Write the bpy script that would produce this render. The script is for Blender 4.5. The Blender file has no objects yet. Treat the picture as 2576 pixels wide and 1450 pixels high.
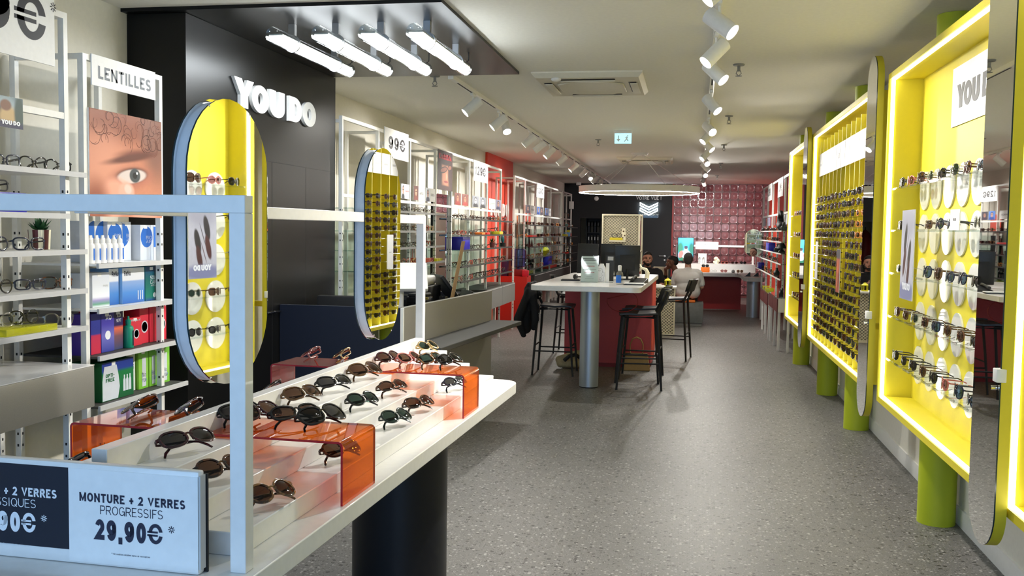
import bpy, bmesh, math, random
from mathutils import Vector, Matrix, Euler
random.seed(11)
R = math.radians
PI = math.pi
sc = bpy.context.scene
COL = sc.collection

# ------------------------------------------------------------------ materials
MATS = {}
def _nt(name):
    m = bpy.data.materials.new(name); m.use_nodes = True
    nt = m.node_tree; nt.nodes.clear()
    out = nt.nodes.new('ShaderNodeOutputMaterial')
    MATS[name] = m
    return m, nt, out
def _c(c):
    return (c[0], c[1], c[2], 1.0)
def srgb(r, g, b):
    f = lambda v: (v/255/12.92) if v/255 <= .04045 else ((v/255+.055)/1.055)**2.4
    return (f(r), f(g), f(b))
def mat(name, col, rough=.5, metal=0., noise=.06, nscale=40., bump=0., spec=.5, coat=0., emit=None, estr=0., alpha=1., trans=0., ior=1.45, rvar=0.):
    """principled surface whose colour and roughness wander a little with a noise texture"""
    m, nt, out = _nt(name)
    N, L = nt.nodes, nt.links
    b = N.new('ShaderNodeBsdfPrincipled')
    tc = N.new('ShaderNodeTexCoord')
    nz = N.new('ShaderNodeTexNoise'); nz.inputs['Scale'].default_value = nscale; nz.inputs['Detail'].default_value = 3
    L.new(tc.outputs['Object'], nz.inputs['Vector'])
    mx = N.new('ShaderNodeMix'); mx.data_type = 'RGBA'
    k = noise
    mx.inputs['A'].default_value = _c([max(0, v*(1-k)) for v in col]); mx.inputs['B'].default_value = _c([min(1, v*(1+k)) for v in col])
    L.new(nz.outputs['Fac'], mx.inputs['Factor']); L.new(mx.outputs['Result'], b.inputs['Base Color'])
    b.inputs['Roughness'].default_value = rough; b.inputs['Metallic'].default_value = metal
    b.inputs['Specular IOR Level'].default_value = spec; b.inputs['Coat Weight'].default_value = coat
    b.inputs['Transmission Weight'].default_value = trans; b.inputs['IOR'].default_value = ior
    if emit: b.inputs['Emission Color'].default_value = _c(emit); b.inputs['Emission Strength'].default_value = estr
    if bump:
        bp = N.new('ShaderNodeBump'); bp.inputs['Strength'].default_value = bump; bp.inputs['Distance'].default_value = .002
        L.new(nz.outputs['Fac'], bp.inputs['Height']); L.new(bp.outputs['Normal'], b.inputs['Normal'])
    L.new(b.outputs[0], out.inputs[0])
    return m
def sheet(name, tint, refl=.08, rough=.03, tintdark=None):
    """thin see-through sheet: tinted transparency under a fresnel gloss (acrylic, glass, lenses)"""
    m, nt, out = _nt(name)
    N, L = nt.nodes, nt.links
    t = N.new('ShaderNodeBsdfTransparent'); g = N.new('ShaderNodeBsdfGlossy')
    tc = N.new('ShaderNodeTexCoord'); nz = N.new('ShaderNodeTexNoise'); nz.inputs['Scale'].default_value = 12
    L.new(tc.outputs['Object'], nz.inputs['Vector'])
    mx = N.new('ShaderNodeMix'); mx.data_type = 'RGBA'
    mx.inputs['A'].default_value = _c(tint); mx.inputs['B'].default_value = _c(tintdark or [v*.94 for v in tint])
    L.new(nz.outputs['Fac'], mx.inputs['Factor']); L.new(mx.outputs['Result'], t.inputs['Color'])
    g.inputs['Roughness'].default_value = rough; g.inputs['Color'].default_value = (1, 1, 1, 1)
    lw = N.new('ShaderNodeLayerWeight'); lw.inputs['Blend'].default_value = .5
    fr = N.new('ShaderNodeMath'); fr.operation = 'POWER'; fr.inputs[1].default_value = 5.2; L.new(lw.outputs['Facing'], fr.inputs[0])
    ad = N.new('ShaderNodeMath'); ad.operation = 'ADD'; ad.use_clamp = True; ad.inputs[1].default_value = refl
    L.new(fr.outputs[0], ad.inputs[0])
    ms = N.new('ShaderNodeMixShader'); L.new(ad.outputs[0], ms.inputs[0]); L.new(t.outputs[0], ms.inputs[1]); L.new(g.outputs[0], ms.inputs[2])
    L.new(ms.outputs[0], out.inputs[0])
    return m
def acrylic(name, tint, body, amount=.35):
    """coloured cast acrylic: tinted transparency, some coloured body scatter and gloss"""
    m = sheet(name, tint, .03, .02)
    nt = m.node_tree; N, L = nt.nodes, nt.links
    ms = [n for n in N if n.type == 'MIX_SHADER'][0]; out = [n for n in N if n.type == 'OUTPUT_MATERIAL'][0]; t = [n for n in N if n.type == 'BSDF_TRANSPARENT'][0]
    d = N.new('ShaderNodeBsdfDiffuse'); d.inputs[0].default_value = _c(body)
    m2 = N.new('ShaderNodeMixShader'); m2.inputs[0].default_value = amount
    L.new(t.outputs[0], m2.inputs[1]); L.new(d.outputs[0], m2.inputs[2]); L.new(m2.outputs[0], ms.inputs[1])
    return m
def emis(name, col, s):
    m, nt, out = _nt(name)
    e = nt.nodes.new('ShaderNodeEmission'); e.inputs[0].default_value = _c(col); e.inputs[1].default_value = s
    nt.links.new(e.outputs[0], out.inputs[0]); return m
def tortoise(name, a, b, scale=60, rough=.08):
    m, nt, out = _nt(name); N, L = nt.nodes, nt.links
    p = N.new('ShaderNodeBsdfPrincipled'); tc = N.new('ShaderNodeTexCoord'); nz = N.new('ShaderNodeTexNoise'); nz.inputs['Scale'].default_value = scale; nz.inputs['Detail'].default_value = 2
    cr = N.new('ShaderNodeValToRGB'); cr.color_ramp.elements[0].position = .42; cr.color_ramp.elements[1].position = .6
    cr.color_ramp.elements[0].color = _c(a); cr.color_ramp.elements[1].color = _c(b)
    L.new(tc.outputs['Object'], nz.inputs['Vector']); L.new(nz.outputs['Fac'], cr.inputs[0]); L.new(cr.outputs[0], p.inputs['Base Color'])
    p.inputs['Roughness'].default_value = rough; p.inputs['Coat Weight'].default_value = .5
    L.new(p.outputs[0], out.inputs[0]); return m
def photo(name, base, blobs=(), rough=.45, noise=.12, nscale=14., emit=0.):
    """a printed (or displayed) picture: soft elliptical colour patches laid over a base colour in the sheet's own 0..1 picture coordinates.
    blob = (cx, cy, rx, ry, rotation_deg, colour, softness)"""
    m, nt, out = _nt(name); N, L = nt.nodes, nt.links
    tc = N.new('ShaderNodeTexCoord')
    nz = N.new('ShaderNodeTexNoise'); nz.inputs['Scale'].default_value = nscale; nz.inputs['Detail'].default_value = 4
    L.new(tc.outputs['UV'], nz.inputs['Vector'])
    mx = N.new('ShaderNodeMix'); mx.data_type = 'RGBA'
    mx.inputs['A'].default_value = _c([v*(1-noise) for v in base]); mx.inputs['B'].default_value = _c([min(1, v*(1+noise)) for v in base])
    L.new(nz.outputs['Fac'], mx.inputs['Factor']); cur = mx.outputs['Result']
    for cx, cy, rx, ry, rot, col, soft in blobs:
        mp = N.new('ShaderNodeMapping'); mp.vector_type = 'TEXTURE'
        mp.inputs['Location'].default_value = (cx, cy, 0); mp.inputs['Rotation'].default_value = (0, 0, R(rot)); mp.inputs['Scale'].default_value = (rx, ry, 1)
        L.new(tc.outputs['UV'], mp.inputs['Vector'])
        ln = N.new('ShaderNodeVectorMath'); ln.operation = 'LENGTH'; L.new(mp.outputs[0], ln.inputs[0])
        mr = N.new('ShaderNodeMapRange'); mr.interpolation_type = 'SMOOTHSTEP'
        mr.inputs['From Min'].default_value = 1-soft; mr.inputs['From Max'].default_value = 1+soft*.3+.001; mr.inputs['To Min'].default_value = 1; mr.inputs['To Max'].default_value = 0
        L.new(ln.outputs['Value'], mr.inputs['Value'])
        m2 = N.new('ShaderNodeMix'); m2.data_type = 'RGBA'; m2.inputs['B'].default_value = _c(col)
        L.new(mr.outputs[0], m2.inputs['Factor']); L.new(cur, m2.inputs['A']); cur = m2.outputs['Result']
    b = N.new('ShaderNodeBsdfPrincipled'); b.inputs['Roughness'].default_value = rough
    L.new(cur, b.inputs['Base Color'])
    if emit: L.new(cur, b.inputs['Emission Color']); b.inputs['Emission Strength'].default_value = emit
    L.new(b.outputs[0], out.inputs[0]); return m
def bands(name, stops, axis='Y', rough=.4, noise=.04):
    """printed pack: colour stops up the picture's V (or along U) axis"""
    m, nt, out = _nt(name); N, L = nt.nodes, nt.links
    tc = N.new('ShaderNodeTexCoord'); sp = N.new('ShaderNodeSeparateXYZ'); L.new(tc.outputs['UV'], sp.inputs[0])
    cr = N.new('ShaderNodeValToRGB'); e = cr.color_ramp.elements
    while len(e) < len(stops): e.new(.5)
    for k, (p, c) in enumerate(stops): e[k].position = p; e[k].color = _c(c)
    L.new(sp.outputs[axis], cr.inputs[0])
    b = N.new('ShaderNodeBsdfPrincipled'); b.inputs['Roughness'].default_value = rough
    L.new(cr.outputs[0], b.inputs['Base Color']); L.new(b.outputs[0], out.inputs[0]); return m

# ------------------------------------------------------------------ mesh builder
class MB:
    def __init__(s): s.v = []; s.f = []; s.m = []; s.uv = {}; s.M = None; s.mi = 0
    def add(s, vs, fs, mi=None):
        o = len(s.v)
        for p in vs:
            p = Vector(p)
            s.v.append(s.M @ p if s.M else p)
        for f in fs: s.f.append([o+i for i in f]); s.m.append(s.mi if mi is None else mi)
        return s
    def box(s, x0, x1, y0, y1, z0, z1, mi=None):
        return s.add([(x0,y0,z0),(x1,y0,z0),(x1,y1,z0),(x0,y1,z0),(x0,y0,z1),(x1,y0,z1),(x1,y1,z1),(x0,y1,z1)],
                     [(0,3,2,1),(4,5,6,7),(0,1,5,4),(1,2,6,5),(2,3,7,6),(3,0,4,7)], mi)
    def rbox(s, x0, x1, y0, y1, z0, z1, r=.004, mi=None):
        """box whose twelve edges are rounded off"""
        bm = bmesh.new(); bmesh.ops.create_cube(bm, size=1)
        for v in bm.verts: v.co = Vector(((x0+x1)/2+v.co.x*(x1-x0), (y0+y1)/2+v.co.y*(y1-y0), (z0+z1)/2+v.co.z*(z1-z0)))
        r = min(r, .45*min(x1-x0, y1-y0, z1-z0))
        bmesh.ops.bevel(bm, geom=bm.edges[:], offset=r, segments=2, affect='EDGES', profile=.5)
        bm.verts.ensure_lookup_table()
        s.add([v.co[:] for v in bm.verts], [[v.index for v in f.verts] for f in bm.faces], mi); bm.free(); return s
    def prism(s, pts, a0, a1, axis='z', mi=None, rev=False):
        """closed 2-D outline pushed from a0 to a1 along an axis"""
        n = len(pts)
        P = {'z': lambda p, a: (p[0], p[1], a), 'y': lambda p, a: (p[0], a, p[1]), 'x': lambda p, a: (a, p[0], p[1])}[axis]
        vs = [P(p, a0) for p in pts]+[P(p, a1) for p in pts]
        fs = [list(range(n))[::-1], list(range(n, 2*n))]+[(i, (i+1) % n, n+(i+1) % n, n+i) for i in range(n)]
        return s.add(vs, fs, mi)
    def cyl(s, p0, p1, r0, r1=None, n=16, mi=None, cap=True):
        r1 = r0 if r1 is None else r1
        p0, p1 = Vector(p0), Vector(p1); d = (p1-p0).normalized()
        a = d.orthogonal().normalized(); b = d.cross(a)
        vs = []
        for p, r in ((p0, r0), (p1, r1)):
            for i in range(n):
                t = 2*PI*i/n; vs.append(p+(a*math.cos(t)+b*math.sin(t))*r)
        fs = [(i, (i+1) % n, n+(i+1) % n, n+i) for i in range(n)]
        if cap: fs += [list(range(n))[::-1], list(range(n, 2*n))]
        return s.add(vs, fs, mi)
    def lathe(s, prof, c=(0,0,0), n=24, mi=None, axis='z'):
        vs = []; fs = []; k = len(prof)
        for r, h in prof:
            for i in range(n):
                t = 2*PI*i/n; x, y = r*math.cos(t), r*math.sin(t)
                p = (x, y, h) if axis == 'z' else ((h, x, y) if axis == 'x' else (x, h, y))
                vs.append((c[0]+p[0], c[1]+p[1], c[2]+p[2]))
        for j in range(k-1):
            for i in range(n): fs.append((j*n+i, j*n+(i+1) % n, (j+1)*n+(i+1) % n, (j+1)*n+i))
        if prof[0][0] > 1e-6: fs.append(list(range(n))[::-1])
        if prof[-1][0] > 1e-6: fs.append([(k-1)*n+i for i in range(n)])
        return s.add(vs, fs, mi)
    def tube(s, path, r, n=8, mi=None, closed=False, flat=1.):
        """round (or flattened) tube along a path; r may be a list"""
        P = [Vector(p) for p in path]; k = len(P); vs = []; fs = []
        up = Vector((0, 0, 1)); prev = None
        for j, p in enumerate(P):
            a = P[(j-1) % k] if (j or closed) else P[0]; b = P[(j+1) % k] if (j < k-1 or closed) else P[-1]
            d = (b-a).normalized()
            if prev is None: u = d.cross(up) if abs(d.dot(up)) < .95 else d.cross(Vector((1, 0, 0)))
            else: u = prev-d*prev.dot(d)
            u.normalize(); prev = u; w = d.cross(u)
            rr = r[j] if isinstance(r, (list, tuple)) else r
            for i in range(n):
                t = 2*PI*i/n; vs.append(p+u*math.cos(t)*rr*flat+w*math.sin(t)*rr)
        for j in range(k if closed else k-1):
            q = (j+1) % k
            for i in range(n): fs.append((j*n+i, j*n+(i+1) % n, q*n+(i+1) % n, q*n+i))
        if not closed: fs += [list(range(n))[::-1], [(k-1)*n+i for i in range(n)]]
        return s.add(vs, fs, mi)
    def ball(s, c, r, n=12, k=8, mi=None):
        rx, ry, rz = (r, r, r) if not isinstance(r, (tuple, list)) else r
        vs = [(c[0], c[1], c[2]-rz)]; fs = []
        for j in range(1, k):
            a = -PI/2+PI*j/k
            for i in range(n):
                t = 2*PI*i/n; vs.append((c[0]+rx*math.cos(a)*math.cos(t), c[1]+ry*math.cos(a)*math.sin(t), c[2]+rz*math.sin(a)))
        vs.append((c[0], c[1], c[2]+rz)); e = len(vs)-1
        for i in range(n): fs.append((0, 1+(i+1) % n, 1+i)); fs.append((e, 1+(k-2)*n+i, 1+(k-2)*n+(i+1) % n))
        for j in range(k-2):
            for i in range(n): fs.append((1+j*n+i, 1+j*n+(i+1) % n, 1+(j+1)*n+(i+1) % n, 1+(j+1)*n+i))
        return s.add(vs, fs, mi)
    def quad(s, o, u, v, mi=None):
        """flat picture sheet with 0..1 picture coordinates; o lower-left corner, u right edge, v up edge"""
        o, u, v = Vector(o), Vector(u), Vector(v)
        s.uv[len(s.f)] = [(0,0),(1,0),(1,1),(0,1)]
        return s.add([o, o+u, o+u+v, o+v], [(0,1,2,3)], mi)
    def build(s, name, mats, parent=None, loc=None, rotz=0., smooth=35., bevel=0.):
        me = bpy.data.meshes.new(name)
        org = Vector(loc) if loc is not None else Vector((0, 0, 0))
        me.from_pydata([p[:] for p in s.v], [], s.f)
        if not isinstance(mats, (list, tuple)): mats = [mats]
        for m in mats: me.materials.append(MATS[m] if isinstance(m, str) else m)
        if len(mats) > 1: me.polygons.foreach_set('material_index', s.m)
        if s.uv:
            ul = me.uv_layers.new(name='UVMap')
            for fi, c in s.uv.items():
                for li, uvc in zip(me.polygons[fi].loop_indices, c): ul.data[li].uv = uvc
        me.validate(); me.update()
        if smooth:
            me.polygons.foreach_set('use_smooth', [True]*len(me.polygons)); me.set_sharp_from_angle(angle=R(smooth))
        o = bpy.data.objects.new(name, me); COL.objects.link(o)
        o.location = org; o.rotation_euler = (0, 0, rotz)
        if parent: o.parent = parent
        if bevel:
            b = o.modifiers.new('edge', 'BEVEL'); b.width = bevel; b.segments = 2; b.limit_method = 'ANGLE'; b.angle_limit = R(50); b.harden_normals = False
        return o

# ------------------------------------------------------------------ scene graph
def tag(o, label, cat, group=None):
    o['label'] = label; o['category'] = cat
    if group: o['group'] = group
    return o
def thing(name, label, cat, loc=(0,0,0), rotz=0., group=None):
    o = bpy.data.objects.new(name, None); COL.objects.link(o)
    o.location = loc; o.rotation_euler = (0, 0, rotz); o.empty_display_size = .05
    return tag(o, label, cat, group)
def struct(o):
    o['kind'] = 'structure'; return o
def dup(root, loc, rotz=0., label=None, group=None, swap=None):
    """a copy of a thing with copies of its parts and sub-parts"""
    r = root.copy(); COL.objects.link(r); r.location = loc; r.rotation_euler = (0, 0, rotz)
    if label: r['label'] = label
    if group: r['group'] = group
    for ch in root.children:
        c = ch.copy(); COL.objects.link(c); c.parent = r
        for g in ch.children:
            d = g.copy(); COL.objects.link(d); d.parent = c
    return r

# ------------------------------------------------------------------ lettering
_TX = {}
def letters(mb, txt, o, u, v, bold=.14, mi=None):
    """lettering stretched over the rectangle o, o+u, o+v (flat print, one print thickness off its surface)"""
    vs, fs = _text_geo(txt, bold); o, u, v = Vector(o), Vector(u), Vector(v)
    n = u.cross(v).normalized()*.0006
    return mb.add([o+u*a+v*b+n for a, b in vs], fs, mi)
def shape2d(loops, depth=0., bev=0., offset=0.):
    """filled 2-D outline with holes -> verts (x,y,z), faces"""
    cu = bpy.data.curves.new('outline', 'CURVE'); cu.dimensions = '2D'; cu.fill_mode = 'BOTH'; cu.extrude = depth; cu.bevel_depth = bev; cu.offset = offset
    for lp in loops:
        sp = cu.splines.new('POLY'); sp.points.add(len(lp)-1); sp.use_cyclic_u = True
        for p, q in zip(sp.points, lp): p.co = (q[0], q[1], 0, 1)
    ob = bpy.data.objects.new('outline', cu); me = ob.to_mesh()
    vs = [v.co.copy() for v in me.vertices]; fs = [tuple(p.vertices) for p in me.polygons]
    ob.to_mesh_clear(); bpy.data.objects.remove(ob); bpy.data.curves.remove(cu)
    return vs, fs
def arc(cx, cy, rx, ry, a0, a1, n=20):
    return [(cx+rx*math.cos(R(a0+(a1-a0)*i/n)), cy+ry*math.sin(R(a0+(a1-a0)*i/n))) for i in range(n+1)]
def logo_loops():
    """the heavy five-letter wordmark; each entry is one letter's loops, total size 1 x .27"""
    Y = [[(0,.27),(.078,.27),(.108,.185),(.138,.27),(.206,.27),(.144,.118),(.144,0),(.066,0),(.066,.118)]]
    O = lambda x, w=.190: [arc(x+w/2, .128, w/2, .135, 0, 360, 36)[:-1], arc(x+w/2, .128, w*.16, .062, 360, 0, 24)[:-1]]
    U = [[(.388,.262),(.460,.262),(.460,.1)]+arc(.478,.095,.018,.035,180,360,10)+[(.496,.262),(.568,.262),(.568,.085)]+arc(.478,.09,.090,.097,0,-180,20)]
    D = [[(.628,.262),(.70,.262)]+arc(.70,.131,.095,.131,90,-90,20)+[(.628,0)], [(.698,.192),(.706,.192)]+arc(.706,.131,.024,.061,90,-90,12)+[(.698,.070)]]
    return [Y, O(.186), U, D, O(.805)]
def logo(mb, o, u, depth=.0, mi=None, unit=None, h=None):
    """wordmark: o lower-left, u full width vector, v up"""
    o, u = Vector(o), Vector(u); L = u.length; ux = u/L; vz = unit or Vector((0,0,1)); n = ux.cross(vz); ky = (h or L*.158)/(.27*L)
    for loops in logo_loops():
        vs, fs = shape2d(loops, depth/2/L if depth else 0)
        off = depth/2+.0008
        mb.add([o+ux*p.x*L+vz*p.y*L*ky+n*(p.z*L+off) for p in vs], fs, mi)
    return mb
def euro(o, u, h, mb, mi=None, vz=Vector((0,0,1))):
    """euro sign with the heavy cut-through bars; o lower-left, u unit right vector, h height"""
    o, u = Vector(o), Vector(u).normalized(); n = u.cross(vz)*.0006
    C1 = arc(.5,.5,.38,.5,8,180,20)+arc(.5,.5,.19,.3,180,8,16)
    C2 = arc(.5,.5,.38,.5,180,352,20)+arc(.5,.5,.19,.3,352,180,16)
    for lp in (arc(.47,.52,.4,.48,10,178,20)+arc(.47,.54,.2,.28,178,10,16), arc(.47,.48,.4,.48,182,350,20)+arc(.47,.46,.2,.28,350,182,16),
               [(0,.535),(.6,.535),(.6,.63),(0,.63)], [(0,.37),(.6,.37),(.6,.465),(0,.465)]):
        vs, fs = shape2d([lp]); mb.add([o+u*p.x*h*.95+vz*p.y*h+n for p in vs], fs, mi)
    return mb
def star(o, u, h, mb, mi=None, vz=Vector((0,0,1))):
    """small footnote asterisk"""
    o, u = Vector(o), Vector(u).normalized(); n = u.cross(vz)*.0006
    for k in range(8):
        a = PI*k/4; d = u*math.cos(a)+vz*math.sin(a); e = -u*math.sin(a)+vz*math.cos(a)
        mb.add([o+n+d*h*.12-e*h*.05, o+n+d*h*.5-e*h*.07, o+n+d*h*.5+e*h*.07, o+n+d*h*.12+e*h*.05], [(0,1,2,3)], mi)
    return mb
UX, UY, UZ = Vector((1,0,0)), Vector((0,1,0)), Vector((0,0,1))

# ------------------------------------------------------------------ palette
W_ = (.80, .79, .75)
mat('white_paint', W_, .35); mat('white_satin', (.82,.81,.79), .22, coat=.2); mat('white_wall', (.72,.69,.60), .7, bump=.05); mat('white_plaster', (.80,.78,.71), .8)
mat('paper', (.85,.85,.84), .55); mat('ink', (.012,.012,.016), .5); mat('navy_ink', (.02,.022,.05), .5); mat('grey_ink', (.13,.14,.16), .5); mat('white_ink', (.8,.82,.86), .5)
mat('black_panel', (.004,.004,.0038), .34, spec=.32); mat('black_matt', (.012,.012,.013), .6); mat('black_gloss', (.008,.008,.009), .12, coat=.4); mat('black_plastic', (.015,.016,.017), .38)
mat('black_wall', (.008,.009,.011), .7); mat('navy', (.006,.009,.022), .5); mat('navy_column', (.006,.007,.012), .42)
mat('grey_metal', (.30,.29,.26), .38, .35, noise=.1, nscale=200); mat('grey_dark', (.055,.053,.048), .65, spec=.25); mat('grey_mid', (.22,.22,.21), .5); mat('grey_light', (.5,.5,.5), .45)
mat('steel', (.62,.62,.62), .3, 1.); mat('chrome', (.85,.85,.85), .1, 1.); mat('silver_column', (.42,.47,.53), .38, .75, noise=.04, nscale=300)
mat('mirror', (.93,.95,.95), .012, 1., noise=.002); mat('drum_white', (.68,.72,.78), .4); mat('mirror_edge', (.01,.03,.04), .15)
mat('yellow', srgb(214,198,44), .52, noise=.03); mat('yellow_green', srgb(178,190,36), .5, noise=.03); mat('yellow_box', srgb(226,220,40), .4)
mat('cream_slat', srgb(236,222,140), .5)
mat('coral', srgb(222,74,52), .6, noise=.04); mat('red_cab', srgb(206,48,36), .45); mat('red_dark', srgb(140,34,34), .5); mat('pink_red', srgb(190,76,80), .5); mat('wine', srgb(96,42,42), .45)
mat('cardboard', srgb(176,140,92), .75, noise=.1, nscale=90); mat('blue_plastic', srgb(40,36,160), .3); mat('blue_print', srgb(30,100,190), .45); mat('teal_print', srgb(10,110,120), .4)
mat('green_print', srgb(30,110,60), .4); mat('lime_print', srgb(140,200,60), .4); mat('red_print', srgb(214,40,60), .4); mat('violet_print', srgb(72,48,150), .4); mat('sky_print', srgb(120,170,220), .4)
mat('orange_paint', srgb(236,120,40), .5); mat('teal_plastic', srgb(20,140,110), .35); mat('concrete', (.17,.18,.175), .8, noise=.25, nscale=18, bump=.2); mat('leaf', srgb(40,90,50), .5, noise=.3); mat('cream', srgb(232,226,200), .5)
mat('purple_dk', srgb(70,40,80), .4); mat('tan_bag', srgb(150,120,70), .6, noise=.15); mat('canvas', srgb(170,155,120), .8, noise=.2)
acrylic('orange_acrylic', (1.,.44,.09), (.95,.22,.03), .16); acrylic('rose_acrylic', (.95,.42,.36), (.7,.14,.1), .25); mat('acrylic_edge', srgb(170,36,46), .25)
acrylic('yellow_acrylic', (.95,.95,.12), (.8,.78,.05), .35)
sheet('clear', (.93,.96,.95), .02); sheet('clear_lens', (.94,.96,.96), .015); sheet('glass_shelf', (.80,.88,.86), .03)
sheet('lens_brown', (.10,.055,.035), .03); sheet('lens_grey', (.05,.05,.052), .03); sheet('lens_green', (.03,.055,.045), .03); sheet('lens_blue', (.08,.14,.22), .06)
sheet('lens_rose', (.35,.16,.16), .05); sheet('water_blue', (.32,.42,.85), .06); sheet('tube_clear', (.92,.94,.94), .03)
tortoise('tortoise', (.012,.006,.005), (.12,.045,.02)); tortoise('tortoise_light', (.05,.022,.01), (.30,.14,.05)); tortoise('burgundy', (.03,.006,.008), (.08,.015,.02))
mat('frame_black', (.007,.007,.008), .1, coat=.5); mat('frame_navy', (.01,.014,.035), .12, coat=.5); mat('frame_green', (.008,.02,.017), .12, coat=.5); mat('frame_brown', (.10,.05,.02), .12, coat=.5)
mat('frame_gold', (.6,.42,.2), .25, 1.); mat('frame_rose', (.42,.12,.1), .2); sheet('frame_crystal', (.86,.86,.84), .12, .1); mat('frame_red', (.45,.06,.03), .2, coat=.4); mat('frame_orange', (.75,.28,.05), .2)
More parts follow.
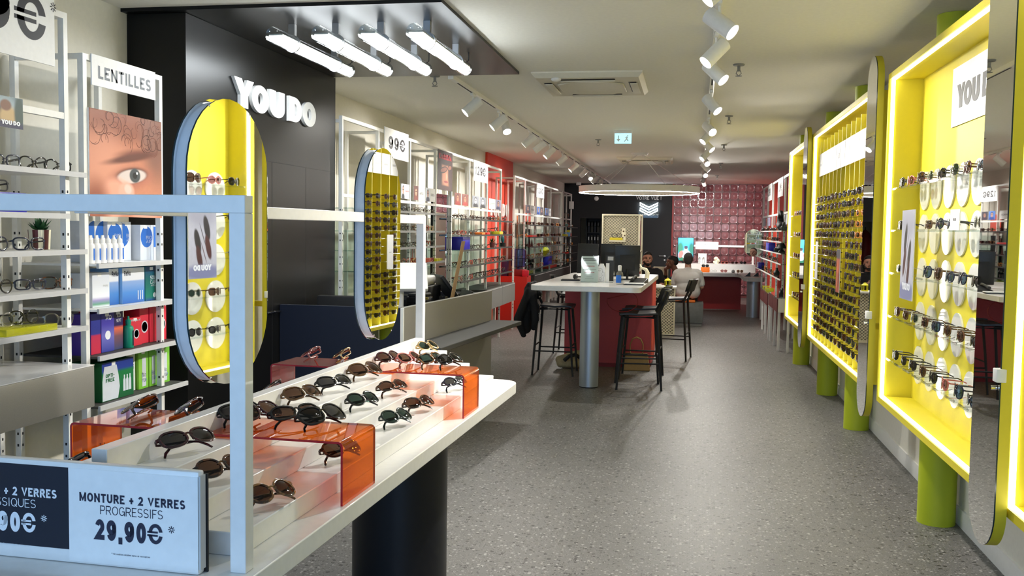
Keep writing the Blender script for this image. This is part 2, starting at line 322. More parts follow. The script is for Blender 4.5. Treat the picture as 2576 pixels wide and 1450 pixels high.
# ------------------------------------------------------------------ stroke alphabet (centre lines in a 0..1 cell; drawn as ribbons of any weight)
def _A(cx, cy, rx, ry, a0, a1, n=10): return arc(cx, cy, rx, ry, a0, a1, n)
_bowl = lambda x0, x1, y0, y1: [(x0,y1),(x1-.35,y1)]+_A(x1-.35,(y0+y1)/2,.35,(y1-y0)/2,90,-90)+[(x0,y0)]
GLYPH = {
 'A': (.74, [[(0,0),(.5,1),(1,0)], [(.19,.30),(.81,.30)]]), 'B': (.64, [[(0,0),(0,1)], _bowl(0,.93,.53,1), _bowl(0,1,0,.53)]),
 'C': (.72, [_A(.5,.5,.5,.5,42,318,20)]), 'D': (.68, [[(0,0),(0,1)], [(0,1),(.45,1)]+_A(.45,.5,.55,.5,90,-90,14)+[(0,0)]]),
 'E': (.58, [[(1,1),(0,1),(0,0),(1,0)], [(0,.52),(.9,.52)]]), 'F': (.55, [[(1,1),(0,1),(0,0)], [(0,.52),(.88,.52)]]),
 'G': (.74, [_A(.5,.5,.5,.5,40,335,20), [(.55,.47),(1,.47),(1,.0)]]), 'H': (.68, [[(0,0),(0,1)], [(1,0),(1,1)], [(0,.52),(1,.52)]]), 'I': (.22, [[(.5,0),(.5,1)]]),
 'J': (.5, [[(1,1),(1,.32)]+_A(.5,.32,.5,.32,0,-180)]), 'K': (.66, [[(0,0),(0,1)], [(1,1),(.02,.40)], [(.36,.62),(1,0)]]), 'L': (.54, [[(0,1),(0,0),(1,0)]]),
 'M': (.84, [[(0,0),(0,1)], [(0,1),(.5,.06),(1,1)], [(1,1),(1,0)]]), 'N': (.70, [[(0,0),(0,1)], [(0,1),(1,0)], [(1,0),(1,1)]]), 'O': (.76, [_A(.5,.5,.5,.5,0,360,28)]),
 'P': (.62, [[(0,0),(0,1)], _bowl(0,1,.45,1)]), 'Q': (.76, [_A(.5,.5,.5,.5,0,360,28), [(.62,.25),(1,-.04)]]), 'R': (.66, [[(0,0),(0,1)], _bowl(0,.96,.47,1), [(.52,.47),(1,0)]]),
 'S': (.64, [_A(.5,.745,.46,.255,28,270,14)+_A(.5,.245,.5,.245,90,-152,14)[1:]]), 'T': (.62, [[(0,1),(1,1)], [(.5,1),(.5,0)]]), 'U': (.68, [[(0,1),(0,.36)]+_A(.5,.36,.5,.36,180,360,14)+[(1,1)]]),
 'V': (.72, [[(0,1),(.5,0),(1,1)]]), 'W': (1.0, [[(0,1),(.25,0),(.5,1),(.75,0),(1,1)]]), 'X': (.68, [[(0,0),(1,1)], [(0,1),(1,0)]]), 'Y': (.70, [[(0,1),(.5,.45),(1,1)], [(.5,.45),(.5,0)]]),
 'Z': (.62, [[(0,1),(1,1),(0,0),(1,0)]]),
 '0': (.62, [_A(.5,.5,.5,.5,0,360,24)]), '1': (.40, [[(0,.74),(.72,1),(.72,0)]]), '2': (.60, [_A(.5,.70,.48,.30,165,-28,14)+[(0,0),(1,0)]]),
 '9': (.62, [_A(.5,.68,.5,.32,0,360,22), _A(.5,.5,.5,.5,25,-20,5)+_A(.5,.46,.5,.46,-20,-150,12)]), '+': (.5, [[(0,.42),(1,.42)], [(.5,.12),(.5,.72)]]), ',': (.22, [[(.6,.10),(.1,-.34)]]),
 '!': (.2, [[(.5,1),(.5,.3)], [(.5,.10),(.5,0)]]), '-': (.4, [[(0,.45),(1,.45)]]), '.': (.2, [[(.5,.08),(.5,0)]]), '*': (.4, [[(.5,.6),(.5,1)], [(.1,.7),(.9,.9)], [(.1,.9),(.9,.7)]]), ' ': (.32, []),
 'a': (.54, [_A(.48,.36,.48,.36,0,360,18), [(1,.74),(1,0)]]), 'b': (.56, [[(0,1),(0,0)], _A(.5,.36,.5,.36,0,360,18)]), 'c': (.50, [_A(.5,.36,.5,.36,45,315,14)]), 'd': (.56, [[(1,1),(1,0)], _A(.5,.36,.5,.36,0,360,18)]),
 'e': (.54, [[(.02,.38),(1,.38)]+_A(.5,.36,.5,.36,5,315,16)]), 'g': (.56, [_A(.5,.38,.5,.34,0,360,18), [(1,.72),(1,-.02)]+_A(.5,-.02,.5,.22,0,-160,8)]), 'i': (.2, [[(.5,.72),(.5,0)], [(.5,1),(.5,.90)]]),
 'l': (.2, [[(.5,1),(.5,0)]]), 'n': (.52, [[(0,.72),(0,0)], _A(.5,.40,.5,.32,180,0)+[(1,0)]]), 'o': (.56, [_A(.5,.36,.5,.36,0,360,18)]), 'p': (.56, [[(0,.72),(0,-.25)], _A(.5,.36,.5,.36,0,360,18)]),
 'r': (.36, [[(0,.72),(0,0)], _A(.6,.34,.6,.38,180,75,6)]), 's': (.48, [_A(.5,.54,.46,.18,30,270,10)+_A(.5,.18,.48,.18,90,-150,10)[1:]]), 't': (.36, [[(.4,.95),(.4,.1),(.9,.0)], [(0,.70),(1,.70)]]), 'u': (.54, [[(0,.72),(0,.32)]+_A(.5,.32,.5,.32,180,360)+[(1,.72)], [(1,.72),(1,0)]]),
 'v': (.52, [[(0,.72),(.5,0),(1,.72)]]), 'y': (.52, [[(0,.72),(.5,0)], [(1,.72),(.25,-.26)]]), 'h': (.52, [[(0,1),(0,0)], _A(.5,.40,.5,.32,180,0)+[(1,0)]]), 'm': (.8, [[(0,.72),(0,0)], _A(.25,.42,.25,.30,180,0)+[(.5,0)], _A(.75,.42,.25,.30,180,0)+[(1,0)]]), 'x': (.5, [[(0,0),(1,.72)], [(0,.72),(1,0)]]), 'f': (.36, [[(.4,0),(.4,.8),(.9,1)], [(0,.70),(.9,.70)]]), 'k': (.5, [[(0,1),(0,0)], [(.9,.72),(.05,.28)], [(.35,.45),(1,0)]]),
}
def _ribbon(P, w, closed):
    """flat ribbon of width w about a centre line, mitred at its corners"""
    n = len(P); L_, Rr = [], []
    for i in range(n):
        a = P[(i-1) % n] if (closed or i) else None; b = P[(i+1) % n] if (closed or i < n-1) else None; p = P[i]
        def unit(q, r): d = math.hypot(r[0]-q[0], r[1]-q[1]) or 1; return ((r[0]-q[0])/d, (r[1]-q[1])/d)
        if a is None: d = unit(p, b); nx, ny, k = -d[1], d[0], 1
        elif b is None: d = unit(a, p); nx, ny, k = -d[1], d[0], 1
        else:
            d0, d1 = unit(a, p), unit(p, b); nx, ny = -(d0[1]+d1[1]), d0[0]+d1[0]; l = math.hypot(nx, ny)
            if l < .25: nx, ny, k = -d0[1], d0[0], 1
            else: nx, ny = nx/l, ny/l; k = min(2.2, 2/l)
        L_.append((p[0]+nx*w*.5*k, p[1]+ny*w*.5*k)); Rr.append((p[0]-nx*w*.5*k, p[1]-ny*w*.5*k))
    m = n if closed else n-1
    return L_+Rr, [(n+i, n+(i+1) % n, (i+1) % n, i) for i in range(m)]
def _text_geo(txt, w):
    key = (txt, w)
    if key in _TX: return _TX[key]
    x = 0.; vs = []; fs = []
    for ch in txt:
        W, lines = GLYPH.get(ch, GLYPH['-']); W = max(W, w*1.02) if ch not in 'Iil!.,' else max(W, w)
        for ln in lines:
            closed = len(ln) > 6 and abs(ln[0][0]-ln[-1][0])+abs(ln[0][1]-ln[-1][1]) < 1e-4
            P = [(x+w/2+p[0]*(W-w), w/2+p[1]*(1-w)) for p in (ln[:-1] if closed else ln)]
            if not closed:
                for e, q in ((0, 1), (-1, -2)):
                    dx, dy = P[e][0]-P[q][0], P[e][1]-P[q][1]; l = math.hypot(dx, dy) or 1
                    if abs(ln[e][1]) < .01 or abs(ln[e][1]-1) < .01 or abs(ln[e][1]-.72) < .01:
                        if abs(dy) > .3*abs(dx): k = w/2/abs(dy/l) if abs(dy/l) > .3 else w/2; P[e] = (P[e][0]+dx/l*k, P[e][1]+dy/l*k)
                        else: P[e] = (P[e][0]+dx/l*w/2, P[e][1])
                    elif ch in '+*-': P[e] = (P[e][0]+dx/l*w/2, P[e][1]+dy/l*w/2)
            v, f = _ribbon(P, w, closed)
            top = 1.0 if max(p[1] for p in ln) > .8 else 10; bot = 0. if min(p[1] for p in ln) > -.01 else -1
            v = [(a, min(top, max(bot, b))) for a, b in v]
            o = len(vs); vs += v; fs += [tuple(i+o for i in q) for q in f]
        x += W+.10+w*.18
    x0 = min(v[0] for v in vs); x1 = max(v[0] for v in vs)
    y0 = 0. if ',' in txt else min(0, min(v[1] for v in vs)); y1 = max(v[1] for v in vs)
    if y1 < .8: y1 = .74
    _TX[key] = ([((v[0]-x0)/(x1-x0), (v[1]-y0)/(y1-y0)) for v in vs], fs); return _TX[key]
def text_part(parent, txt, o, u, v, m, bold=.14):
    """one line of lettering as a part of its own; bold is the stroke width as a share of the letter height"""
    mb = MB(); letters(mb, txt, o, u, v, bold)
    return mb.build('lettering', m, parent, smooth=0)
DAY = 68; EXPO = 1.0; LED = 5.6
# ================================================================== the room
CZ = 2.80; XL = -3.14; XR = 1.52; XR2 = 1.95; YB = 24.2; YF = -2.6
def terrazzo():
    m, nt, out = _nt('terrazzo'); N, L = nt.nodes, nt.links
    b = N.new('ShaderNodeBsdfPrincipled'); tc = N.new('ShaderNodeTexCoord'); cur = None
    base = N.new('ShaderNodeTexNoise'); base.inputs['Scale'].default_value = 3.; base.inputs['Detail'].default_value = 8; L.new(tc.outputs['Object'], base.inputs['Vector'])
    mx = N.new('ShaderNodeMix'); mx.data_type = 'RGBA'; mx.inputs['A'].default_value = (.112,.108,.100,1); mx.inputs['B'].default_value = (.145,.139,.130,1); L.new(base.outputs['Fac'], mx.inputs['Factor']); cur = mx.outputs['Result']
    for scale, thr, col in ((38, .82, (.035,.032,.028)), (55, .84, (.30,.29,.27)), (85, .76, (.06,.055,.05)), (120, .72, (.21,.20,.19))):
        vo = N.new('ShaderNodeTexVoronoi'); vo.inputs['Scale'].default_value = scale; L.new(tc.outputs['Object'], vo.inputs['Vector'])
        sp = N.new('ShaderNodeSeparateColor'); L.new(vo.outputs['Color'], sp.inputs[0])
        g = N.new('ShaderNodeMath'); g.operation = 'GREATER_THAN'; g.inputs[1].default_value = thr; L.new(sp.outputs[0], g.inputs[0])
        d = N.new('ShaderNodeMath'); d.operation = 'LESS_THAN'; d.inputs[1].default_value = .42; L.new(vo.outputs['Distance'], d.inputs[0])
        k = N.new('ShaderNodeMath'); k.operation = 'MULTIPLY'; L.new(g.outputs[0], k.inputs[0]); L.new(d.outputs[0], k.inputs[1])
        m2 = N.new('ShaderNodeMix'); m2.data_type = 'RGBA'; m2.inputs['B'].default_value = _c(col); L.new(k.outputs[0], m2.inputs['Factor']); L.new(cur, m2.inputs['A']); cur = m2.outputs['Result']
    L.new(cur, b.inputs['Base Color']); b.inputs['Roughness'].default_value = .48; b.inputs['Specular IOR Level'].default_value = .35
    L.new(b.outputs[0], out.inputs[0])
terrazzo()
struct(MB().box(-3.4, 2.2, YF-.2, 27.6, -.12, 0).build('floor', 'terrazzo', smooth=0))
struct(MB().box(-3.4, 2.2, YF-.2, 27.6, CZ, CZ+.12).build('ceiling', 'white_plaster', smooth=0))
struct(MB().box(XL-.2, XL, YF, YB, 0, CZ).build('wall_left', 'white_wall', smooth=0))
struct(MB().box(XR, XR+.4, YF, 13.0, 0, CZ).box(XR2, XR2+.2, 13.0, YB, 0, CZ).build('wall_right', 'white_wall', smooth=0))
struct(MB().box(XR-.012, XR, YF, 13.0, 0, .10).build('baseboard_right', 'white_paint', smooth=0))
# back wall in black, with a doorway to the office and a closed flush door
DX0, DX1, DZ = -2.72, -1.75, 1.92
struct(MB().box(XL, DX0, YB, YB+.15, 0, CZ).box(DX1, -.40, YB, YB+.15, 0, CZ).box(DX0, DX1, YB, YB+.15, DZ, CZ).build('wall_back', 'black_wall', smooth=0))
struct(MB().box(-.40, 1.95, YB, YB+.15, 0, CZ).build('wall_back_tiled', 'wine', smooth=0))
struct(MB().box(-.425, -.385, YB-.05, YB, 0, CZ).build('trim_1', 'red_dark', smooth=0))
dr = thing('door_1', 'flush black door with lever handle in the black back wall', 'door', (-.85, YB, 0)); dr['kind'] = 'structure'
MB().box(-.40, .40, -.02, 0, 0, 2.02).build('leaf', 'black_wall', dr, smooth=0)
hd = MB().cyl((.27,-.02,1.0),(.27,-.03,1.0),.026).cyl((.27,-.03,1.0),(.27,-.07,1.0),.009).cyl((.275,-.068,1.0),(.13,-.068,1.0),.009).cyl((.27,-.02,.9),(.27,-.03,.9),.022)
hd.build('door_handle', 'steel', dr)
# office behind the doorway
struct(MB().box(-3.3, -.6, 27.0, 27.15, 0, CZ).box(-3.3, -3.15, YB+.15, 27.0, 0, CZ).box(-.7, -.55, YB+.15, 27.0, 0, CZ).build('wall_office', 'white_wall', smooth=0))
ob = thing('bookcase', 'dark bookcase of binders seen through the office doorway', 'bookcase', (-2.72, 25.6, 0))
m = MB().box(0, .03, 0, .35, 0, 2.0).box(.37, .40, 0, .35, 0, 2.0).box(.03, .37, .33, .35, 0, 2.0)
for k in range(6): m.box(.03, .37, 0, .33, .02+k*.38, .045+k*.38)
m.build('carcass', 'black_plastic', ob)
for r_ in range(2, 5):
    for k in range(4):
        tag(MB().box(-.03, .03, -.12, .12, 0, .30).box(-.012, .012, -.122, -.12, .17, .26, 1).build('binder', ['grey_dark' if k % 2 else 'navy', 'paper'], loc=(-2.72+.075+k*.083, 25.6+.15, .065+r_*.38-.0199)),
            f'{"charcoal" if k % 2 else "navy"} binder, {["","","third","fourth","fifth"][r_]} shelf up, {["first","second","third","last"][k]} in its row, office bookcase', 'binder', 'binders in the office bookcase')
c = thing('coat', 'dark red coat on a stand in the office behind the doorway', 'coat', (-2.12, 25.6, 0))
MB().lathe([(.02,.0),(.17,.02),(.19,.5),(.15,.75),(.05,.86),(.0,.9)], (0,0,.85)).build('cloth', 'red_dark', c)
MB().cyl((0,0,0),(0,0,1.8),.018).cyl((0,0,0),(0,0,.03),.16).build('stand', 'black_plastic', c)
c = thing('cabinet', 'grey cupboard with an orange top edge in the office behind the doorway', 'cabinet', (-1.72, 26.3, 0))
MB().box(-.22, .22, -.2, .2, 0, 1.50).build('body', 'grey_mid', c, bevel=.01); MB().tube([(-.24,-.21,1.40),(-.23,-.21,1.53),(-.15,-.21,1.58),(.15,-.21,1.58),(.23,-.21,1.53),(.24,-.21,1.40)], .03).build('orange_rim', 'orange_paint', c)
# glass block wall: each cell a pressed pink lens, laid on the back wall
def tilemat():
    m, nt, out = _nt('glass_block'); N, L = nt.nodes, nt.links
    b = N.new('ShaderNodeBsdfPrincipled'); g = N.new('ShaderNodeNewGeometry')
    at = N.new('ShaderNodeAttribute'); at.attribute_name = 'cell'
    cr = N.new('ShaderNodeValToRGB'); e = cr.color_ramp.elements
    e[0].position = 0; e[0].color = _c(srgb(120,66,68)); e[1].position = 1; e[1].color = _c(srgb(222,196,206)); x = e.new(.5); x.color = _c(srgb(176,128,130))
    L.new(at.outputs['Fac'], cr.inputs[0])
    tc = N.new('ShaderNodeTexCoord'); nz = N.new('ShaderNodeTexNoise'); nz.inputs['Scale'].default_value = 9; L.new(tc.outputs['Object'], nz.inputs['Vector'])
    mx = N.new('ShaderNodeMix'); mx.data_type = 'RGBA'; mx.inputs['B'].default_value = _c(srgb(108,64,84)); L.new(cr.outputs[0], mx.inputs['A'])
    mu = N.new('ShaderNodeMath'); mu.operation = 'MULTIPLY'; mu.inputs[1].default_value = .5; L.new(nz.outputs['Fac'], mu.inputs[0]); L.new(mu.outputs[0], mx.inputs['Factor'])
    L.new(mx.outputs['Result'], b.inputs['Base Color']); b.inputs['Roughness'].default_value = .14; b.inputs['Coat Weight'].default_value = .8; b.inputs['Coat Roughness'].default_value = .05
    L.new(b.outputs[0], out.inputs[0])
tilemat(); mat('grout_rose', srgb(110,70,74), .45)
def tiles():
    m = MB(); cells = []; nx, nz = 12, 14; s = 2.33/nx; x0 = -.38; z0 = CZ
    for i in range(nx):
        for j in range(nz):
            cx = x0+s*(i+.5); cz = z0-s*(j+.5); h = s*.46; n0 = len(m.v)
            rings = [(h, 0, 'q'), (h*.97, -.025, 'q'), (h*.86, -.025, 'q'), (h*.80, -.012, 'c'), (h*.66, -.022, 'c'), (h*.40, -.040, 'c'), (h*.12, -.046, 'c')]
            K = 20; vs = []; fs = []
            for r, y, t in rings:
                for k in range(K):
                    a = 2*PI*k/K; ca, sa = math.cos(a), math.sin(a)
                    if t == 'q':
                        q = max(abs(ca), abs(sa)); q2 = (abs(ca)**6+abs(sa)**6)**(1/6.); ca, sa = ca/q2, sa/q2
                    vs.append((cx+r*ca, YB-.012+y, cz+r*sa))
            for r_ in range(len(rings)-1):
                for k in range(K): fs.append((r_*K+k, r_*K+(k+1) % K, (r_+1)*K+(k+1) % K, (r_+1)*K+k))
            fs.append([(len(rings)-1)*K+k for k in range(K)])
            m.add(vs, fs, 0)
            val = max(0, min(1, .25+.75*math.exp(-((i-2.2)/2.6)**2-((j-5.6)/2.6)**2)+.35*math.exp(-((i-6.5)/2.2)**2-((j-5)/3)**2)+random.uniform(-.18,.18)))  # two bright reflection patches painted into the block tones, plus random variation
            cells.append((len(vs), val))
    n1 = len(m.v)
    for i in range(nx+1):
        x = x0+s*i; m.box(x-s*.035, x+s*.035, YB-.04, YB-.004, CZ-s*nz, CZ, 1)
    for j in range(nz+1):
        z = CZ-s*j; m.box(x0, x0+s*nx, YB-.038, YB-.004, z-s*.03, z+s*.03 if j else CZ, 1)
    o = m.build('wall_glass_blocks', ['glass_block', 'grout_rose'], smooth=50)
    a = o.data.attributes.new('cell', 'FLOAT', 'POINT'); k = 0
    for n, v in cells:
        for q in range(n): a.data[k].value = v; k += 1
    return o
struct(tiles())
# red accent walls
struct(MB().box(XL, XL+.035, 14.6, 16.8, 0, CZ).build('wall_left_coral', 'coral', smooth=0))
struct(MB().box(XR2-.03, XR2, 18.5, YB-.05, 0, CZ).build('wall_right_coral', 'coral', smooth=0))
lt = tag(logo(MB(), (XL+.035, 14.70, 1.82), (0, 1.66, 0), .02, h=.22).build('letter_sign', 'white_satin', loc=(0,0,0)), 'white raised wordmark letters on the coral red wall section', 'letters')
# shop front behind the viewpoint: piers, stall riser and mullions around the glazing
struct(MB().box(-3.4, 2.2, YF-.12, YF, 0, .12).box(-3.4, 2.2, YF-.12, YF, 2.62, CZ).box(-3.4, -3.05, YF-.12, YF, .12, 2.62).box(1.45, 2.2, YF-.12, YF, .12, 2.62)
       .box(-1.62, -1.54, YF-.1, YF-.02, .12, 2.62).box(-.10, -.02, YF-.1, YF-.02, .12, 2.62).build('window_1', 'white_paint', smooth=0))

# ------------------------------------------------------------------ ceiling equipment
def track(name, a, b, label):
    a, b = Vector(a), Vector(b); d = (b-a); L_ = d.length; rz = math.atan2(-d.x, d.y)
    t = thing(name, label, 'light track', a, rz)
    MB().box(-.018, .018, 0, L_, -.032, 0).build('rail', 'white_paint', t, smooth=0)
    y = .18
    while y < L_-.3:
        MB().box(-.007, .007, y, min(y+.62, L_-.1), -.0335, -.030).build('slot', 'black_matt', t, smooth=0); y += .95
    MB().box(-.022, .022, -.05, 0, -.036, 0).build('end_cap', 'white_paint', t, smooth=0)
    return a, d.normalized()
TA = track('light_track', (-1.852, 7.34, CZ), (-1.955, 24.0, CZ), 'white ceiling track with dark slots above the frame shelves on the cream wall')
TB = track('light_track', (.105, 3.2, CZ), (.30, 23.0, CZ), 'white ceiling track running above the aisle beside the yellow cabinets')
emis('lamp_face', (1., .95, .86), 6.)
mat('lamp_rim', (.75,.75,.72), .3)
def spot_template():
    t = thing('track_spotlight', 'white cylindrical track spotlight', 'spotlight')
    MB().box(-.012, .012, -.06, .06, -.03, 0).cyl((0,0,-.03), (0,0,-.075), .009).build('adapter', 'white_paint', t)
    return t
def spotlight(T, y, az, tilt, label, group, power=0, lit=True):
    """lamp on track T at shop depth y, its beam turned to azimuth az (0 = +X) and down by tilt degrees"""
    a, d = T; p = a+d*((y-a.y)/d.y); p.z = CZ-.0335
    t = thing('track_spotlight', label, 'spotlight', p, 0, group)
    MB().rbox(-.013, .013, -.06, .06, -.022, 0, .003).cyl((0,0,-.02), (0,0,-.085), .008).build('adapter', 'white_paint', t)
    v = Vector((math.cos(R(az))*math.cos(R(tilt)), math.sin(R(az))*math.cos(R(tilt)), -math.sin(R(tilt))))
    c = Vector((0,0,-.105)); h0 = c-v*.075; h1 = c+v*.095
    MB().cyl(h0, h1, .043, .043, 24, cap=False).cyl(h0, h0-v*.001, .043, .040, 24).cyl(h1, h1-v*.012, .043, .036, 24, cap=False).build('housing', 'white_paint', t)
    MB().cyl(h1-v*.012, h1-v*.014, .036, .036, 24).build('lens', 'lamp_face' if lit else 'grey_light', t)
    if power:
        li = bpy.data.lights.new('spot_beam', 'SPOT'); li.energy = power; li.color = (1., .965, .90); li.spot_size = R(100); li.spot_blend = .8; li.shadow_soft_size = .035
        lo = bpy.data.objects.new('spot_beam', li); COL.objects.link(lo); lo.parent = t; lo.location = h1+v*.01; lo.rotation_euler = v.to_track_quat('-Z', 'Y').to_euler()
    return t
SP = 62
O_ = ['first','second','third','fourth','fifth','sixth','seventh','eighth','ninth','tenth','eleventh','twelfth','thirteenth','fourteenth','fifteenth','sixteenth']
for k, (y, az, ti) in enumerate([(8.1,205,42),(9.3,200,40),(9.62,-60,50),(11.2,190,42),(12.05,185,40),(12.95,200,45),(14.3,190,42),(15.9,200,42),(17.5,170,45),(18.6,-70,35),(19.8,190,45),(21.2,-80,40)]):
    spotlight(TA, y, az, ti, f'white track spotlight, {O_[k]} from the near end of the track over the cream wall shelves', 'spotlights on the wall-side track', SP*.75)
for k, (y, az, ti) in enumerate([(4.25,195,42),(5.0,-25,38),(5.8,205,45),(6.5,-30,42),(8.1,-35,45),(10.0,-60,32),(10.8,-150,45),(11.9,-30,42),(13.3,210,45),(14.6,-70,30),(15.8,-10,45),(17.6,-75,28),(19.3,100,30),(20.7,75,35)]):
    spotlight(TB, y, az, ti, f'white track spotlight, {O_[k]} from the near end of the track over the aisle', 'spotlights on the aisle track', SP*(2.2 if y > 19 else 1.6 if y in (4.25, 5.8) else 1))
# cassette air conditioners
mat('ac_plastic', srgb(206,200,182), .45)
def cassette(x0, x1, y0, y1, label):
    cx, cy = (x0+x1)/2, (y0+y1)/2; hx, hy = (x1-x0)/2, (y1-y0)/2
    t = thing('air_conditioner', label, 'air conditioner', (cx, cy, CZ))
    MB().add([(-hx,-hy,0),(hx,-hy,0),(hx,hy,0),(-hx,hy,0),(-hx,-hy,-.012),(hx,-hy,-.012),(hx,hy,-.012),(-hx,hy,-.012),(-hx*.93,-hy*.94,-.045),(hx*.93,-hy*.94,-.045),(hx*.93,hy*.94,-.045),(-hx*.93,hy*.94,-.045)],
             [(0,1,2,3),(0,4,5,1),(1,5,6,2),(2,6,7,3),(3,7,4,0),(4,8,9,5),(5,9,10,6),(6,10,11,7),(7,11,8,4),(8,11,10,9)]).build('casing', 'ac_plastic', t)
    a = hx*.62; b = hy*.62; c = .12
    MB().prism([(-a+c,-b),(a-c,-b),(a,-b+c),(a,b-c),(a-c,b),(-a+c,b),(-a,b-c),(-a,-b+c)], -.058, -.045).build('grille_cover', 'ac_plastic', t, bevel=.006)
    for nm, q in (('a', (-a*.8, a*.8, b+.05, b+.10)), ('b', (-a*.8, a*.8, -b-.10, -b-.05)), ('c', (a+.04, a+.10, -b*.8, b*.8)), ('d', (-a-.10, -a-.04, -b*.8, b*.8))):
        MB().box(q[0], q[1], q[2], q[3], -.0465, -.044).build('air_slot', 'black_matt', t, smooth=0)
    for q in ((-a*.8, a*.8, b+.062, b+.11), (-a*.8, a*.8, -b-.088, -b-.04), (a+.052, a+.112, -b*.8, b*.8), (-a-.088, -a-.028, -b*.8, b*.8)):
        MB().rbox(q[0], q[1], q[2], q[3], -.062, -.054, .002).build('louvre', 'ac_plastic', t)
    MB().ball((-a*.9, -b-.14, -.05), (.04,.04,.018)).build('sensor', 'white_paint', t)
cassette(-1.21, -.37, 7.23, 8.27, 'beige cassette air conditioner in the ceiling just past the black canopy')
cassette(-1.18, -.29, 15.5, 16.7, 'smaller looking cassette air conditioner farther along the ceiling, behind the ring lamp cable rose')
# exit sign
emis('exit_glow', srgb(150, 215, 235), 1.1); mat('exit_white', (.85,.9,.9), .4)
t = thing('exit_sign', 'small pale cyan emergency exit sign with arrow and running figure on the ceiling', 'exit sign', (-.80, 11.5, CZ))
MB().rbox(-.105, .105, -.03, .03, -.035, 0, .004).build('housing', 'white_paint', t)
MB().rbox(-.10, .10, -.006, .006, -.155, -.035, .003).build('panel', 'exit_glow', t)
m = MB(); Yp = -.0068
MB().prism([(-.06,-.06),(-.048,-.06),(-.048,-.10),(-.03,-.10),(-.054,-.135),(-.078,-.10),(-.06,-.10)], Yp-.0004, Yp, 'y').build('arrow_pictogram', 'exit_white', t, smooth=0)
m.cyl((.055,Yp,-.062),(.055,Yp-.0004,-.062),.008); m.prism([(.045,-.07),(.06,-.075),(.05,-.1),(.066,-.115),(.06,-.13),(.04,-.108),(.022,-.135),(.012,-.13),(.034,-.098),(.038,-.082),(.025,-.09),(.02,-.084)], Yp-.0004, Yp, 'y')
m.build('pictogram', 'exit_white', t, smooth=0)
def sprinkler(x, y, label):
    t = thing('sprinkler', label, 'sprinkler', (x, y, CZ))
    MB().lathe([(.0,-.012),(.038,-.010),(.042,0)]).build('rose', 'grey_mid', t)
    MB().cyl((0,0,-.01),(0,0,-.05),.011).tube([(-.011,0,-.045),(-.018,0,-.065),(0,0,-.082)], .003).tube([(.011,0,-.045),(.018,0,-.065),(0,0,-.082)], .003).cyl((0,0,-.082),(0,0,-.085),.024).build('head', 'grey_mid', t)
for x, y, w in ((.32,7.05,'first along the aisle, level with the near air conditioner'),(.375,10.1,'second along the aisle, near the exit sign'),(.44,13.4,'third along the aisle'),(.507,16.9,'fourth along the aisle'),(.55,20.5,'last along the aisle, near the pink glass blocks'),(-1.99,7.33,'beside the far edge of the black canopy'),(-1.2,12.6,'between exit sign and wall-side track')):
    sprinkler(x, y, 'small metal ceiling sprinkler, '+w)
# ring lamp on cables
emis('ring_glow', (1., .95, .86), 26.)
t = thing('ring_lamp', 'large white ring pendant lamp with glowing lower edge hung on thin cables', 'lamp', (-.77, 14.8, 2.19))
mat('ring_white', (.78,.76,.70), .4)
n = 96; ro, ri, h = .92, .865, .095
def ringprof(mb, prof, mi=None):
    k = len(prof); vs = []; fs = []
    for i in range(n):
        a = 2*PI*i/n
        for r, z in prof: vs.append((r*math.cos(a), r*math.sin(a), z))
    for i in range(n):
        j = (i+1) % n
        for q in range(k): fs.append((i*k+q, j*k+q, j*k+(q+1) % k, i*k+(q+1) % k))
    return mb.add(vs, fs, mi)
ringprof(MB(), [(ro,0),(ro,h),(ri,h),(ri,0)]).build('hoop', 'ring_white', t)
ringprof(MB(), [(ro-.006,-.004),(ro-.006,.004),(ri+.006,.004),(ri+.006,-.004)]).build('diffuser', 'ring_glow', t)
top = Vector((0,0,CZ-2.19))
for a in (60, 150, 240, 330): MB().tube([(.89*math.cos(R(a)),.89*math.sin(R(a)),h), (.05*math.cos(R(a)),.05*math.sin(R(a)),top.z-.02)], .0025, 6).build('cable', 'steel', t)
MB().lathe([(.0,-.035),(.12,-.032),(.13,0)], top).build('ceiling_rose', 'white_paint', t)
# detector and small boxes near the back wall
tag(MB().lathe([(.0,-.04),(.03,-.038),(.055,-.015),(.058,0)], axis='y').build('smoke_detector', 'white_paint', loc=(-2.32, YB, 2.42)), 'round white detector on the black back wall beside the ring lamp', 'detector')
t = thing('camera_unit', 'white boxy ceiling unit in the corner of the black back wall', 'camera', (-2.72, 23.7, CZ))
MB().rbox(-.055, .055, -.06, .06, -.07, 0, .01).build('bracket', 'white_paint', t); MB().ball((0,0,-.08), (.04,.04,.035)).build('dome', 'grey_dark', t)
# ================================================================== eyewear
def outline(kind, n, k=1.08):
    """lens outline (x to the wearer's outer side, z up), about .052 wide"""
    P = {'round': (.0245,.0235,2.0,0,0), 'panto': (.0250,.0235,2.25,.0016,.10), 'square': (.0275,.0215,3.6,.0008,.06), 'oval': (.0275,.0185,2.1,0,0),
         'aviator': (.0285,.0245,2.5,-.0015,.22), 'cat': (.0285,.0205,2.4,.0030,.10), 'hex': (.0265,.0225,2.9,.0006,.04), 'rect': (.0275,.0175,4.2,.0006,.05), 'big': (.0305,.0265,2.6,.0012,.12)}[kind]
    a, b, p, lift, nar = P; pts = []
    for i in range(n):
        t = 2*PI*i/n; c, s = math.cos(t), math.sin(t)
        if kind == 'hex':
            t6 = (t+PI/6) % (PI/3)-PI/6; r = .93/math.cos(t6)*.5+.5; x, z = a*c*r, b*s*r
        else:
            q = (abs(c)**p+abs(s)**p)**(-1/p); x, z = a*c*q, b*s*q
        x *= 1+nar*(z/b)*.6
        if z > 0: z += lift*(x/a)*(z/b)*1.3
        pts.append((x*k, z*k))
    return pts
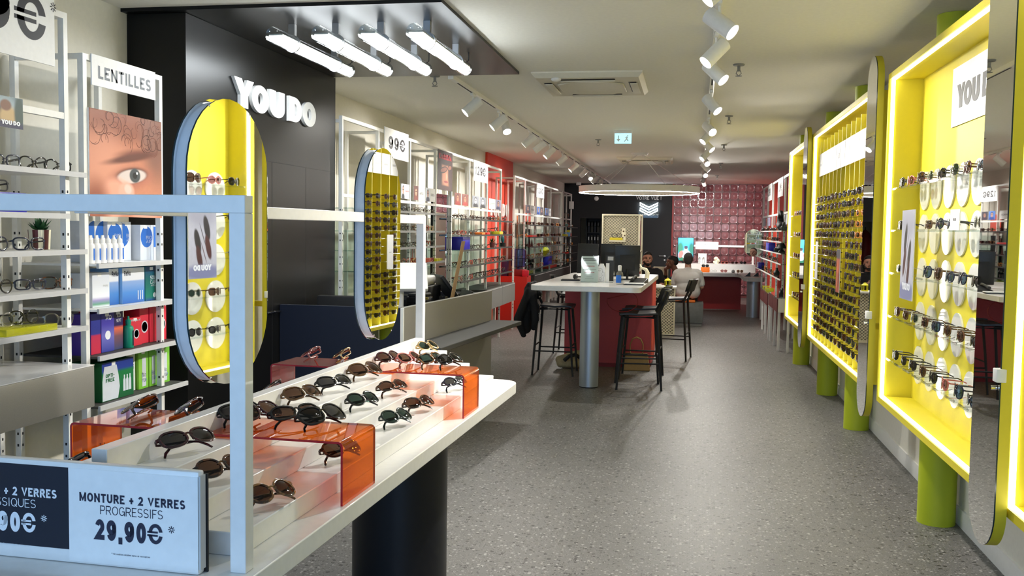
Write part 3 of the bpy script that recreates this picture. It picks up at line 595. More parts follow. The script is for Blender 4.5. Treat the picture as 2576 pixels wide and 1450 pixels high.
def glasses_parts(kind='panto', rim=.0038, folded=True, n=28, wire=False, wrap=2.2, sunk=0.):
    """builders for frame, two lenses and two temples, resting on z = 0 and facing -y"""
    ol = outline(kind, n); a = max(p[0] for p in ol); b = max(p[1] for p in ol); bz = -min(p[1] for p in ol)
    cx = a+.0085; hz = bz+rim
    Y = lambda x: wrap*x*x
    fr = MB(); lens = []
    for s in (-1, 1):
        vs = []; fs = []; K = 6
        prof = [(-.0008,-.0017),(rim*.5,-.0026),(rim,-.0014),(rim,.0014),(rim*.5,.0024),(-.0008,.0015)]
        for i in range(n):
            x, z = ol[i]; x1, z1 = ol[(i+1) % n]; x0, z0 = ol[i-1]; tx, tz = x1-x0, z1-z0; l = math.hypot(tx, tz); nx, nz = tz/l, -tx/l
            for o, d in prof:
                X = s*(cx+x+nx*o); vs.append((X, Y(X)+d, hz+z+nz*o))
        for i in range(n):
            j = (i+1) % n
            for q in range(K):
                f = (i*K+q, j*K+q, j*K+(q+1) % K, i*K+(q+1) % K); fs.append(f if s < 0 else f[::-1])
        fr.add(vs, fs)
        # end piece to the hinge
        X0 = s*(cx+a*.96); X1 = s*(cx+a+rim+.0045); zt = hz+b*.5
        fr.add([(X0,Y(X0)-.002,zt-.004),(X1,Y(X1)-.001,zt-.003),(X1,Y(X1)-.001,zt+.004),(X0,Y(X0)-.002,zt+.006),(X0,Y(X0)+.003,zt-.004),(X1,Y(X1)+.006,zt-.003),(X1,Y(X1)+.006,zt+.004),(X0,Y(X0)+.003,zt+.006)],
               [(0,1,2,3),(7,6,5,4),(0,4,5,1),(1,5,6,2),(2,6,7,3),(3,7,4,0)])
        # nose pad
        fr.ball((s*.0095, .004, hz-b*.25), (.0022,.004,.0055), 8, 6)
        lm = MB(); rings = [1., .7, .35]; vs = []; fs = []
        for r in rings:
            for x, z in ol:
                X = s*(cx+x*r); vs.append((X, Y(X)-.0028*(1-r*r), hz+z*r))
        X = s*cx; vs.append((X, Y(X)-.0028, hz))
        for r in range(2):
            for i in range(n):
                j = (i+1) % n; f = (r*n+i, r*n+j, (r+1)*n+j, (r+1)*n+i); fs.append(f if s < 0 else f[::-1])
        for i in range(n):
            f = (2*n+i, 2*n+(i+1) % n, 3*n); fs.append(f if s < 0 else f[::-1])
        lm.add(vs, fs); lens.append(lm)
    zb = hz+b*.30
    fr.tube([(-.0125,.0005,zb-.003),(-.007,-.0008,zb+.0015),(0,-.001,zb+.0028),(.007,-.0008,zb+.0015),(.0125,.0005,zb-.003)], .0013 if wire else .0026, 8)
    if wire: fr.tube([(-.015,0,hz+b*.72),(0,-.001,hz+b*.85),(.015,0,hz+b*.72)], .0012, 6)
    tem = []; zt = hz+b*.5; Xh = cx+a+rim+.0035; r = .0012 if wire else .0026
    for s in (-1, 1):
        t = MB(); y0 = Y(Xh)+.005
        if folded:
            d = .006 if s > 0 else .0
            path = [(s*Xh,y0,zt),(s*(Xh-.003),y0+.008+d,zt-.001),(s*(Xh-.02),y0+.010+d,zt-.002),(-s*.01,y0+.010+d,zt-.004),(-s*.040,y0+.012+d,zt-.010),(-s*.058,y0+.013+d,zt-.024),(-s*.066,y0+.013+d,zt-.036)]
        else:
            path = [(s*Xh,y0,zt),(s*(Xh+.001),y0+.02,zt),(s*(Xh-.001),y0+.06,zt-.001),(s*(Xh-.004),y0+.094,zt-.002),(s*(Xh-.006),y0+.112,zt-.009),(s*(Xh-.008),y0+.132,zt-.026)]
        t.tube(path, [r*1.5,r*1.5,r*1.3,r*1.2,r*1.4,r*1.6,r*1.3][:len(path)], 6, flat=.75); tem.append(t)
    return fr, lens, tem
def _rest(mbs, tilt):
    """lean the glasses back by tilt degrees and set their lowest points on z = 0"""
    M = Matrix.Rotation(-R(tilt), 4, 'X')
    for mb in mbs: mb.v = [M @ v for v in mb.v]
    lo = min(v.z for mb in mbs for v in mb.v)
    for mb in mbs: mb.v = [v-Vector((0,0,lo)) for v in mb.v]
_GC = {}
def sunglasses(loc, rz, label, kind='panto', frame='frame_black', lens='lens_grey', folded=True, tilt=56, rim=.0052, wire=False, group=None, name='sunglasses', tag_card=False, n=28):
    """one pair of glasses as a thing with frame, two lenses and two temples; rz 0 faces -Y"""
    key = (kind, frame, lens, folded, tilt, rim, wire, tag_card, n)
    if key not in _GC:
        fr, le, te = glasses_parts(kind, rim, folded, n, wire)
        extra = []
        if tag_card:
            c = MB(); x = max(abs(v.x) for v in te[1].v); z = sum(v.z for v in te[1].v[:6])/6
            c.box(-x-.0028, -x-.0022, .03, .075, z-.006, z+.006); extra = [c]
        _rest([fr]+le+te+extra, tilt)
        _GC[key] = None
        t = thing(name, label, 'sunglasses' if name == 'sunglasses' else 'glasses', loc, rz, group)
        fr.build('frame', frame, t, smooth=50)
        for l in le: l.build('lens', lens, t, smooth=60)
        tp = [x.build('temple', frame, t, smooth=50) for x in te]
        for x in extra: x.build('price_tag', 'paper', tp[0], smooth=0)
        _GC[key] = t; return t
    t = dup(_GC[key], loc, rz, label)
    t.name = name
    if group: t['group'] = group
    elif 'group' in t: del t['group']
    return t
_GM = {}
def small_glasses(loc, rz, label, kind='panto', frame='frame_black', lens='lens_grey', folded=False, tilt=0, group=None, name='sunglasses', n=12, rim=.0045):
    """a pair too small in the photo for its parts to show: one mesh"""
    key = (kind, frame, lens, folded, tilt, n)
    if key not in _GM:
        fr, le, te = glasses_parts(kind, rim, folded, n)
        _rest([fr]+le+te, tilt)
        m = MB()
        for k, mb in enumerate([fr]+te+le):
            m.add(mb.v, mb.f, 0 if k < 3 else 1)
        o = m.build(name, [frame, lens], smooth=50); _GM[key] = o.data
    else:
        o = bpy.data.objects.new(name, _GM[key]); COL.objects.link(o)
    o.location = loc; o.rotation_euler = (0, 0, rz)
    return tag(o, label, 'sunglasses' if name == 'sunglasses' else 'glasses', group)
# ================================================================== display table with steps, arch, mirrors and sunglasses
TO = Vector((-1.265, 3.10, 0)); TR = R(-1.8)
def tw(u, v, z=0):
    """table coordinates (across, along, height) -> shop coordinates"""
    c, s = math.cos(TR), math.sin(TR); return Vector((TO.x+u*c-v*s, TO.y+u*s+v*c, z))
T = thing('display_table', 'long white stepped sunglasses display table on dark round columns', 'display table', TO, TR)
def rrect(x0, x1, y0, y1, r, n=8):
    return arc(x1-r,y1-r,r,r,0,90,n)+arc(x0+r,y1-r,r,r,90,180,n)+arc(x0+r,y0+r,r,r,180,270,n)+arc(x1-r,y0+r,r,r,270,360,n)
MB().prism(rrect(-.43,.43,-1.42,1.45,.10), .82, .87).build('tabletop', 'white_satin', T, bevel=.003)
for v in (.93, -.85):
    MB().lathe([(.21,0),(.21,.82)], (0,v,0), 48).build('column', 'navy_column', T)
for s in (1, -1):
    for k, (uw, z0, z1) in enumerate(((.35,.87,.923),(.235,.923,.976),(.125,.976,1.03))):
        MB().box(min(s*.02,s*uw), max(s*.02,s*uw), -1.165, 1.23, z0, z1).build('display_step', 'white_satin', T, bevel=.003)
MB().box(-.02,.02,-1.17,1.185,.87,1.09).build('spine_rail', 'white_satin', T, bevel=.002)
for s in (1, -1): MB().box(s*.39-.018,s*.39+.018,-1.258,-1.222,.87,1.626).build('arch_post', 'white_satin', T, bevel=.002)
MB().box(-.408,.408,-1.258,-1.222,1.626,1.663).build('arch_bar', 'white_satin', T, bevel=.002)
for v0, v1 in ((-1.222,-.825),(-.400,.428),(.835,1.186)): MB().box(-.017,.017,v0,v1,1.622,1.659).build('spine_bar', 'white_satin', T, bevel=.002)
MB().box(-.018,.018,1.186,1.22,.87,1.659).build('end_post', 'white_satin', T, bevel=.002)
def capsule(w, h, n=18):
    """upright capsule outline: half width w, half height h"""
    return arc(0,h-w,w,w,0,180,n)+arc(0,-(h-w),w,w,180,360,n)
def drum_mirror(v, z, w, h, th, label):
    t = thing('capsule_mirror', label, 'mirror', tw(0, v, z), R(90-th))
    o = capsule(w, h); d = .023
    m = MB()
    n = len(o); io = [(x*.955, y*.98) for x, y in o]
    vs = [(x,-d+.004,y) for x, y in io]+[(x,d-.004,y) for x, y in io]
    m.add(vs, [(i,(i+1) % n,n+(i+1) % n,n+i) for i in range(n)]); m.build('drum_band', 'drum_white', t)
    for s, nm in ((-1, 'mirror_face'), (1, 'mirror_back')):
        y0, y1 = (s*d, s*(d-.005)) if s < 0 else (d-.005, d)
        m = MB().prism(o, min(y0,y1), max(y0,y1), 'y'); 
        m.m = [0, 0]+[1]*n
        m.build(nm, ['mirror','mirror_edge'], t, smooth=30)
    for a in (60, 120, 240, 300): MB().ball((w*.99*math.cos(R(a)), -d+.001, (h-w)*(1 if a < 180 else -1)+w*.99*math.sin(R(a))), .0035, 8, 6).build('stud', 'chrome', t)
    return t
drum_mirror(-.612, 1.553, .209, .397, 3.9, 'large capsule mirror on the display table nearest the white arch')
drum_mirror(.632, 1.533, .200, .390, 2.7, 'capsule mirror on the far end of the display table, in front of the black wall')
# acrylic risers
def riser(s, v0, v1, matn, label):
    t = thing('acrylic_riser', label, 'riser', tw(0, (v0+v1)/2), TR); w = (v1-v0)/2
    zt, zi, r = 1.0405, 1.0345, .014; uo, ui = .416, .410
    pr = [(.024,zi),(ui-r+.006,zi)]+[(ui-r+.006+(r-.006)*math.sin(R(a)), zi-(r-.006)+(r-.006)*math.cos(R(a))) for a in range(0,91,15)][1:]+[(ui,.8705),(uo,.8705)]
    pr += [(uo-r+r*math.cos(R(a)), zt-r+r*math.sin(R(a))) for a in range(0,91,15)]+[(.024,zt)]
    m = MB().prism([(s*a,b) for a, b in pr], -w, w, 'y'); m.m[0] = 1; m.m[1] = 1
    o = m.build('bent_sheet', [matn, 'acrylic_edge'], t, smooth=40); return t
riser(1, -.75, -.51, 'orange_acrylic', 'orange acrylic riser loaded with black sunglasses, nearest on the aisle side of the table')
riser(1, .46, .69, 'orange_acrylic', 'orange acrylic riser at the far end of the aisle side of the table')
riser(-1, -.72, -.49, 'orange_acrylic', 'orange acrylic riser behind the rail nearest the contact lens shelf')
riser(-1, .51, .73, 'rose_acrylic', 'reddish acrylic riser behind the rail in front of the navy counter')
# sunglasses on the aisle side: (x, y, z, turn, label, shape, frame, lens)
S1, S2, S3, RT = .9235, .9765, 1.0305, 1.041
G_ = 'sunglasses on the white display table'
for x, y, z, a, lab, k, f, l in [
    (-1.225,2.17,S3,62,'dark tortoise cat-eye sunglasses alone on the top step beside the price sign','cat','burgundy','lens_grey'),
    (-1.21,2.86,S3,66,'clear brown square sunglasses on the top step between the two orange risers','square','frame_brown','lens_brown'),
    (-1.195,3.10,S3,66,'black cat-eye sunglasses second on the top step between the orange risers','cat','frame_black','lens_grey'),
    (-1.183,3.40,S3,66,'brown big square sunglasses on the top step just before the far orange riser','big','frame_brown','lens_brown'),
    (-1.160,4.18,S3,70,'small round gold sunglasses at the far end of the top step','round','frame_gold','lens_green'),
    (-1.105,2.13,S2,64,'brown tortoise sunglasses on the middle step partly hidden by the white arch post','panto','tortoise','lens_brown'),
    (-1.085,3.10,S2,66,'black round sunglasses on the middle step between the orange risers','panto','frame_black','lens_green'),
    (-1.070,3.38,S2,66,'small dark tortoise sunglasses on the middle step before the far orange riser','oval','tortoise','lens_brown'),
    (-.975,2.13,S1,64,'light tortoise round sunglasses on the lowest step beside the arch post','round','tortoise_light','lens_brown'),
    (-.975,2.60,S1,64,'sunglasses on the lowest step seen through the near orange riser','panto','tortoise','lens_brown'),
    (-.965,3.10,S1,66,'dark green sunglasses on the lowest step between the orange risers','panto','frame_green','lens_green'),
    (-.960,3.36,S1,66,'tortoise cat-eye sunglasses on the lowest step before the far orange riser','cat','tortoise','lens_brown'),
    (-.950,3.86,S1,68,'sunglasses on the lowest step seen through the far orange riser','oval','frame_navy','lens_grey')]:
    sunglasses((x+(.036 if z > 1.0 else .030),y-.02,z), R(a), lab, k, f, l, group=G_)
for i, (x, lab, k, f, l, dy, a) in enumerate([(-1.200,'black sunglasses farthest back on the near orange riser','square','frame_black','lens_grey',0,70),(-1.145,'dark brown sunglasses, second from the rail on the near orange riser','big','burgundy','lens_brown',-.005,66),
    (-1.045,'narrow black cat-eye sunglasses in the middle of the near orange riser','cat','frame_black','lens_brown',.0,50),(-.955,'big black sunglasses at the front edge of the near orange riser','big','frame_black','lens_grey',-.005,64)]):
    sunglasses((x,2.47+dy,RT), R(a), lab, k, f, l, group='sunglasses on the near orange riser')
for i, (x, lab, k, f, l) in enumerate([(-1.150,'dark tortoise sunglasses farthest back on the far orange riser','panto','burgundy','lens_brown'),(-1.065,'plum sunglasses second from the rail on the far orange riser','panto','frame_rose','lens_brown'),
    (-.975,'dark green sunglasses third from the rail on the far orange riser','square','tortoise_light','lens_green'),(-.900,'black sunglasses at the front edge of the far orange riser','square','frame_black','lens_grey')]):
    sunglasses((x,3.67,RT), R(68), lab, k, f, l, group='sunglasses on the far orange riser')
for x, y, z, a, lab, k, f, l in [(-1.585,2.49,RT,-82,'tortoise sunglasses seen from behind, outer pair on the orange riser behind the rail','big','tortoise','lens_rose'),(-1.43,2.50,RT,-78,'dark sunglasses seen from behind, beside the rail on the orange riser','square','tortoise','lens_blue'),
    (-1.56,3.72,RT,-86,'crystal pink glasses, outer pair on the reddish riser','square','frame_rose','lens_rose'),(-1.43,3.73,RT,-84,'gold and pink glasses next to the rail on the reddish riser','panto','frame_gold','lens_rose'),
    (-1.50,2.06,S2,-80,'dark sunglasses behind the near end of the rail, peeking over the price sign','panto','frame_black','lens_grey'),
    (-1.52,3.25,S2,-80,'dark sunglasses on the back steps behind the rail','panto','tortoise','lens_brown')]:
    sunglasses((x,y,z), R(a), lab, k, f, l, group='sunglasses behind the table rail')
# price display at the near end
t = thing('price_display', 'white and navy price sign block standing on the near end of the table', 'price sign', tw(-.036, -1.262, .8705), TR)
MB().rbox(-.26,.356,-.030,-.006,0,.219,.005).build('holder', 'white_satin', t)
MB().box(.3562,.3605,-.0305,-.010,.012,.210).build('end_plate', 'grey_light', t)
MB().box(-.26,.362,-.0055,-.0005,.0,.210).build('back_plate', 'black_matt', t)
y = -.0312
pw = MB().box(.050,.355,y,-.0300,.006,.208).build('white_panel', 'paper', t, smooth=0)
pn = MB().box(-.255,.050,y,-.0300,.030,.208).build('navy_panel', 'navy', t, smooth=0)
def price_text(t, u0, W, z0, H, mn, second, price, b0):
    P = lambda a, b: (u0+a*W, y, z0+b*H); D = lambda a: (a*W, 0, 0); E = lambda b: (0, 0, b*H)
    text_part(t, 'MONTURE + 2 VERRES', P(.085,.655), D(.82), E(.095), mn, .21)
    text_part(t, second, P(.25,.53), D(.485), E(.095), mn, .09)
    text_part(t, '* Voir conditions detaillees aupres de votre opticien', P(.335,.105), D(.3), E(.022), mn, .12)
    text_part(t, price, P(b0,.255), D(.605-b0), E(.22), mn, .25)
    MB_ = MB(); euro(P(.615,.262), UX, H*.215, MB_); MB_.build('euro_sign', mn, t, smooth=0)
    MB_ = MB(); star(P(.80,.43), UX, H*.075, MB_); MB_.build('asterisk', mn, t, smooth=0)
price_text(pw, .050, .305, .006, .202, 'navy_ink', 'PROGRESSIFS', '29,90', .195)
price_text(pn, -.255, .305, .006, .202, 'white_ink', 'CLASSIQUES', '19,90', .195)
# ================================================================== shelving on the cream wall, near part
XF = -2.75                                     # front plane of the white shelf frames
def post(mb, x, y, z0, z1, w=.014): mb.box(x-w, x+w, y-w, y+w, z0, z1)
def upright(t, x, y, z1, holes=True, z0=0.):
    m = MB(); post(m, x, y, z0, z1)
    if holes:
        z = .35
        while z < 1.85:
            for dz in (0, .055): m.box(x+.0138, x+.0146, y-.0045, y+.0045, z+dz, z+dz+.012, 1); m.box(x-.0045, x+.0045, y-.0146, y-.0138, z+dz, z+dz+.012, 1)
            z += .19
    m.build('upright', ['white_paint', 'black_matt'], t, smooth=0)
def shelf(t, y0, y1, z, x0=-3.10, x1=-2.70, m='white_paint', th=.016, rail=True):
    MB().box(x0, x1, y0, y1, z-.010, z).build('shelf', 'glass_shelf' if m == 'glass' else m, t, smooth=0)
    if rail: MB().box(x1, x1+.012, y0, y1, z-.020, z+.003).build('shelf_rail', 'grey_light', t, smooth=0)
def sign(name, label, y0, y1, z0, z1, x=XF+.0225, cat='sign', group=None, m='paper'):
    """thin board facing the aisle; local x runs along the shop"""
    t = thing(name, label, cat, (x, y0, z0), R(90), group)
    return MB().box(0, y1-y0, 0, .006, 0, z1-z0).build('board', m, t, smooth=0), y1-y0, z1-z0
def price(t, w, h, digits, a0, a1, e0, e1, b0=.30, b1=.74):
    if digits: text_part(t, digits, (a0*w, 0, b0*h), ((a1-a0)*w,0,0), (0,0,(b1-b0)*h), 'ink', .20)
    k = MB(); hh = (b1-b0)*h; u = (e1-e0)*w
    euro((0,0,0), UX, 1, k); s = u/.9
    k.v = [Vector((e0*w+v.x*u/.86, v.y, b0*h+v.z*hh)) for v in k.v]; k.build('euro_sign', 'ink', t, smooth=0)
    k = MB(); star(((e1+.05)*w, 0, (b1-.06)*h), UX, hh*.22, k); k.build('asterisk', 'ink', t, smooth=0)
A = thing('shelf_unit', 'white shelf unit of optical glasses nearest on the cream wall, under a big € board', 'shelf unit', (0,0,0))
for y in (2.55, 3.85):
    upright(A, XF, y, 2.53); upright(A, -3.10, y, 2.53)
MB().box(XF-.014, XF+.014, 2.564, 3.836, 2.502, 2.53).build('top_bar', 'white_paint', A, smooth=0); MB().box(XF-.012, XF+.012, 2.564, 3.836, 2.062, 2.09).build('cross_bar', 'white_paint', A, smooth=0)
for y in (2.55, 3.85): MB().box(-3.086, XF-.014, y-.012, y+.012, 2.505, 2.53).build('depth_bar', 'white_paint', A, smooth=0)
for z, y1 in ((1.827,3.92),(1.640,3.80),(1.481,3.92),(1.303,3.92),(1.133,3.92)): shelf(A, 2.45, y1, z)
MB().rbox(-3.12, -2.62, 2.0, 3.86, .775, .962, .004).build('drawer_box', 'grey_metal', A)
MB().box(-3.10, -2.62, 2.0, 3.86, .9625, .9665).build('drawer_top', 'white_satin', A, smooth=0)
t, w, h = sign('price_board', 'big white board with a black € sign above the nearest shelf unit', 2.95, 3.765, 2.28, 2.64)
price(t, w, h, '99', .08, .66, .69, .94, .24, .76)
photo('print_lake', srgb(90,110,120), [(.55,.55,.5,.6,20,srgb(150,165,170),.5),(.25,.45,.3,.35,0,srgb(60,50,30),.4),(.62,.35,.28,.4,0,srgb(190,160,110),.4),(.55,.72,.16,.2,0,srgb(120,80,55),.3),(.9,.5,.15,.7,0,srgb(50,70,60),.4),(.5,.05,.8,.2,0,srgb(40,40,70),.5)])
t, w, h = sign('photo_card', 'outdoor photo card with white wordmark letters on the nearest shelf unit', 3.33, 3.555, 1.985, 2.11, cat='photo card')
MB().quad((0,-.0006,0), (w,0,0), (0,0,h)).build('picture', 'print_lake', t, smooth=0); logo(MB(), (w*.42,-.0008,h*.10), (w*.5,0,0)).build('lettering', 'white_ink', t, smooth=0)
gl = lambda y, z, a, lab, k='panto', f='frame_black', x=-2.80, grp='glasses on the nearest wall shelves', nm='glasses', l='clear_lens': sunglasses((x, y, z), R(a), lab, k, f, l, folded=False, tilt=4, group=grp, name=nm)
gl(3.54,1.8275,72,'navy square optical glasses, third from the eye poster on the top shelf','square','frame_navy')
gl(3.72,1.8275,72,'black aviator-bar optical glasses in the middle of the top shelf','panto','frame_black')
gl(3.885,1.8275,72,'black hexagonal glasses at the end of the top shelf next to the eye poster','hex','frame_black')
tag(MB().rbox(-.15,.15,-.10,.10,0,.082,.003).build('display_block', 'blue_plastic', loc=(-2.865,3.455,1.6405), rotz=0), 'dark blue block under grey glasses on the second shelf', 'display block')
sunglasses((-2.80,3.47,1.7235), R(75), 'grey rectangular glasses on top of the dark blue block', 'rect', 'grey_dark', 'clear_lens', folded=False, tilt=4, name='glasses', group='glasses on the nearest wall shelves')
gl(3.47,1.4815,75,'navy glasses cut by the picture edge on the potted plant shelf','round','frame_navy')
gl(3.685,1.4815,70,'black square glasses beside the striped flower pot','square','frame_navy')
gl(3.49,1.3035,74,'dark glasses farthest from the eye poster on the shelf below the flower pot','round','frame_black')
gl(3.69,1.3035,70,'thick black glasses in the middle of the shelf below the flower pot','rect','frame_navy')
gl(3.865,1.3035,66,'tortoise glasses at the end of the shelf below the flower pot','square','tortoise')
tag(MB().rbox(-.10,.10,-.16,.16,0,.030,.003).build('display_block', 'yellow_acrylic', loc=(-2.815,3.58,1.1335)), 'translucent yellow slab under black glasses on the lowest shelf', 'display block')
gl(3.645,1.1640,70,'black panto glasses on the yellow slab','panto','frame_black')
gl(3.875,1.1335,62,'crystal clear glasses beside the yellow slab','panto','frame_crystal')
gl(3.49,1.1640,66,'pale pink glasses at the cut end of the yellow slab','round','frame_crystal')
# flower pot
t = thing('potted_plant', 'small succulent in a red and white striped pot beside square glasses', 'potted plant', (-2.88, 3.85, 1.4815))
m = MB(); K = 24
for i in range(K):
    a0, a1 = 2*PI*i/K, 2*PI*(i+1)/K; P = lambda a, r, z: (r*math.cos(a), r*math.sin(a), z)
    m.add([P(a0,.043,0),P(a1,.043,0),P(a1,.048,.088),P(a0,.048,.088)], [(0,1,2,3)], (i//2) % 2)
    m.add([P(a0,.048,.088),P(a1,.048,.088),P(a1,.040,.088),P(a0,.040,.088)], [(0,1,2,3)], 0); m.add([P(a0,.040,.088),P(a1,.040,.088),P(a1,.040,.076),P(a0,.040,.076)], [(0,1,2,3)], 0); m.add([P(a0,.040,.076),P(a1,.040,.076),(0,0,.076)], [(0,1,2)], 2)
m.build('pot', ['cream', 'wine', 'tan_bag'], t, smooth=60)
for k in range(22):
    a = k*2.4; e = .25+.055*k; r = .02+.045*(1-k/26)
    d = Vector((math.cos(a)*math.cos(e), math.sin(a)*math.cos(e), math.sin(e))); c = Vector((0,0,.080)); s_ = d.cross(UZ).normalized(); L_ = .052+.012*(k % 3); u = s_.cross(d).normalized()
    m = MB().add([c, c+d*L_*.5+s_*.0105, c+d*L_+u*.006, c+d*L_*.5-s_*.0105, c+d*L_*.5+u*.006, c+d*L_*.5-u*.003], [(0,1,4),(1,2,4),(2,3,4),(3,0,4),(1,0,5),(2,1,5),(3,2,5),(0,3,5)])
    m.build('leaf', 'leaf', t, smooth=60)
# ------------------------------------------------------------------ contact lens unit
B = thing('shelf_unit', 'white frame shelf unit of contact lens products beside the black wall', 'shelf unit', (0,0,0))
for y in (3.985, 4.625): upright(B, XF, y, 2.378, y > 4); upright(B, -3.10, y, 2.378)
MB().box(XF-.014, XF+.014, 3.999, 4.611, 2.352, 2.378).build('top_bar', 'white_paint', B, smooth=0)
for y in (3.985, 4.625): MB().box(-3.086, XF-.014, y-.012, y+.012, 2.353, 2.378).build('depth_bar', 'white_paint', B, smooth=0)
for z, y1 in ((1.412,4.74),(1.200,4.74),(.978,4.76),(.742,4.80)): shelf(B, 4.002, y1, z, m='white_paint' if z > 1 else 'grey_dark')
t, w, h = sign('header_sign', 'white header board reading LENTILLES above the contact lens shelves', 4.025, 4.56, 2.242, 2.384)
text_part(t, 'LENTILLES', (.09*w,0,.25*h), (.83*w,0,0), (0,0,.42*h), 'grey_ink', .20)
sk = srgb(190,122,92); dk = srgb(112,58,38); hl = srgb(226,172,146); hr = srgb(120,62,36)
photo('print_eye', sk, [(.5,.95,.9,.28,0,srgb(140,78,50),.6),(.9,.75,.25,.5,10,srgb(128,84,68),.7),(.2,.45,.35,.4,0,srgb(206,140,112),.8),(.62,.62,.32,.07,8,srgb(118,62,42),.7),(.55,.585,.42,.045,12,srgb(96,48,32),.6),(.55,.39,.34,.13,8,srgb(168,100,80),.6),
    (.56,.415,.245,.085,8,srgb(70,38,30),.4),(.56,.405,.215,.072,8,srgb(206,190,182),.2),(.60,.415,.082,.075,0,srgb(60,66,68),.2),(.60,.415,.035,.034,0,srgb(8,8,10),.2),(.63,.44,.014,.014,0,srgb(240,240,240),.3),(.47,.33,.12,.03,-30,srgb(232,190,176),.6),
    (.30,.17,.20,.24,-40,srgb(222,156,130),.35),(.48,.24,.12,.12,-38,srgb(228,164,142),.3),(.50,.275,.06,.05,-38,srgb(240,190,176),.4),(.75,.07,.22,.16,10,srgb(214,150,126),.4),(.08,.1,.2,.3,0,srgb(150,84,60),.6)], noise=.10, nscale=26)
mat('print_hair', srgb(112,58,36), .5); mat('print_hair_dark', srgb(78,38,24), .5)
t, w, h = sign('eye_poster', 'large portrait poster of a freckled face, eye and fingertip below the LENTILLES board', 3.998, 4.612, 1.635, 2.135, cat='poster')
MB().quad((0,-.0006,0), (w,0,0), (0,0,h)).build('picture', 'print_eye', t, smooth=0)
rr = random.Random(4)
m = MB()
for k in range(46):
    cx, cz = rr.uniform(.02,.98), rr.uniform(.70,.99); r = rr.uniform(.05,.13); a = rr.uniform(0,360); sweep = rr.uniform(120,300); P = []
    for i in range(13):
        q = a+sweep*i/12; rad = r*(1-.45*i/12); P.append((min(.995,max(.005,cx+rad*math.cos(R(q))*h/w))*w, min(.995,max(.6,cz+rad*math.sin(R(q))))*h))
    v, f = _ribbon(P, rr.uniform(.0015,.004), False); m.add([(a_, -.0010-.00001*k, b_) for a_, b_ in v], f, k % 2)
m.build('printed_curls', ['print_hair', 'print_hair_dark'], t, smooth=0)
# packs on the contact lens shelves (front faces the aisle)
def pack(name, label, y0, y1, z, h, front, side, d=.10, x1=-2.775, texts=(), group=None, tag_=True, cat='box', dots=()):
    t = thing(name, label, cat, (x1, y0, z), R(90), group); w = y1-y0
    root = t; t = MB().rbox(0, w, 0, d, 0, h, .0015).build('carton', side, root)
    MB().quad((.001,-.0005,.001), (w-.002,0,0), (0,0,h-.002)).build('printed_front', front, t, smooth=0)
    for txt, a0, a1, b0, b1, m_, bw in texts: text_part(t, txt, (a0*w,-.0008,b0*h), ((a1-a0)*w,0,0), (0,0,(b1-b0)*h), m_, bw)
    for cx, cz, r, m_ in dots:
        pts = [(max(.002,min(w-.002,cx*w+r*math.cos(2*PI*i/28))), cz*h+r*math.sin(2*PI*i/28)) for i in range(28)]; MB().prism(pts, -.0008, -.0004, 'y').build('round_print', m_, t, smooth=0)
    if tag_: MB().box(w*.30, w*.30+.030, -.0011, -.0004, h*.895, h*.985).build('price_tag', 'paper', t, smooth=0)
    return root
mat('pack_white', srgb(206,212,222), .45)
bands('pr_white', [(0,srgb(200,208,222)),(1,srgb(222,226,232))]); bands('pr_pure', [(0,srgb(220,225,232)),(.08,srgb(90,150,120)),(.2,srgb(150,140,190)),(.3,srgb(226,230,236)),(1,srgb(214,220,232))])
bands('pr_renu', [(0,srgb(30,90,170)),(.3,srgb(70,130,200)),(.62,srgb(140,170,220)),(.66,srgb(225,228,236)),(1,srgb(228,232,236))])
bands('pr_solo', [(0,srgb(20,60,130)),(.12,srgb(10,110,90)),(.6,srgb(12,100,96)),(1,srgb(16,56,110))]); bands('pr_ao', [(0,srgb(50,60,150)),(.4,srgb(110,110,190)),(.7,srgb(70,60,170)),(1,srgb(40,36,130))])
bands('pr_ao2', [(0,srgb(60,70,110)),(.35,srgb(120,80,90)),(.55,srgb(230,110,80)),(.62,srgb(40,30,90)),(1,srgb(24,20,80))]); bands('pr_aoside', [(0,srgb(196,40,70)),(.45,srgb(190,40,80)),(.5,srgb(40,50,140)),(1,srgb(40,50,150))])
bands('pr_red', [(0,srgb(206,44,64)),(1,srgb(214,52,70))]); bands('pr_opti', [(0,srgb(215,225,222)),(.3,srgb(226,232,230)),(1,srgb(220,232,226))]); bands('pr_optig', [(0,srgb(14,90,50)),(.7,srgb(20,120,66)),(.78,srgb(30,60,150)),(1,srgb(26,50,140))]); bands('pr_true', [(0,srgb(120,190,60)),(.5,srgb(150,206,80)),(1,srgb(110,190,60))])
g = 'cartons with blue discs on the top contact lens shelf'
pack('lens_solution_box','white carton with a cropped blue disc, first from the bottles, top contact lens shelf',4.15,4.225,1.4125,.20,'pr_white','pack_white',.13,-2.86,(),g,False,dots=[(1.05,.66,.07,'blue_print')])
pack('lens_solution_box','white carton with a cropped blue disc, second from the bottles, top contact lens shelf',4.227,4.30,1.4125,.20,'pr_white','pack_white',.13,-2.86,(),g,False,dots=[(1.05,.66,.07,'blue_print')])
BA = (('BIO',.45,.9,.60,.69,'pack_white',.09),('AIR',.45,.9,.49,.58,'pack_white',.09))
pack('lens_solution_box','tall white carton with a full blue disc and thin white lettering behind the bottles',4.302,4.425,1.4125,.20,'pr_white','pack_white',.12,-2.84,BA,g,dots=[(.52,.66,.060,'blue_print')])
pack('lens_solution_box','white carton with a half blue disc beside the full disc carton',4.428,4.505,1.4125,.20,'pr_white','pack_white',.12,-2.84,BA[:1]+BA[1:],g,dots=[(.0,.66,.060,'blue_print')])
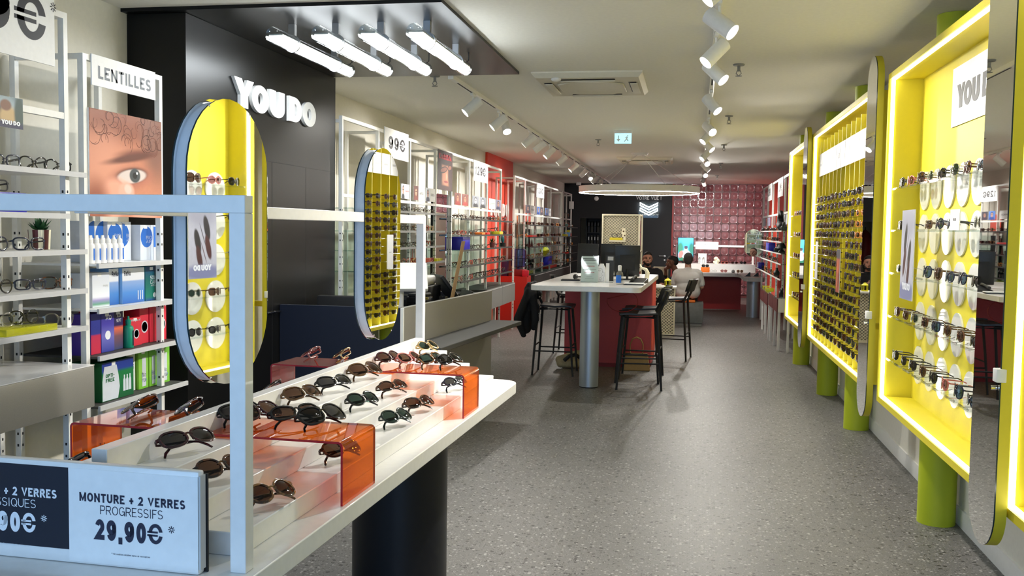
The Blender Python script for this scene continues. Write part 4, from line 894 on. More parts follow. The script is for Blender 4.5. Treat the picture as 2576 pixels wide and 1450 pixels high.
pack('lens_solution_box','slightly shorter white carton with a full blue disc near the large capsule mirror',4.525,4.645,1.4125,.185,'pr_white','pack_white',.12,-2.80,BA,g,dots=[(.5,.66,.055,'blue_print')])
pack('lens_solution_box','white carton with a half blue disc farthest along the top contact lens shelf',4.65,4.735,1.4125,.185,'pr_white','pack_white',.12,-2.80,BA,g,dots=[(.1,.66,.055,'blue_print')])
bot = None
k = 0
for row, x in enumerate((-2.755,-2.795)):
    for j in range(6 if row == 0 else 4):
        y = 4.035+j*.047+row*.022
        lab = f'small white eye drop bottle, {O_[j]} from the frame post, {"front" if row == 0 else "back"} row'
        if bot is None:
            bot = thing('eye_drop_bottle', lab, 'bottle', (x,y,1.4125), 0, 'eye drop bottles on the top contact lens shelf')
            MB().lathe([(.0,0),(.0205,.001),(.021,.006),(.021,.085),(.019,.092),(.012,.098),(.0,.098)], n=20).build('body', 'white_satin', bot)
            MB().lathe([(.0,.097),(.0145,.097),(.0145,.112),(.011,.116),(.006,.121),(.0045,.133),(.0,.134)], n=20).build('cap', 'white_satin', bot)
            m = MB(); m.add([(.0213*math.cos(R(a)), .0213*math.sin(R(a)), z) for z in (.016,.072) for a in range(-10,71,10)], [(i,i+1,10+i,9+i) for i in range(8)]); m.build('label_patch', 'blue_print', bot)
        else: dup(bot, (x,y,1.4125), R((j*37) % 25-12), lab)
g = 'cartons on the second contact lens shelf'
pack('lens_solution_box','white carton with green and violet ribbons, rear one beside the frame post',4.035,4.075,1.2005,.165,'pr_pure','pack_white',.10,-2.80,(),g,False)
pack('lens_solution_box','white carton with green and violet ribbons, front one by the frame post',4.078,4.215,1.2005,.165,'pr_pure','pack_white',.09,-2.775,(('PURE',.62,.92,.58,.64,'grey_light',.1),),g)
RN = lambda a0, a1: (('ReNu',a0,a1,.78,.92,'navy_ink',.16),)
pack('lens_solution_box','narrow blue and white wave carton with dark lettering behind the ribbon cartons',4.232,4.315,1.2005,.18,'pr_renu','sky_print',.10,-2.79,RN(.3,.95),g)
pack('lens_solution_box','wide blue and white wave carton with dark lettering and three printed bottles',4.322,4.520,1.2005,.18,'pr_renu','sky_print',.10,-2.775,RN(.08,.36)+(('I',.68,.715,.08,.34,'pack_white',.9),('I',.78,.815,.08,.34,'pack_white',.9),('I',.88,.915,.08,.34,'pack_white',.9)),g)
pack('lens_solution_box','dark teal carton with white lettering at the far end of the second contact lens shelf',4.528,4.668,1.2005,.18,'pr_solo','teal_print',.10,-2.775,(('SOLO',.32,.82,.62,.73,'white_ink',.1),('CARE',.32,.82,.49,.60,'white_ink',.1),('AQUA',.36,.78,.42,.47,'white_ink',.1)),g,dots=[(.62,.16,.013,'white_ink')])
g = 'cartons on the third contact lens shelf'
pack('lens_solution_box','violet carton with a red lower side, first by the frame post on the third shelf',4.015,4.045,.9785,.195,'pr_aoside','violet_print',.10,-2.785,(),g,False)
t = pack('lens_solution_box','violet carton with white lettering and a printed lens, second on the third contact lens shelf',4.130,4.235,.9785,.195,'pr_ao','violet_print',.10,-2.765,(('AO',.32,.78,.80,.92,'white_ink',.16),),g,dots=[(.5,.42,.022,'white_ink')])
pack('lens_solution_box','violet carton with a blue and red side panel between the two violet cartons, third shelf',4.048,4.126,.9785,.195,'pr_aoside','violet_print',.09,-2.765,(),g,False)
pack('lens_solution_box','dark violet carton with an orange band, third on the third contact lens shelf',4.243,4.325,.9785,.195,'pr_ao2','navy',.10,-2.775,(('AO',.35,.75,.82,.92,'white_ink',.16),('SEPT',.3,.8,.70,.78,'white_ink',.12)),g)
t = thing('solution_bottle','teal green bottle standing between violet and red cartons','bottle',(-2.765,4.355,.9785))
MB().lathe([(.0,0),(.024,.001),(.026,.008),(.026,.095),(.022,.108),(.012,.114),(.012,.122),(.0,.122)],n=20).build('body','teal_plastic',t); MB().lathe([(.0,.121),(.014,.121),(.014,.138),(.006,.145),(.005,.16),(.0,.161)],n=20).build('cap','teal_plastic',t)
m = MB(); m.add([(.0263*math.cos(R(a)), .0263*math.sin(R(a)), z) for z in (.012,.088) for a in range(-10,61,10)], [(i,i+1,9+i,8+i) for i in range(7)]); m.build('label_patch','navy',t)
RG = (('Regard',.12,.88,.86,.95,'pack_white',.14),)
RD = lambda r: [(.55,.42,r*1.45,'pack_white'),(.55,.42,r*1.15,'red_print'),(.55,.42,r,'green_print')]
pack('lens_solution_box','red carton partly hidden behind the teal bottle, back row',4.245,4.33,.9785,.207,'pr_red','red_print',.08,-2.885,RG,g,False,dots=[(.5,.7,.014,'wine')])
pack('lens_solution_box','tall red carton second in the back row',4.335,4.425,.9785,.207,'pr_red','red_print',.08,-2.885,RG,g,False,dots=[(.5,.7,.014,'wine')])
pack('lens_solution_box','small red carton with a green badge in front of the taller red cartons',4.385,4.49,.9785,.145,'pr_red','red_print',.08,-2.775,RG,g,dots=RD(.017))
pack('lens_solution_box','tall red carton with a green badge beside the small red one',4.497,4.578,.9785,.207,'pr_red','red_print',.09,-2.79,RG,g,dots=RD(.022))
pack('lens_solution_box','wide red carton with a green badge at the far end of the third shelf',4.584,4.745,.9785,.207,'pr_red','red_print',.10,-2.785,(('Regard',.45,.98,.86,.95,'pack_white',.14),),g,dots=[(.75,.42,.032,'pack_white'),(.75,.42,.026,'red_print'),(.75,.42,.022,'green_print')])
g = 'cartons on the lowest contact lens shelf'
OF = lambda a0, a1: (('OPTI-',a0,a1,.70,.80,'green_print',.18),('FREE',a0,a1,.58,.68,'green_print',.18))
t = pack('lens_solution_box','large green and white carton with printed bottles, lowest contact lens shelf',4.100,4.365,.7425,.19,'pr_optig','green_print',.16,-2.745,(),g).children[0]
MB().prism([(.004,.004),(.13,.004),(.145,.06),(.135,.12),(.12,.17),(.02,.17),(.004,.10)],-.0009,-.0005,'y').build('white_print','pack_white',t,smooth=0)
text_part(t,'OPTI-',(.03,-.0012,.115),(.07,0,0),(0,0,.018),'green_print',.2); text_part(t,'FREE',(.03,-.0012,.092),(.07,0,0),(0,0,.018),'green_print',.2)
for k in range(3): MB().prism([(.175+k*.024,.03),(.195+k*.024,.03),(.195+k*.024,.085),(.190+k*.024,.095),(.190+k*.024,.11),(.180+k*.024,.11),(.180+k*.024,.095),(.175+k*.024,.085)],-.0009,-.0005,'y').build('printed_bottle','pack_white',t,smooth=0)
pack('lens_solution_box','narrow green carton with a white front panel behind the large green one',4.385,4.468,.7425,.20,'pr_opti','green_print',.14,-2.80,OF(.2,.85),g)
BT = lambda a0, a1: (('Bio',a0,a1-.06,.30,.41,'sky_print',.12),('true',a0,a1,.17,.28,'sky_print',.12))
pack('lens_solution_box','bright lime carton with one printed bottle, lowest contact lens shelf',4.475,4.565,.7425,.205,'pr_true','lime_print',.14,-2.785,(('I',.35,.75,.06,.80,'pack_white',.96),)+BT(.32,.80),g)
pack('lens_solution_box','wide lime carton with three printed bottles at the far end of the lowest shelf',4.575,4.775,.7425,.205,'pr_true','lime_print',.14,-2.785,(('I',.12,.28,.06,.80,'pack_white',.96),('I',.42,.58,.06,.80,'pack_white',.96),('I',.70,.86,.06,.80,'pack_white',.96))+BT(.10,.32)+BT(.40,.62)+BT(.68,.90),g)
# ================================================================== black feature wall, canopy, tube lamps and cash desk
XP = -2.78
bw = thing('wall_feature', 'tall black panel wall carrying white raised letters behind the cash desk', 'panel wall', (0,0,0)); bw['kind'] = 'structure'
MB().box(XL+.001, XP, 4.96, 7.25, 0, CZ-.022).build('panel', 'black_panel', bw, smooth=0)
for z in (2.035,): MB().box(XP-.001, XP+.0008, 4.97, 7.245, z-.002, z+.002).build('joint', 'black_matt', bw, smooth=0)
for y in (5.5, 6.08, 6.66): MB().box(XP-.001, XP+.0008, y-.0015, y+.0015, .02, 2.033).build('joint', 'black_matt', bw, smooth=0)
for y in (5.55, 6.03, 6.14): MB().rbox(XP, XP+.02, y-.05, y+.05, 1.01, 1.022, .004).build('grip', 'black_gloss', bw)
tag(logo(MB(), (XP, 5.49, 2.338), (0, 1.31, 0), .022, h=.178).build('letter_sign', 'white_satin'), 'white raised wordmark letters on the tall black feature wall', 'letters')
tag(MB().box(XL+.001, -1.298, 4.90, 7.22, CZ-.02, CZ-.0005).build('canopy', 'black_panel', smooth=0), 'black canopy board on the ceiling carrying four tube lamps', 'canopy')
emis('tube_glow', (.93, .97, 1.), 22.)
W4 = ['nearest the black wall','second from the black wall','third from the black wall','farthest from the black wall']
for k, x in enumerate((-2.31, -2.04, -1.768, -1.494)):
    t = thing('pendant_tube_lamp', 'clear tubular lamp glowing white under the black canopy, '+W4[k], 'lamp', (x, 5.67, 2.668), 0, 'tube lamps under the canopy'); L_ = .60
    MB().lathe([(.0465,-L_),(.0465,L_)], n=24, axis='y').build('clear_tube', 'tube_clear', t)
    m = MB()
    n = 12; vs = []
    for s in (-L_+.03, L_-.03):
        for i in range(n+1): a = R(180+180*i/n); vs.append((.040*math.cos(a), s, .040*math.sin(a)+.002))
    m.add(vs, [(i, i+1, n+2+i, n+1+i) for i in range(n)]+[list(range(n+1)), list(range(n+1, 2*n+2))[::-1]]); m.build('led_strip', 'tube_glow', t)
    MB().box(-.040, .040, -L_+.03, L_-.03, .003, .012).build('glow_shield', 'white_paint', t, smooth=0)  # opaque plate added to block the strip's upward glow
    for s in (-1, 1):
        c = MB().lathe([(.0,s*(L_-.004)),(.044,s*(L_-.002)),(.0475,s*L_),(.0475,s*(L_-.010)),(.0465,s*(L_-.010))], n=24, axis='y').build('end_cap', 'tube_clear', t)
        for a in (45,135,225,315): MB().ball((.032*math.cos(R(a)), s*(L_+.001), .032*math.sin(R(a))), .0035, 8, 6).build('screw', 'chrome', c)
        m = MB().lathe([(.0475,-.008),(.0505,-.008),(.0505,.008),(.0475,.008)], (0,s*.34,0), 24, axis='y'); m.box(-.02,.02,s*.34-.015,s*.34+.015,.048,.1115); m.build('clip', 'steel', t)
    MB().tube([(.015,L_-.02,.04),(.02,L_+.01,.055),(.02,L_+.015,.111)], .004).build('cable', 'black_plastic', t)
# cash desk: navy front, grey aisle side rotated a little, dark cantilever shelf
t = thing('cash_desk', 'cash desk with navy front panel, grey aisle side and dark cantilever shelf', 'counter', (0,0,0))
MB().box(-2.775, -1.905, 6.19, 6.23, 0, 1.06).build('front_panel', 'navy', t, smooth=0)
MB().box(-1.905, -1.885, 6.188, 6.232, 0, 1.06).build('corner_trim', 'white_paint', t, smooth=0)
a = Vector((-1.885, 6.21)); b = Vector((-1.70, 8.25)); d = (b-a).normalized(); nn = Vector((d.y, -d.x))
def slab(mb, a, b, t0, t1, z0, z1):
    P = [a+nn*t0, b+nn*t0, b+nn*t1, a+nn*t1]; return mb.prism([(p.x, p.y) for p in P], z0, z1)
slab(MB(), a, b, -.04, 0, 0, 1.06).build('side_panel', 'grey_metal', t, smooth=0)
slab(MB(), a, b+d*.02, .002, .27, .765, .80).build('cantilever_shelf', 'grey_dark', t, bevel=.004)
MB().prism([(-2.22,6.235),(-1.93,6.235),(-1.75,8.2),(-2.60,8.2),(-2.60,7.3),(-2.22,7.3)], .84, .88).build('work_surface', 'navy', t, smooth=0)
slab(MB(), a+d*1.98, b, -.7, -.042, 0, 1.04).build('end_panel', 'navy', t, smooth=0)
# things on the cash desk
cb = thing('cardboard_strip', 'tall brown cardboard strip leaning on the cash desk beside the till', 'cardboard', (-1.93, 7.60, .8805), R(-84))
m = MB(); w = .105
m.add([(-w,0,0),(w,0,0),(w,.004,0),(-w,.004,0),(-w+.0,.10,.62),(w,.10,.62),(w,.104,.62),(-w,.104,.62)], [(0,3,2,1),(4,5,6,7),(0,1,5,4),(1,2,6,5),(2,3,7,6),(3,0,4,7)])
m.v = [Vector((v.x-.22*v.z, v.y, v.z)) for v in m.v]
m.build('sheet', 'cardboard', cb, smooth=0)
t = thing('till_screen', 'black touch till tilted back on the cash desk beside the cardboard strip', 'till', (-1.99, 7.93, .8805), R(-60))
MB().rbox(-.13,.13,-.10,.12,0,.02,.006).build('base','black_plastic',t)
MB().add([(-.04,-.02,.02),(.04,-.02,.02),(.04,.04,.02),(-.04,.04,.02),(-.04,.02,.17),(.04,.02,.17),(.04,.07,.17),(-.04,.07,.17)],[(0,1,5,4),(1,2,6,5),(2,3,7,6),(3,0,4,7),(4,5,6,7)]).build('stand','black_plastic',t)
m = MB().rbox(-.19,.19,-.012,.018,0,.27,.006); m.M = None
m.v = [Matrix.Translation((0,.03,.11)) @ Matrix.Rotation(R(38),4,'X') @ v for v in m.v]; sc_ = m.build('screen','black_plastic',t)
m = MB(); letters(m,'Aures',(.05,.0185,.20),(-.10,0,0),(0,0,.03),.14); m.v = [Matrix.Translation((0,.03,.11)) @ Matrix.Rotation(R(38),4,'X') @ v for v in m.v]; m.build('lettering','grey_mid',sc_,smooth=0)
m = MB().rbox(-.14,.14,-.03,-.005,0,.15,.005); m.v = [Matrix.Translation((0,.10,.05)) @ Matrix.Rotation(R(-25),4,'X') @ v for v in m.v]; m.build('customer_screen','black_plastic',t)
t = thing('document_scanner', 'pale folded-back monitor and arm behind the far capsule mirror on the cash desk', 'monitor', (-2.08, 6.75, .8805), R(20))
MB().rbox(-.12,.12,-.10,.10,0,.02,.006).build('foot','grey_light',t); MB().cyl((0,0,.02),(0,0,.27),.025).build('arm','grey_light',t)
m = MB().rbox(-.20,.20,-.02,.02,-.12,.12,.008); m.v = [Matrix.Translation((0,.02,.36)) @ Matrix.Rotation(R(-38),4,'X') @ v for v in m.v]; m.build('screen','white_paint',t)
m = MB(); m.prism([(-.18,0)]+arc(-.18,0,.36,.24,0,90,10)[1:]+[(-.18,.24)],-.012,.012,'y'); tag(m.build('curved_screen_back','white_paint',loc=(-2.095,6.42,.8805),rotz=R(8)),'white curved panel standing behind the navy desk front beside the far capsule mirror','panel')
t = thing('laser_printer', 'wide black and white printer on the cash desk behind the white table post', 'printer', (-2.30, 7.62, .8805), R(-4))
MB().rbox(-.24,.24,-.2,.2,0,.25,.012).build('body','black_plastic',t); MB().rbox(-.22,.20,-.19,.19,.25,.33,.02).build('paper_lid','white_paint',t); MB().rbox(-.2,.1,-.205,-.2,.17,.19,.002).build('output_slot','grey_dark',t)
for k in range(9): MB().box(-.19+k*.036,-.176+k*.036,-.2025,-.2,.06,.14).build('vent_slit','black_gloss',t,smooth=0)
t = thing('receipt_printer', 'black receipt printer with amber glossy edges on the cash desk', 'printer', (-2.06, 7.20, .8805), R(-10))
MB().rbox(-.07,.07,-.10,.10,0,.19,.01).build('body','black_gloss',t); MB().rbox(-.06,.06,-.09,.09,.19,.215,.008).build('lid','black_plastic',t); MB().rbox(.066,.074,-.08,.08,.03,.09,.003).build('front_cover','tan_bag',t)
for k in range(4): MB().box(.0695,.0712,-.06,.06,.11+k*.016,.118+k*.016).build('rib','black_matt',t,smooth=0)
t = thing('card_terminal', 'small black card terminal in a holder between receipt printer and cardboard', 'card terminal', (-1.95, 7.42, .8805), R(-30))
MB().rbox(-.04,.04,-.04,.04,0,.012,.003).build('foot','black_plastic',t); m = MB().rbox(-.038,.038,-.015,.015,0,.17,.006); m.v=[Matrix.Translation((0,0,.012)) @ Matrix.Rotation(R(-12),4,'X') @ v for v in m.v]; m.build('body','black_gloss',t)
t = thing('office_chair', 'black office chair behind the navy desk front, only its back top showing', 'chair', (-2.50, 6.75, 0), R(180))
MB().rbox(-.24,.24,-.06,-.01,.62,1.09,.02).build('backrest','black_matt',t); MB().rbox(-.23,.23,-.02,.40,.46,.53,.02).build('seat','black_matt',t); MB().cyl((0,.2,.06),(0,.2,.46),.025).build('gas_column','black_plastic',t)
MB().tube([(0,-.03,.66),(0,-.045,.55),(0,.02,.47)],.015).build('back_arm','black_plastic',t)
for k in range(5):
    a_ = R(72*k+18); MB().tube([(0,.2,.09),(.24*math.cos(a_),.2+.24*math.sin(a_),.06)],.016).ball((.25*math.cos(a_),.2+.25*math.sin(a_),.025),.025).build('leg','black_plastic',t)
# ================================================================== shelving along the cream wall beyond the cash desk
FK = ['frame_black','frame_black','tortoise','frame_navy','frame_brown','burgundy','frame_black','grey_dark','frame_crystal','frame_gold','frame_red']
KN = {'frame_black':'black','tortoise':'tortoise','frame_navy':'navy','frame_brown':'brown','burgundy':'burgundy','grey_dark':'grey','frame_crystal':'clear','frame_gold':'gold','frame_red':'red','frame_orange':'orange','frame_rose':'rose','frame_green':'green'}
SHP = ['panto','square','round','rect','hex','cat']
rg = random.Random(21)
def far_unit(label, ys, z1, shelves, skip=()):
    t = thing('shelf_unit', label, 'shelf unit', (0,0,0))
    for y in ys: upright(t, XF, y, z1); upright(t, -3.04, y, z1, False)
    MB().box(XF-.014, XF+.014, ys[0]-.014, ys[-1]+.014, z1, z1+.028).build('top_bar', 'white_paint', t, smooth=0)
    for y in ys: MB().box(-3.026, XF-.014, y-.012, y+.012, z1-.026, z1).build('depth_bar', 'white_paint', t, smooth=0)
    for a, b in zip(ys, ys[1:]): MB().box(XF-.012, XF+.012, a+.014, b-.014, 1.845, 1.872).build('cross_bar', 'white_paint', t, smooth=0)
    for z, a, b in shelves:
        MB().box(-3.06, -2.64, a, b, z-.010, z).build('shelf', 'glass_shelf', t, smooth=0)
        MB().box(-2.64, -2.628, a, b, z-.018, z+.003).build('shelf_rail', 'grey_dark' if b > 10.9 else 'grey_mid', t, smooth=0)
    return t
YS = [7.30, 8.207, 9.193, 10.176, 10.887, 11.81, 12.895, 13.883]
LZ = (1.76, 1.576, 1.418, 1.25); RZ = (1.725, 1.53, 1.35, 1.156, .976)
U1 = far_unit('long white frame shelf unit of optical glasses between the black wall and the coral wall', YS, 2.462, [(z, 7.32, 10.17) for z in LZ]+[(z, 10.95, 14.28) for z in RZ])
U2 = far_unit('white frame shelf unit of colourful props past the coral wall section', [15.0, 16.0, 17.12, 18.05, 19.05, 20.7], 2.437, [(z, 15.9, 20.6) for z in (1.69, 1.48, 1.31, 1.12, .935)])
U3 = far_unit('white corner shelf unit with props against the black back wall', [20.85, 21.6, 22.5], 2.437, [(z, 20.9, 22.9) for z in (1.68, 1.47, 1.27, 1.09, .90)])
tag(MB().rbox(-.05,.05,-.06,.06,-.09,.09,.006).build('wall_box', 'white_paint', loc=(-2.74, 22.45, 2.20)), 'white junction box fixed on the corner shelf post by the black wall', 'junction box')
for z, nm, ys in ((.50, 'under the till end', (12.6, 13.62, 14.65)), (.53, 'past the coral cabinet', (16.55, 17.8, 19.1, 20.4, 21.7))):
    for k, (a, b) in enumerate(zip(ys, ys[1:])):
        t = thing('wall_cabinet', f'grey wall-hung drawer under the glass shelves {nm}, {O_[k]} of its row', 'drawer', (0,0,0), 0, 'wall-hung drawers '+nm)
        MB().box(-3.10, -2.665, a+.004, b-.004, z, z+.28).build('body', 'grey_dark', t, smooth=0); f_ = MB().box(-2.665, -2.65, a+.004, b-.004, z+.002, z+.278).build('drawer_front', 'grey_mid' if z < .52 else 'grey_dark', t, smooth=0)
        MB().box(-2.652, -2.646, a+.05, b-.05, z+.262, z+.272).build('grip_edge', 'grey_light', f_, smooth=0)
        for yy in (a+.06, b-.06): MB().box(-2.99, -2.95, yy-.02, yy+.02, 0, z).build('leg', 'white_paint', t, smooth=0)
# optical glasses on the shelves
def fill(ya, yb, z, n, where, grp, lens='clear_lens', palette=FK, x=-2.72, jitter=.02, nm='glasses', gaps=()):
    for k in range(n):
        y = ya+(yb-ya)*(k+.5)/n+rg.uniform(-jitter, jitter)
        if any(a-.10 < y < b+.10 for a, b in gaps): continue
        f = rg.choice(palette)
        near = any(abs(y-p) < .095 for p in YS+[16.0,17.12,18.05,19.05,20.7,21.6,22.5])
        small_glasses((-2.675 if near else x, y, z+.0005), R(rg.choice((84,78,90,72))), f'{KN[f]} glasses, {O_[k]} from the near end, {where}', rg.choice(SHP), f, lens, group=grp, name=nm, tilt=3, folded=near)
SH = ['top shelf','second shelf','third shelf','fourth shelf','lowest shelf']
BKS = {2: [(12.05,12.40)]}
tag(MB().rbox(-.09,.09,-.19,.19,0,.155,.004).build('display_block','blue_plastic',loc=(-2.745,11.32,1.3505)), 'ultramarine display block on the middle shelf beside the printed portraits', 'display block')
for i, z in enumerate(LZ):
    fill(8.0, 10.1, z, 11, f'{SH[i]}, cash desk to tall mirror', 'optical glasses on the wall shelves nearest the cash desk', gaps=[(9.46,9.78),(9.88,10.15)] if i == 3 else ())
for i, z in enumerate(RZ):
    fill(10.98, 14.2, z, 15, f'{SH[i]}, tall mirror to coral wall', 'optical glasses on the wall shelves before the coral wall', gaps={1: [(12.2,12.75),(13.3,13.7)], 2: [(11.12,11.52),(12.85,13.05),(13.7,13.9)]}.get(i, ()), palette=FK if i < 3 else FK+['frame_rose','frame_crystal'])
g = 'glasses standing on display blocks'
tag(MB().rbox(-.08,.08,-.10,.10,0,.03,.003).build('display_block','orange_paint',loc=(-2.735,12.30,1.5305)), 'orange slab on the second shelf before the coral wall', 'display block')
tag(MB().rbox(-.08,.08,-.10,.10,0,.028,.003).build('display_block','red_cab',loc=(-2.735,12.62,1.5305)), 'red slab beside the orange slab on the second shelf', 'display block')
sunglasses((-2.72,12.62,1.559), R(80), 'large dark glasses on the red slab of the second shelf', 'square', 'frame_black', 'clear_lens', folded=False, tilt=3, name='glasses', group=g)
tag(MB().rbox(-.08,.08,-.12,.12,0,.045,.003).build('display_block','yellow',loc=(-2.735,13.5,1.5305)), 'yellow slab on the second shelf in front of the coral wall', 'display block')
sunglasses((-2.72,13.5,1.576), R(80), 'black glasses on the yellow slab in front of the coral wall', 'panto', 'frame_black', 'clear_lens', folded=False, tilt=3, name='glasses', group=g)
tag(MB().rbox(-.09,.09,-.12,.12,0,.032,.003).build('display_block','yellow_acrylic',loc=(-2.735,10.02,1.2505)), 'translucent yellow slab at the mirror end of the lowest near shelf', 'display block')
tag(MB().rbox(-.09,.09,-.16,.16,0,.045,.003).build('display_block','rose_acrylic',loc=(-2.735,9.62,1.2505)), 'translucent red slab on the lowest near shelf', 'display block')
def pot_plant(loc, label, s=1., dark=False):
    t = thing('potted_plant', label, 'potted plant', loc)
    MB().lathe([(.0,0),(.030*s,.001),(.036*s,.065*s),(.030*s,.065*s),(.028*s,.055*s),(.0,.055*s)], n=16).build('pot', 'wine', t)
    for k in range(14):
        a = k*2.4; e = .2+.09*k; d = Vector((math.cos(a)*math.cos(e), math.sin(a)*math.cos(e), math.sin(e))); c = Vector((0,0,.06*s)); s_ = d.cross(UZ).normalized()
        MB().add([c, c+d*.035*s+s_*.010*s, c+d*.075*s, c+d*.035*s-s_*.010*s, c+d*.035*s+Vector((0,0,.004))], [(0,1,4),(1,2,4),(2,3,4),(3,0,4)]).build('leaf', 'leaf', t)
pot_plant((-2.68,12.98,1.3505), 'little succulent on the third shelf before the coral wall', 1.1)
t = thing('cactus', 'round blue-grey disc cactus in a dark pot in front of the coral wall', 'cactus', (-2.69,13.79,1.3505))
MB().lathe([(.0,0),(.045,.001),(.045,.06),(.0,.06)], n=16).build('pot','black_plastic',t); MB().ball((0,0,.11),(.025,.055,.055),16,12).build('pad','teal_print',t)
mat('tl', srgb(110,150,165), .6)
# price boards, portrait poster, mirror strip and photo cards
for y0, y1, z0, z1, dg, ex, lb in ((8.342,9.087,2.25,2.517,'99',(.15,.57,.60,.86),'white board reading 99€ above the near wall shelves'),(11.99,12.82,2.228,2.49,'129',(.10,.62,.64,.88),'white board reading 129€ beside the coral wall section'),(17.12,18.05,2.20,2.445,'129',(.10,.62,.64,.88),'white board reading 129€ past the coral wall section')):
    b_, w, h = sign('price_board', lb, y0, y1, z0, z1); price(b_, w, h, dg, *ex)
photo('print_carrera', srgb(46,20,18), [(.55,.42,.44,.42,0,srgb(196,130,98),.4),(.5,.75,.5,.14,0,srgb(40,16,14),.4),(.85,.45,.2,.5,0,srgb(50,22,18),.5),(.12,.4,.2,.5,0,srgb(40,18,18),.5),(.40,.52,.27,.085,12,srgb(16,10,12),.15),(.40,.52,.23,.062,12,srgb(150,90,70),.2),(.80,.60,.16,.08,12,srgb(16,10,12),.2),(.80,.60,.125,.058,12,srgb(140,84,64),.2),(.60,.36,.06,.10,0,srgb(216,160,130),.5),(.56,.22,.16,.035,0,srgb(150,50,50),.4),(.5,.06,.5,.08,0,srgb(70,34,26),.5)])
b_, w, h = sign('portrait_poster', 'dark portrait poster with red lettering and a bespectacled face above the tall mirror', 10.20, 10.865, 2.035, 2.474, cat='poster')
p_ = MB().quad((0,-.0006,0), (w,0,0), (0,0,h)).build('picture', 'print_carrera', b_, smooth=0); 
text_part(b_, 'CARRERA', (.08*w,-.0009,.78*h), (.84*w,0,0), (0,0,.14*h), 'red_print', .24)
t = thing('tall_mirror', 'tall wall mirror strip below the dark portrait poster', 'mirror', (0,0,0))
MB().box(-2.775, -2.765, 10.20, 10.865, .55, 1.99).build('glass', 'mirror', t, smooth=0); MB().box(-2.80, -2.775, 10.195, 10.87, .545, 1.995).build('back', 'grey_dark', t, smooth=0)
rc = random.Random(9)
def face_mat(nm, bg, skin, hair, cloth):
    photo(nm, bg, [(.5,.10,.42,.30,0,cloth,.3),(.5,.62,.24,.32,0,hair,.25),(.5,.55,.19,.27,0,skin,.25),(.5,.60,.17,.035,0,hair,.3),(.5,.42,.07,.02,0,srgb(150,70,66),.3)])
face_mat('pr_a', srgb(205,212,224), srgb(196,150,126), srgb(40,30,28), srgb(20,20,26)); face_mat('pr_b', srgb(90,52,44), srgb(206,150,120), srgb(60,26,20), srgb(120,60,50)); face_mat('pr_c', srgb(206,210,220), srgb(190,140,118), srgb(50,36,30), srgb(30,36,66))
face_mat('pr_d', srgb(110,56,44), srgb(190,112,84), srgb(50,22,16), srgb(140,40,30)); face_mat('pr_e', srgb(120,124,132), srgb(200,200,204), srgb(24,24,26), srgb(30,30,34)); face_mat('pr_f', srgb(150,140,170), srgb(190,140,120), srgb(40,30,30), srgb(40,40,90)); face_mat('pr_g', srgb(60,110,190), srgb(180,140,120), srgb(30,30,50), srgb(30,60,140)); face_mat('pr_h', srgb(50,44,56), srgb(170,120,100), srgb(20,18,20), srgb(60,40,60))
CARDS = [(8.86,9.13,'pr_a','Ray-Ban','red_print','pale blue photo card with a man in profile and red script'),(9.28,9.45,'pr_b',None,0,'photo card of a woman with glasses, first of the pair near the mirror'),(9.455,9.66,None,'GUESS','grey_ink','white name card beside the woman photo'),(9.72,9.90,'pr_c',None,0,'photo card of a man in navy'),(9.905,10.10,None,'GUESS','grey_ink','white name card beside the man in navy'),
    (10.98,11.30,'pr_d',None,0,'warm brown photo card right of the tall mirror'),(11.36,11.70,'pr_d',None,0,'second warm brown photo card right of the tall mirror'),(11.93,12.30,'pr_e',None,0,'black and white photo card of a man in a cap'),(12.36,12.75,'pr_e',None,0,'black and white photo card of a standing figure'),(12.96,13.40,None,'LACOSTE','green_print','white name card with green lettering before the coral wall'),(13.42,13.80,'pr_f',None,0,'photo card of two men before the coral wall'),
    (15.98,16.45,'pr_h',None,0,'dark photo card, first past the coral wall'),(16.5,16.95,None,'HUGO','grey_ink','white name card past the coral wall'),(17.2,17.55,'pr_g',None,0,'blue photo card past the coral wall'),(17.6,17.95,'pr_h',None,0,'dark photo card beside the blue one'),(18.2,18.65,'pr_g',None,0,'violet photo card near the corner unit'),(18.7,19.0,None,'BOSS','grey_ink','white name card near the corner unit')]
for y0, y1, ph, tx, tm, lb in CARDS:
    b_, w, h = sign('photo_card' if ph else 'name_card', lb, y0, y1, 1.888, 2.03, cat='photo card' if ph else 'name card', group='cards above the wall shelves')
    if ph: MB().quad((0 if not tx else 0,-.0006,0), (w if not tx else w*.45,0,0), (0,0,h)).build('picture', ph, b_, smooth=0)
    if tx: text_part(b_, tx, (w*(.5 if ph else .15),-.0008,h*.42), (w*(.42 if ph else .7),0,0), (0,0,h*.2), tm, .12)
# coral cabinet with water dispenser
t = thing('cabinet', 'bright coral red floor cabinet in front of the coral wall', 'cabinet', (-3.09, 15.45, 0))
MB().box(0, .49, .012, .40, 0, .834).build('body', 'red_cab', t, smooth=0); MB().box(.002, .488, 0, .011, .004, .83).build('door', 'red_cab', t, smooth=0)
sheet('jug_blue', (.42,.48,.86), .05, .08)
t = thing('water_dispenser', 'blue water jug upside down on a small red dispenser', 'water dispenser', (-2.78, 15.66, .8345))
MB().rbox(-.13,.13,-.13,.13,0,.11,.01).build('dispenser_base', 'red_dark', t); MB().rbox(.131,.15,-.05,.05,.02,.09,.004).build('tap_block', 'black_plastic', t)
MB().lathe([(.03,.11),(.032,.135),(.10,.15),(.128,.17),(.130,.22),(.124,.225),(.130,.23),(.130,.29),(.124,.295),(.130,.30),(.130,.36),(.124,.365),(.130,.37),(.128,.43),(.10,.455),(.0,.458)], n=32).build('jug', 'jug_blue', t)
mat('jug_solid', srgb(70,84,150), .25)
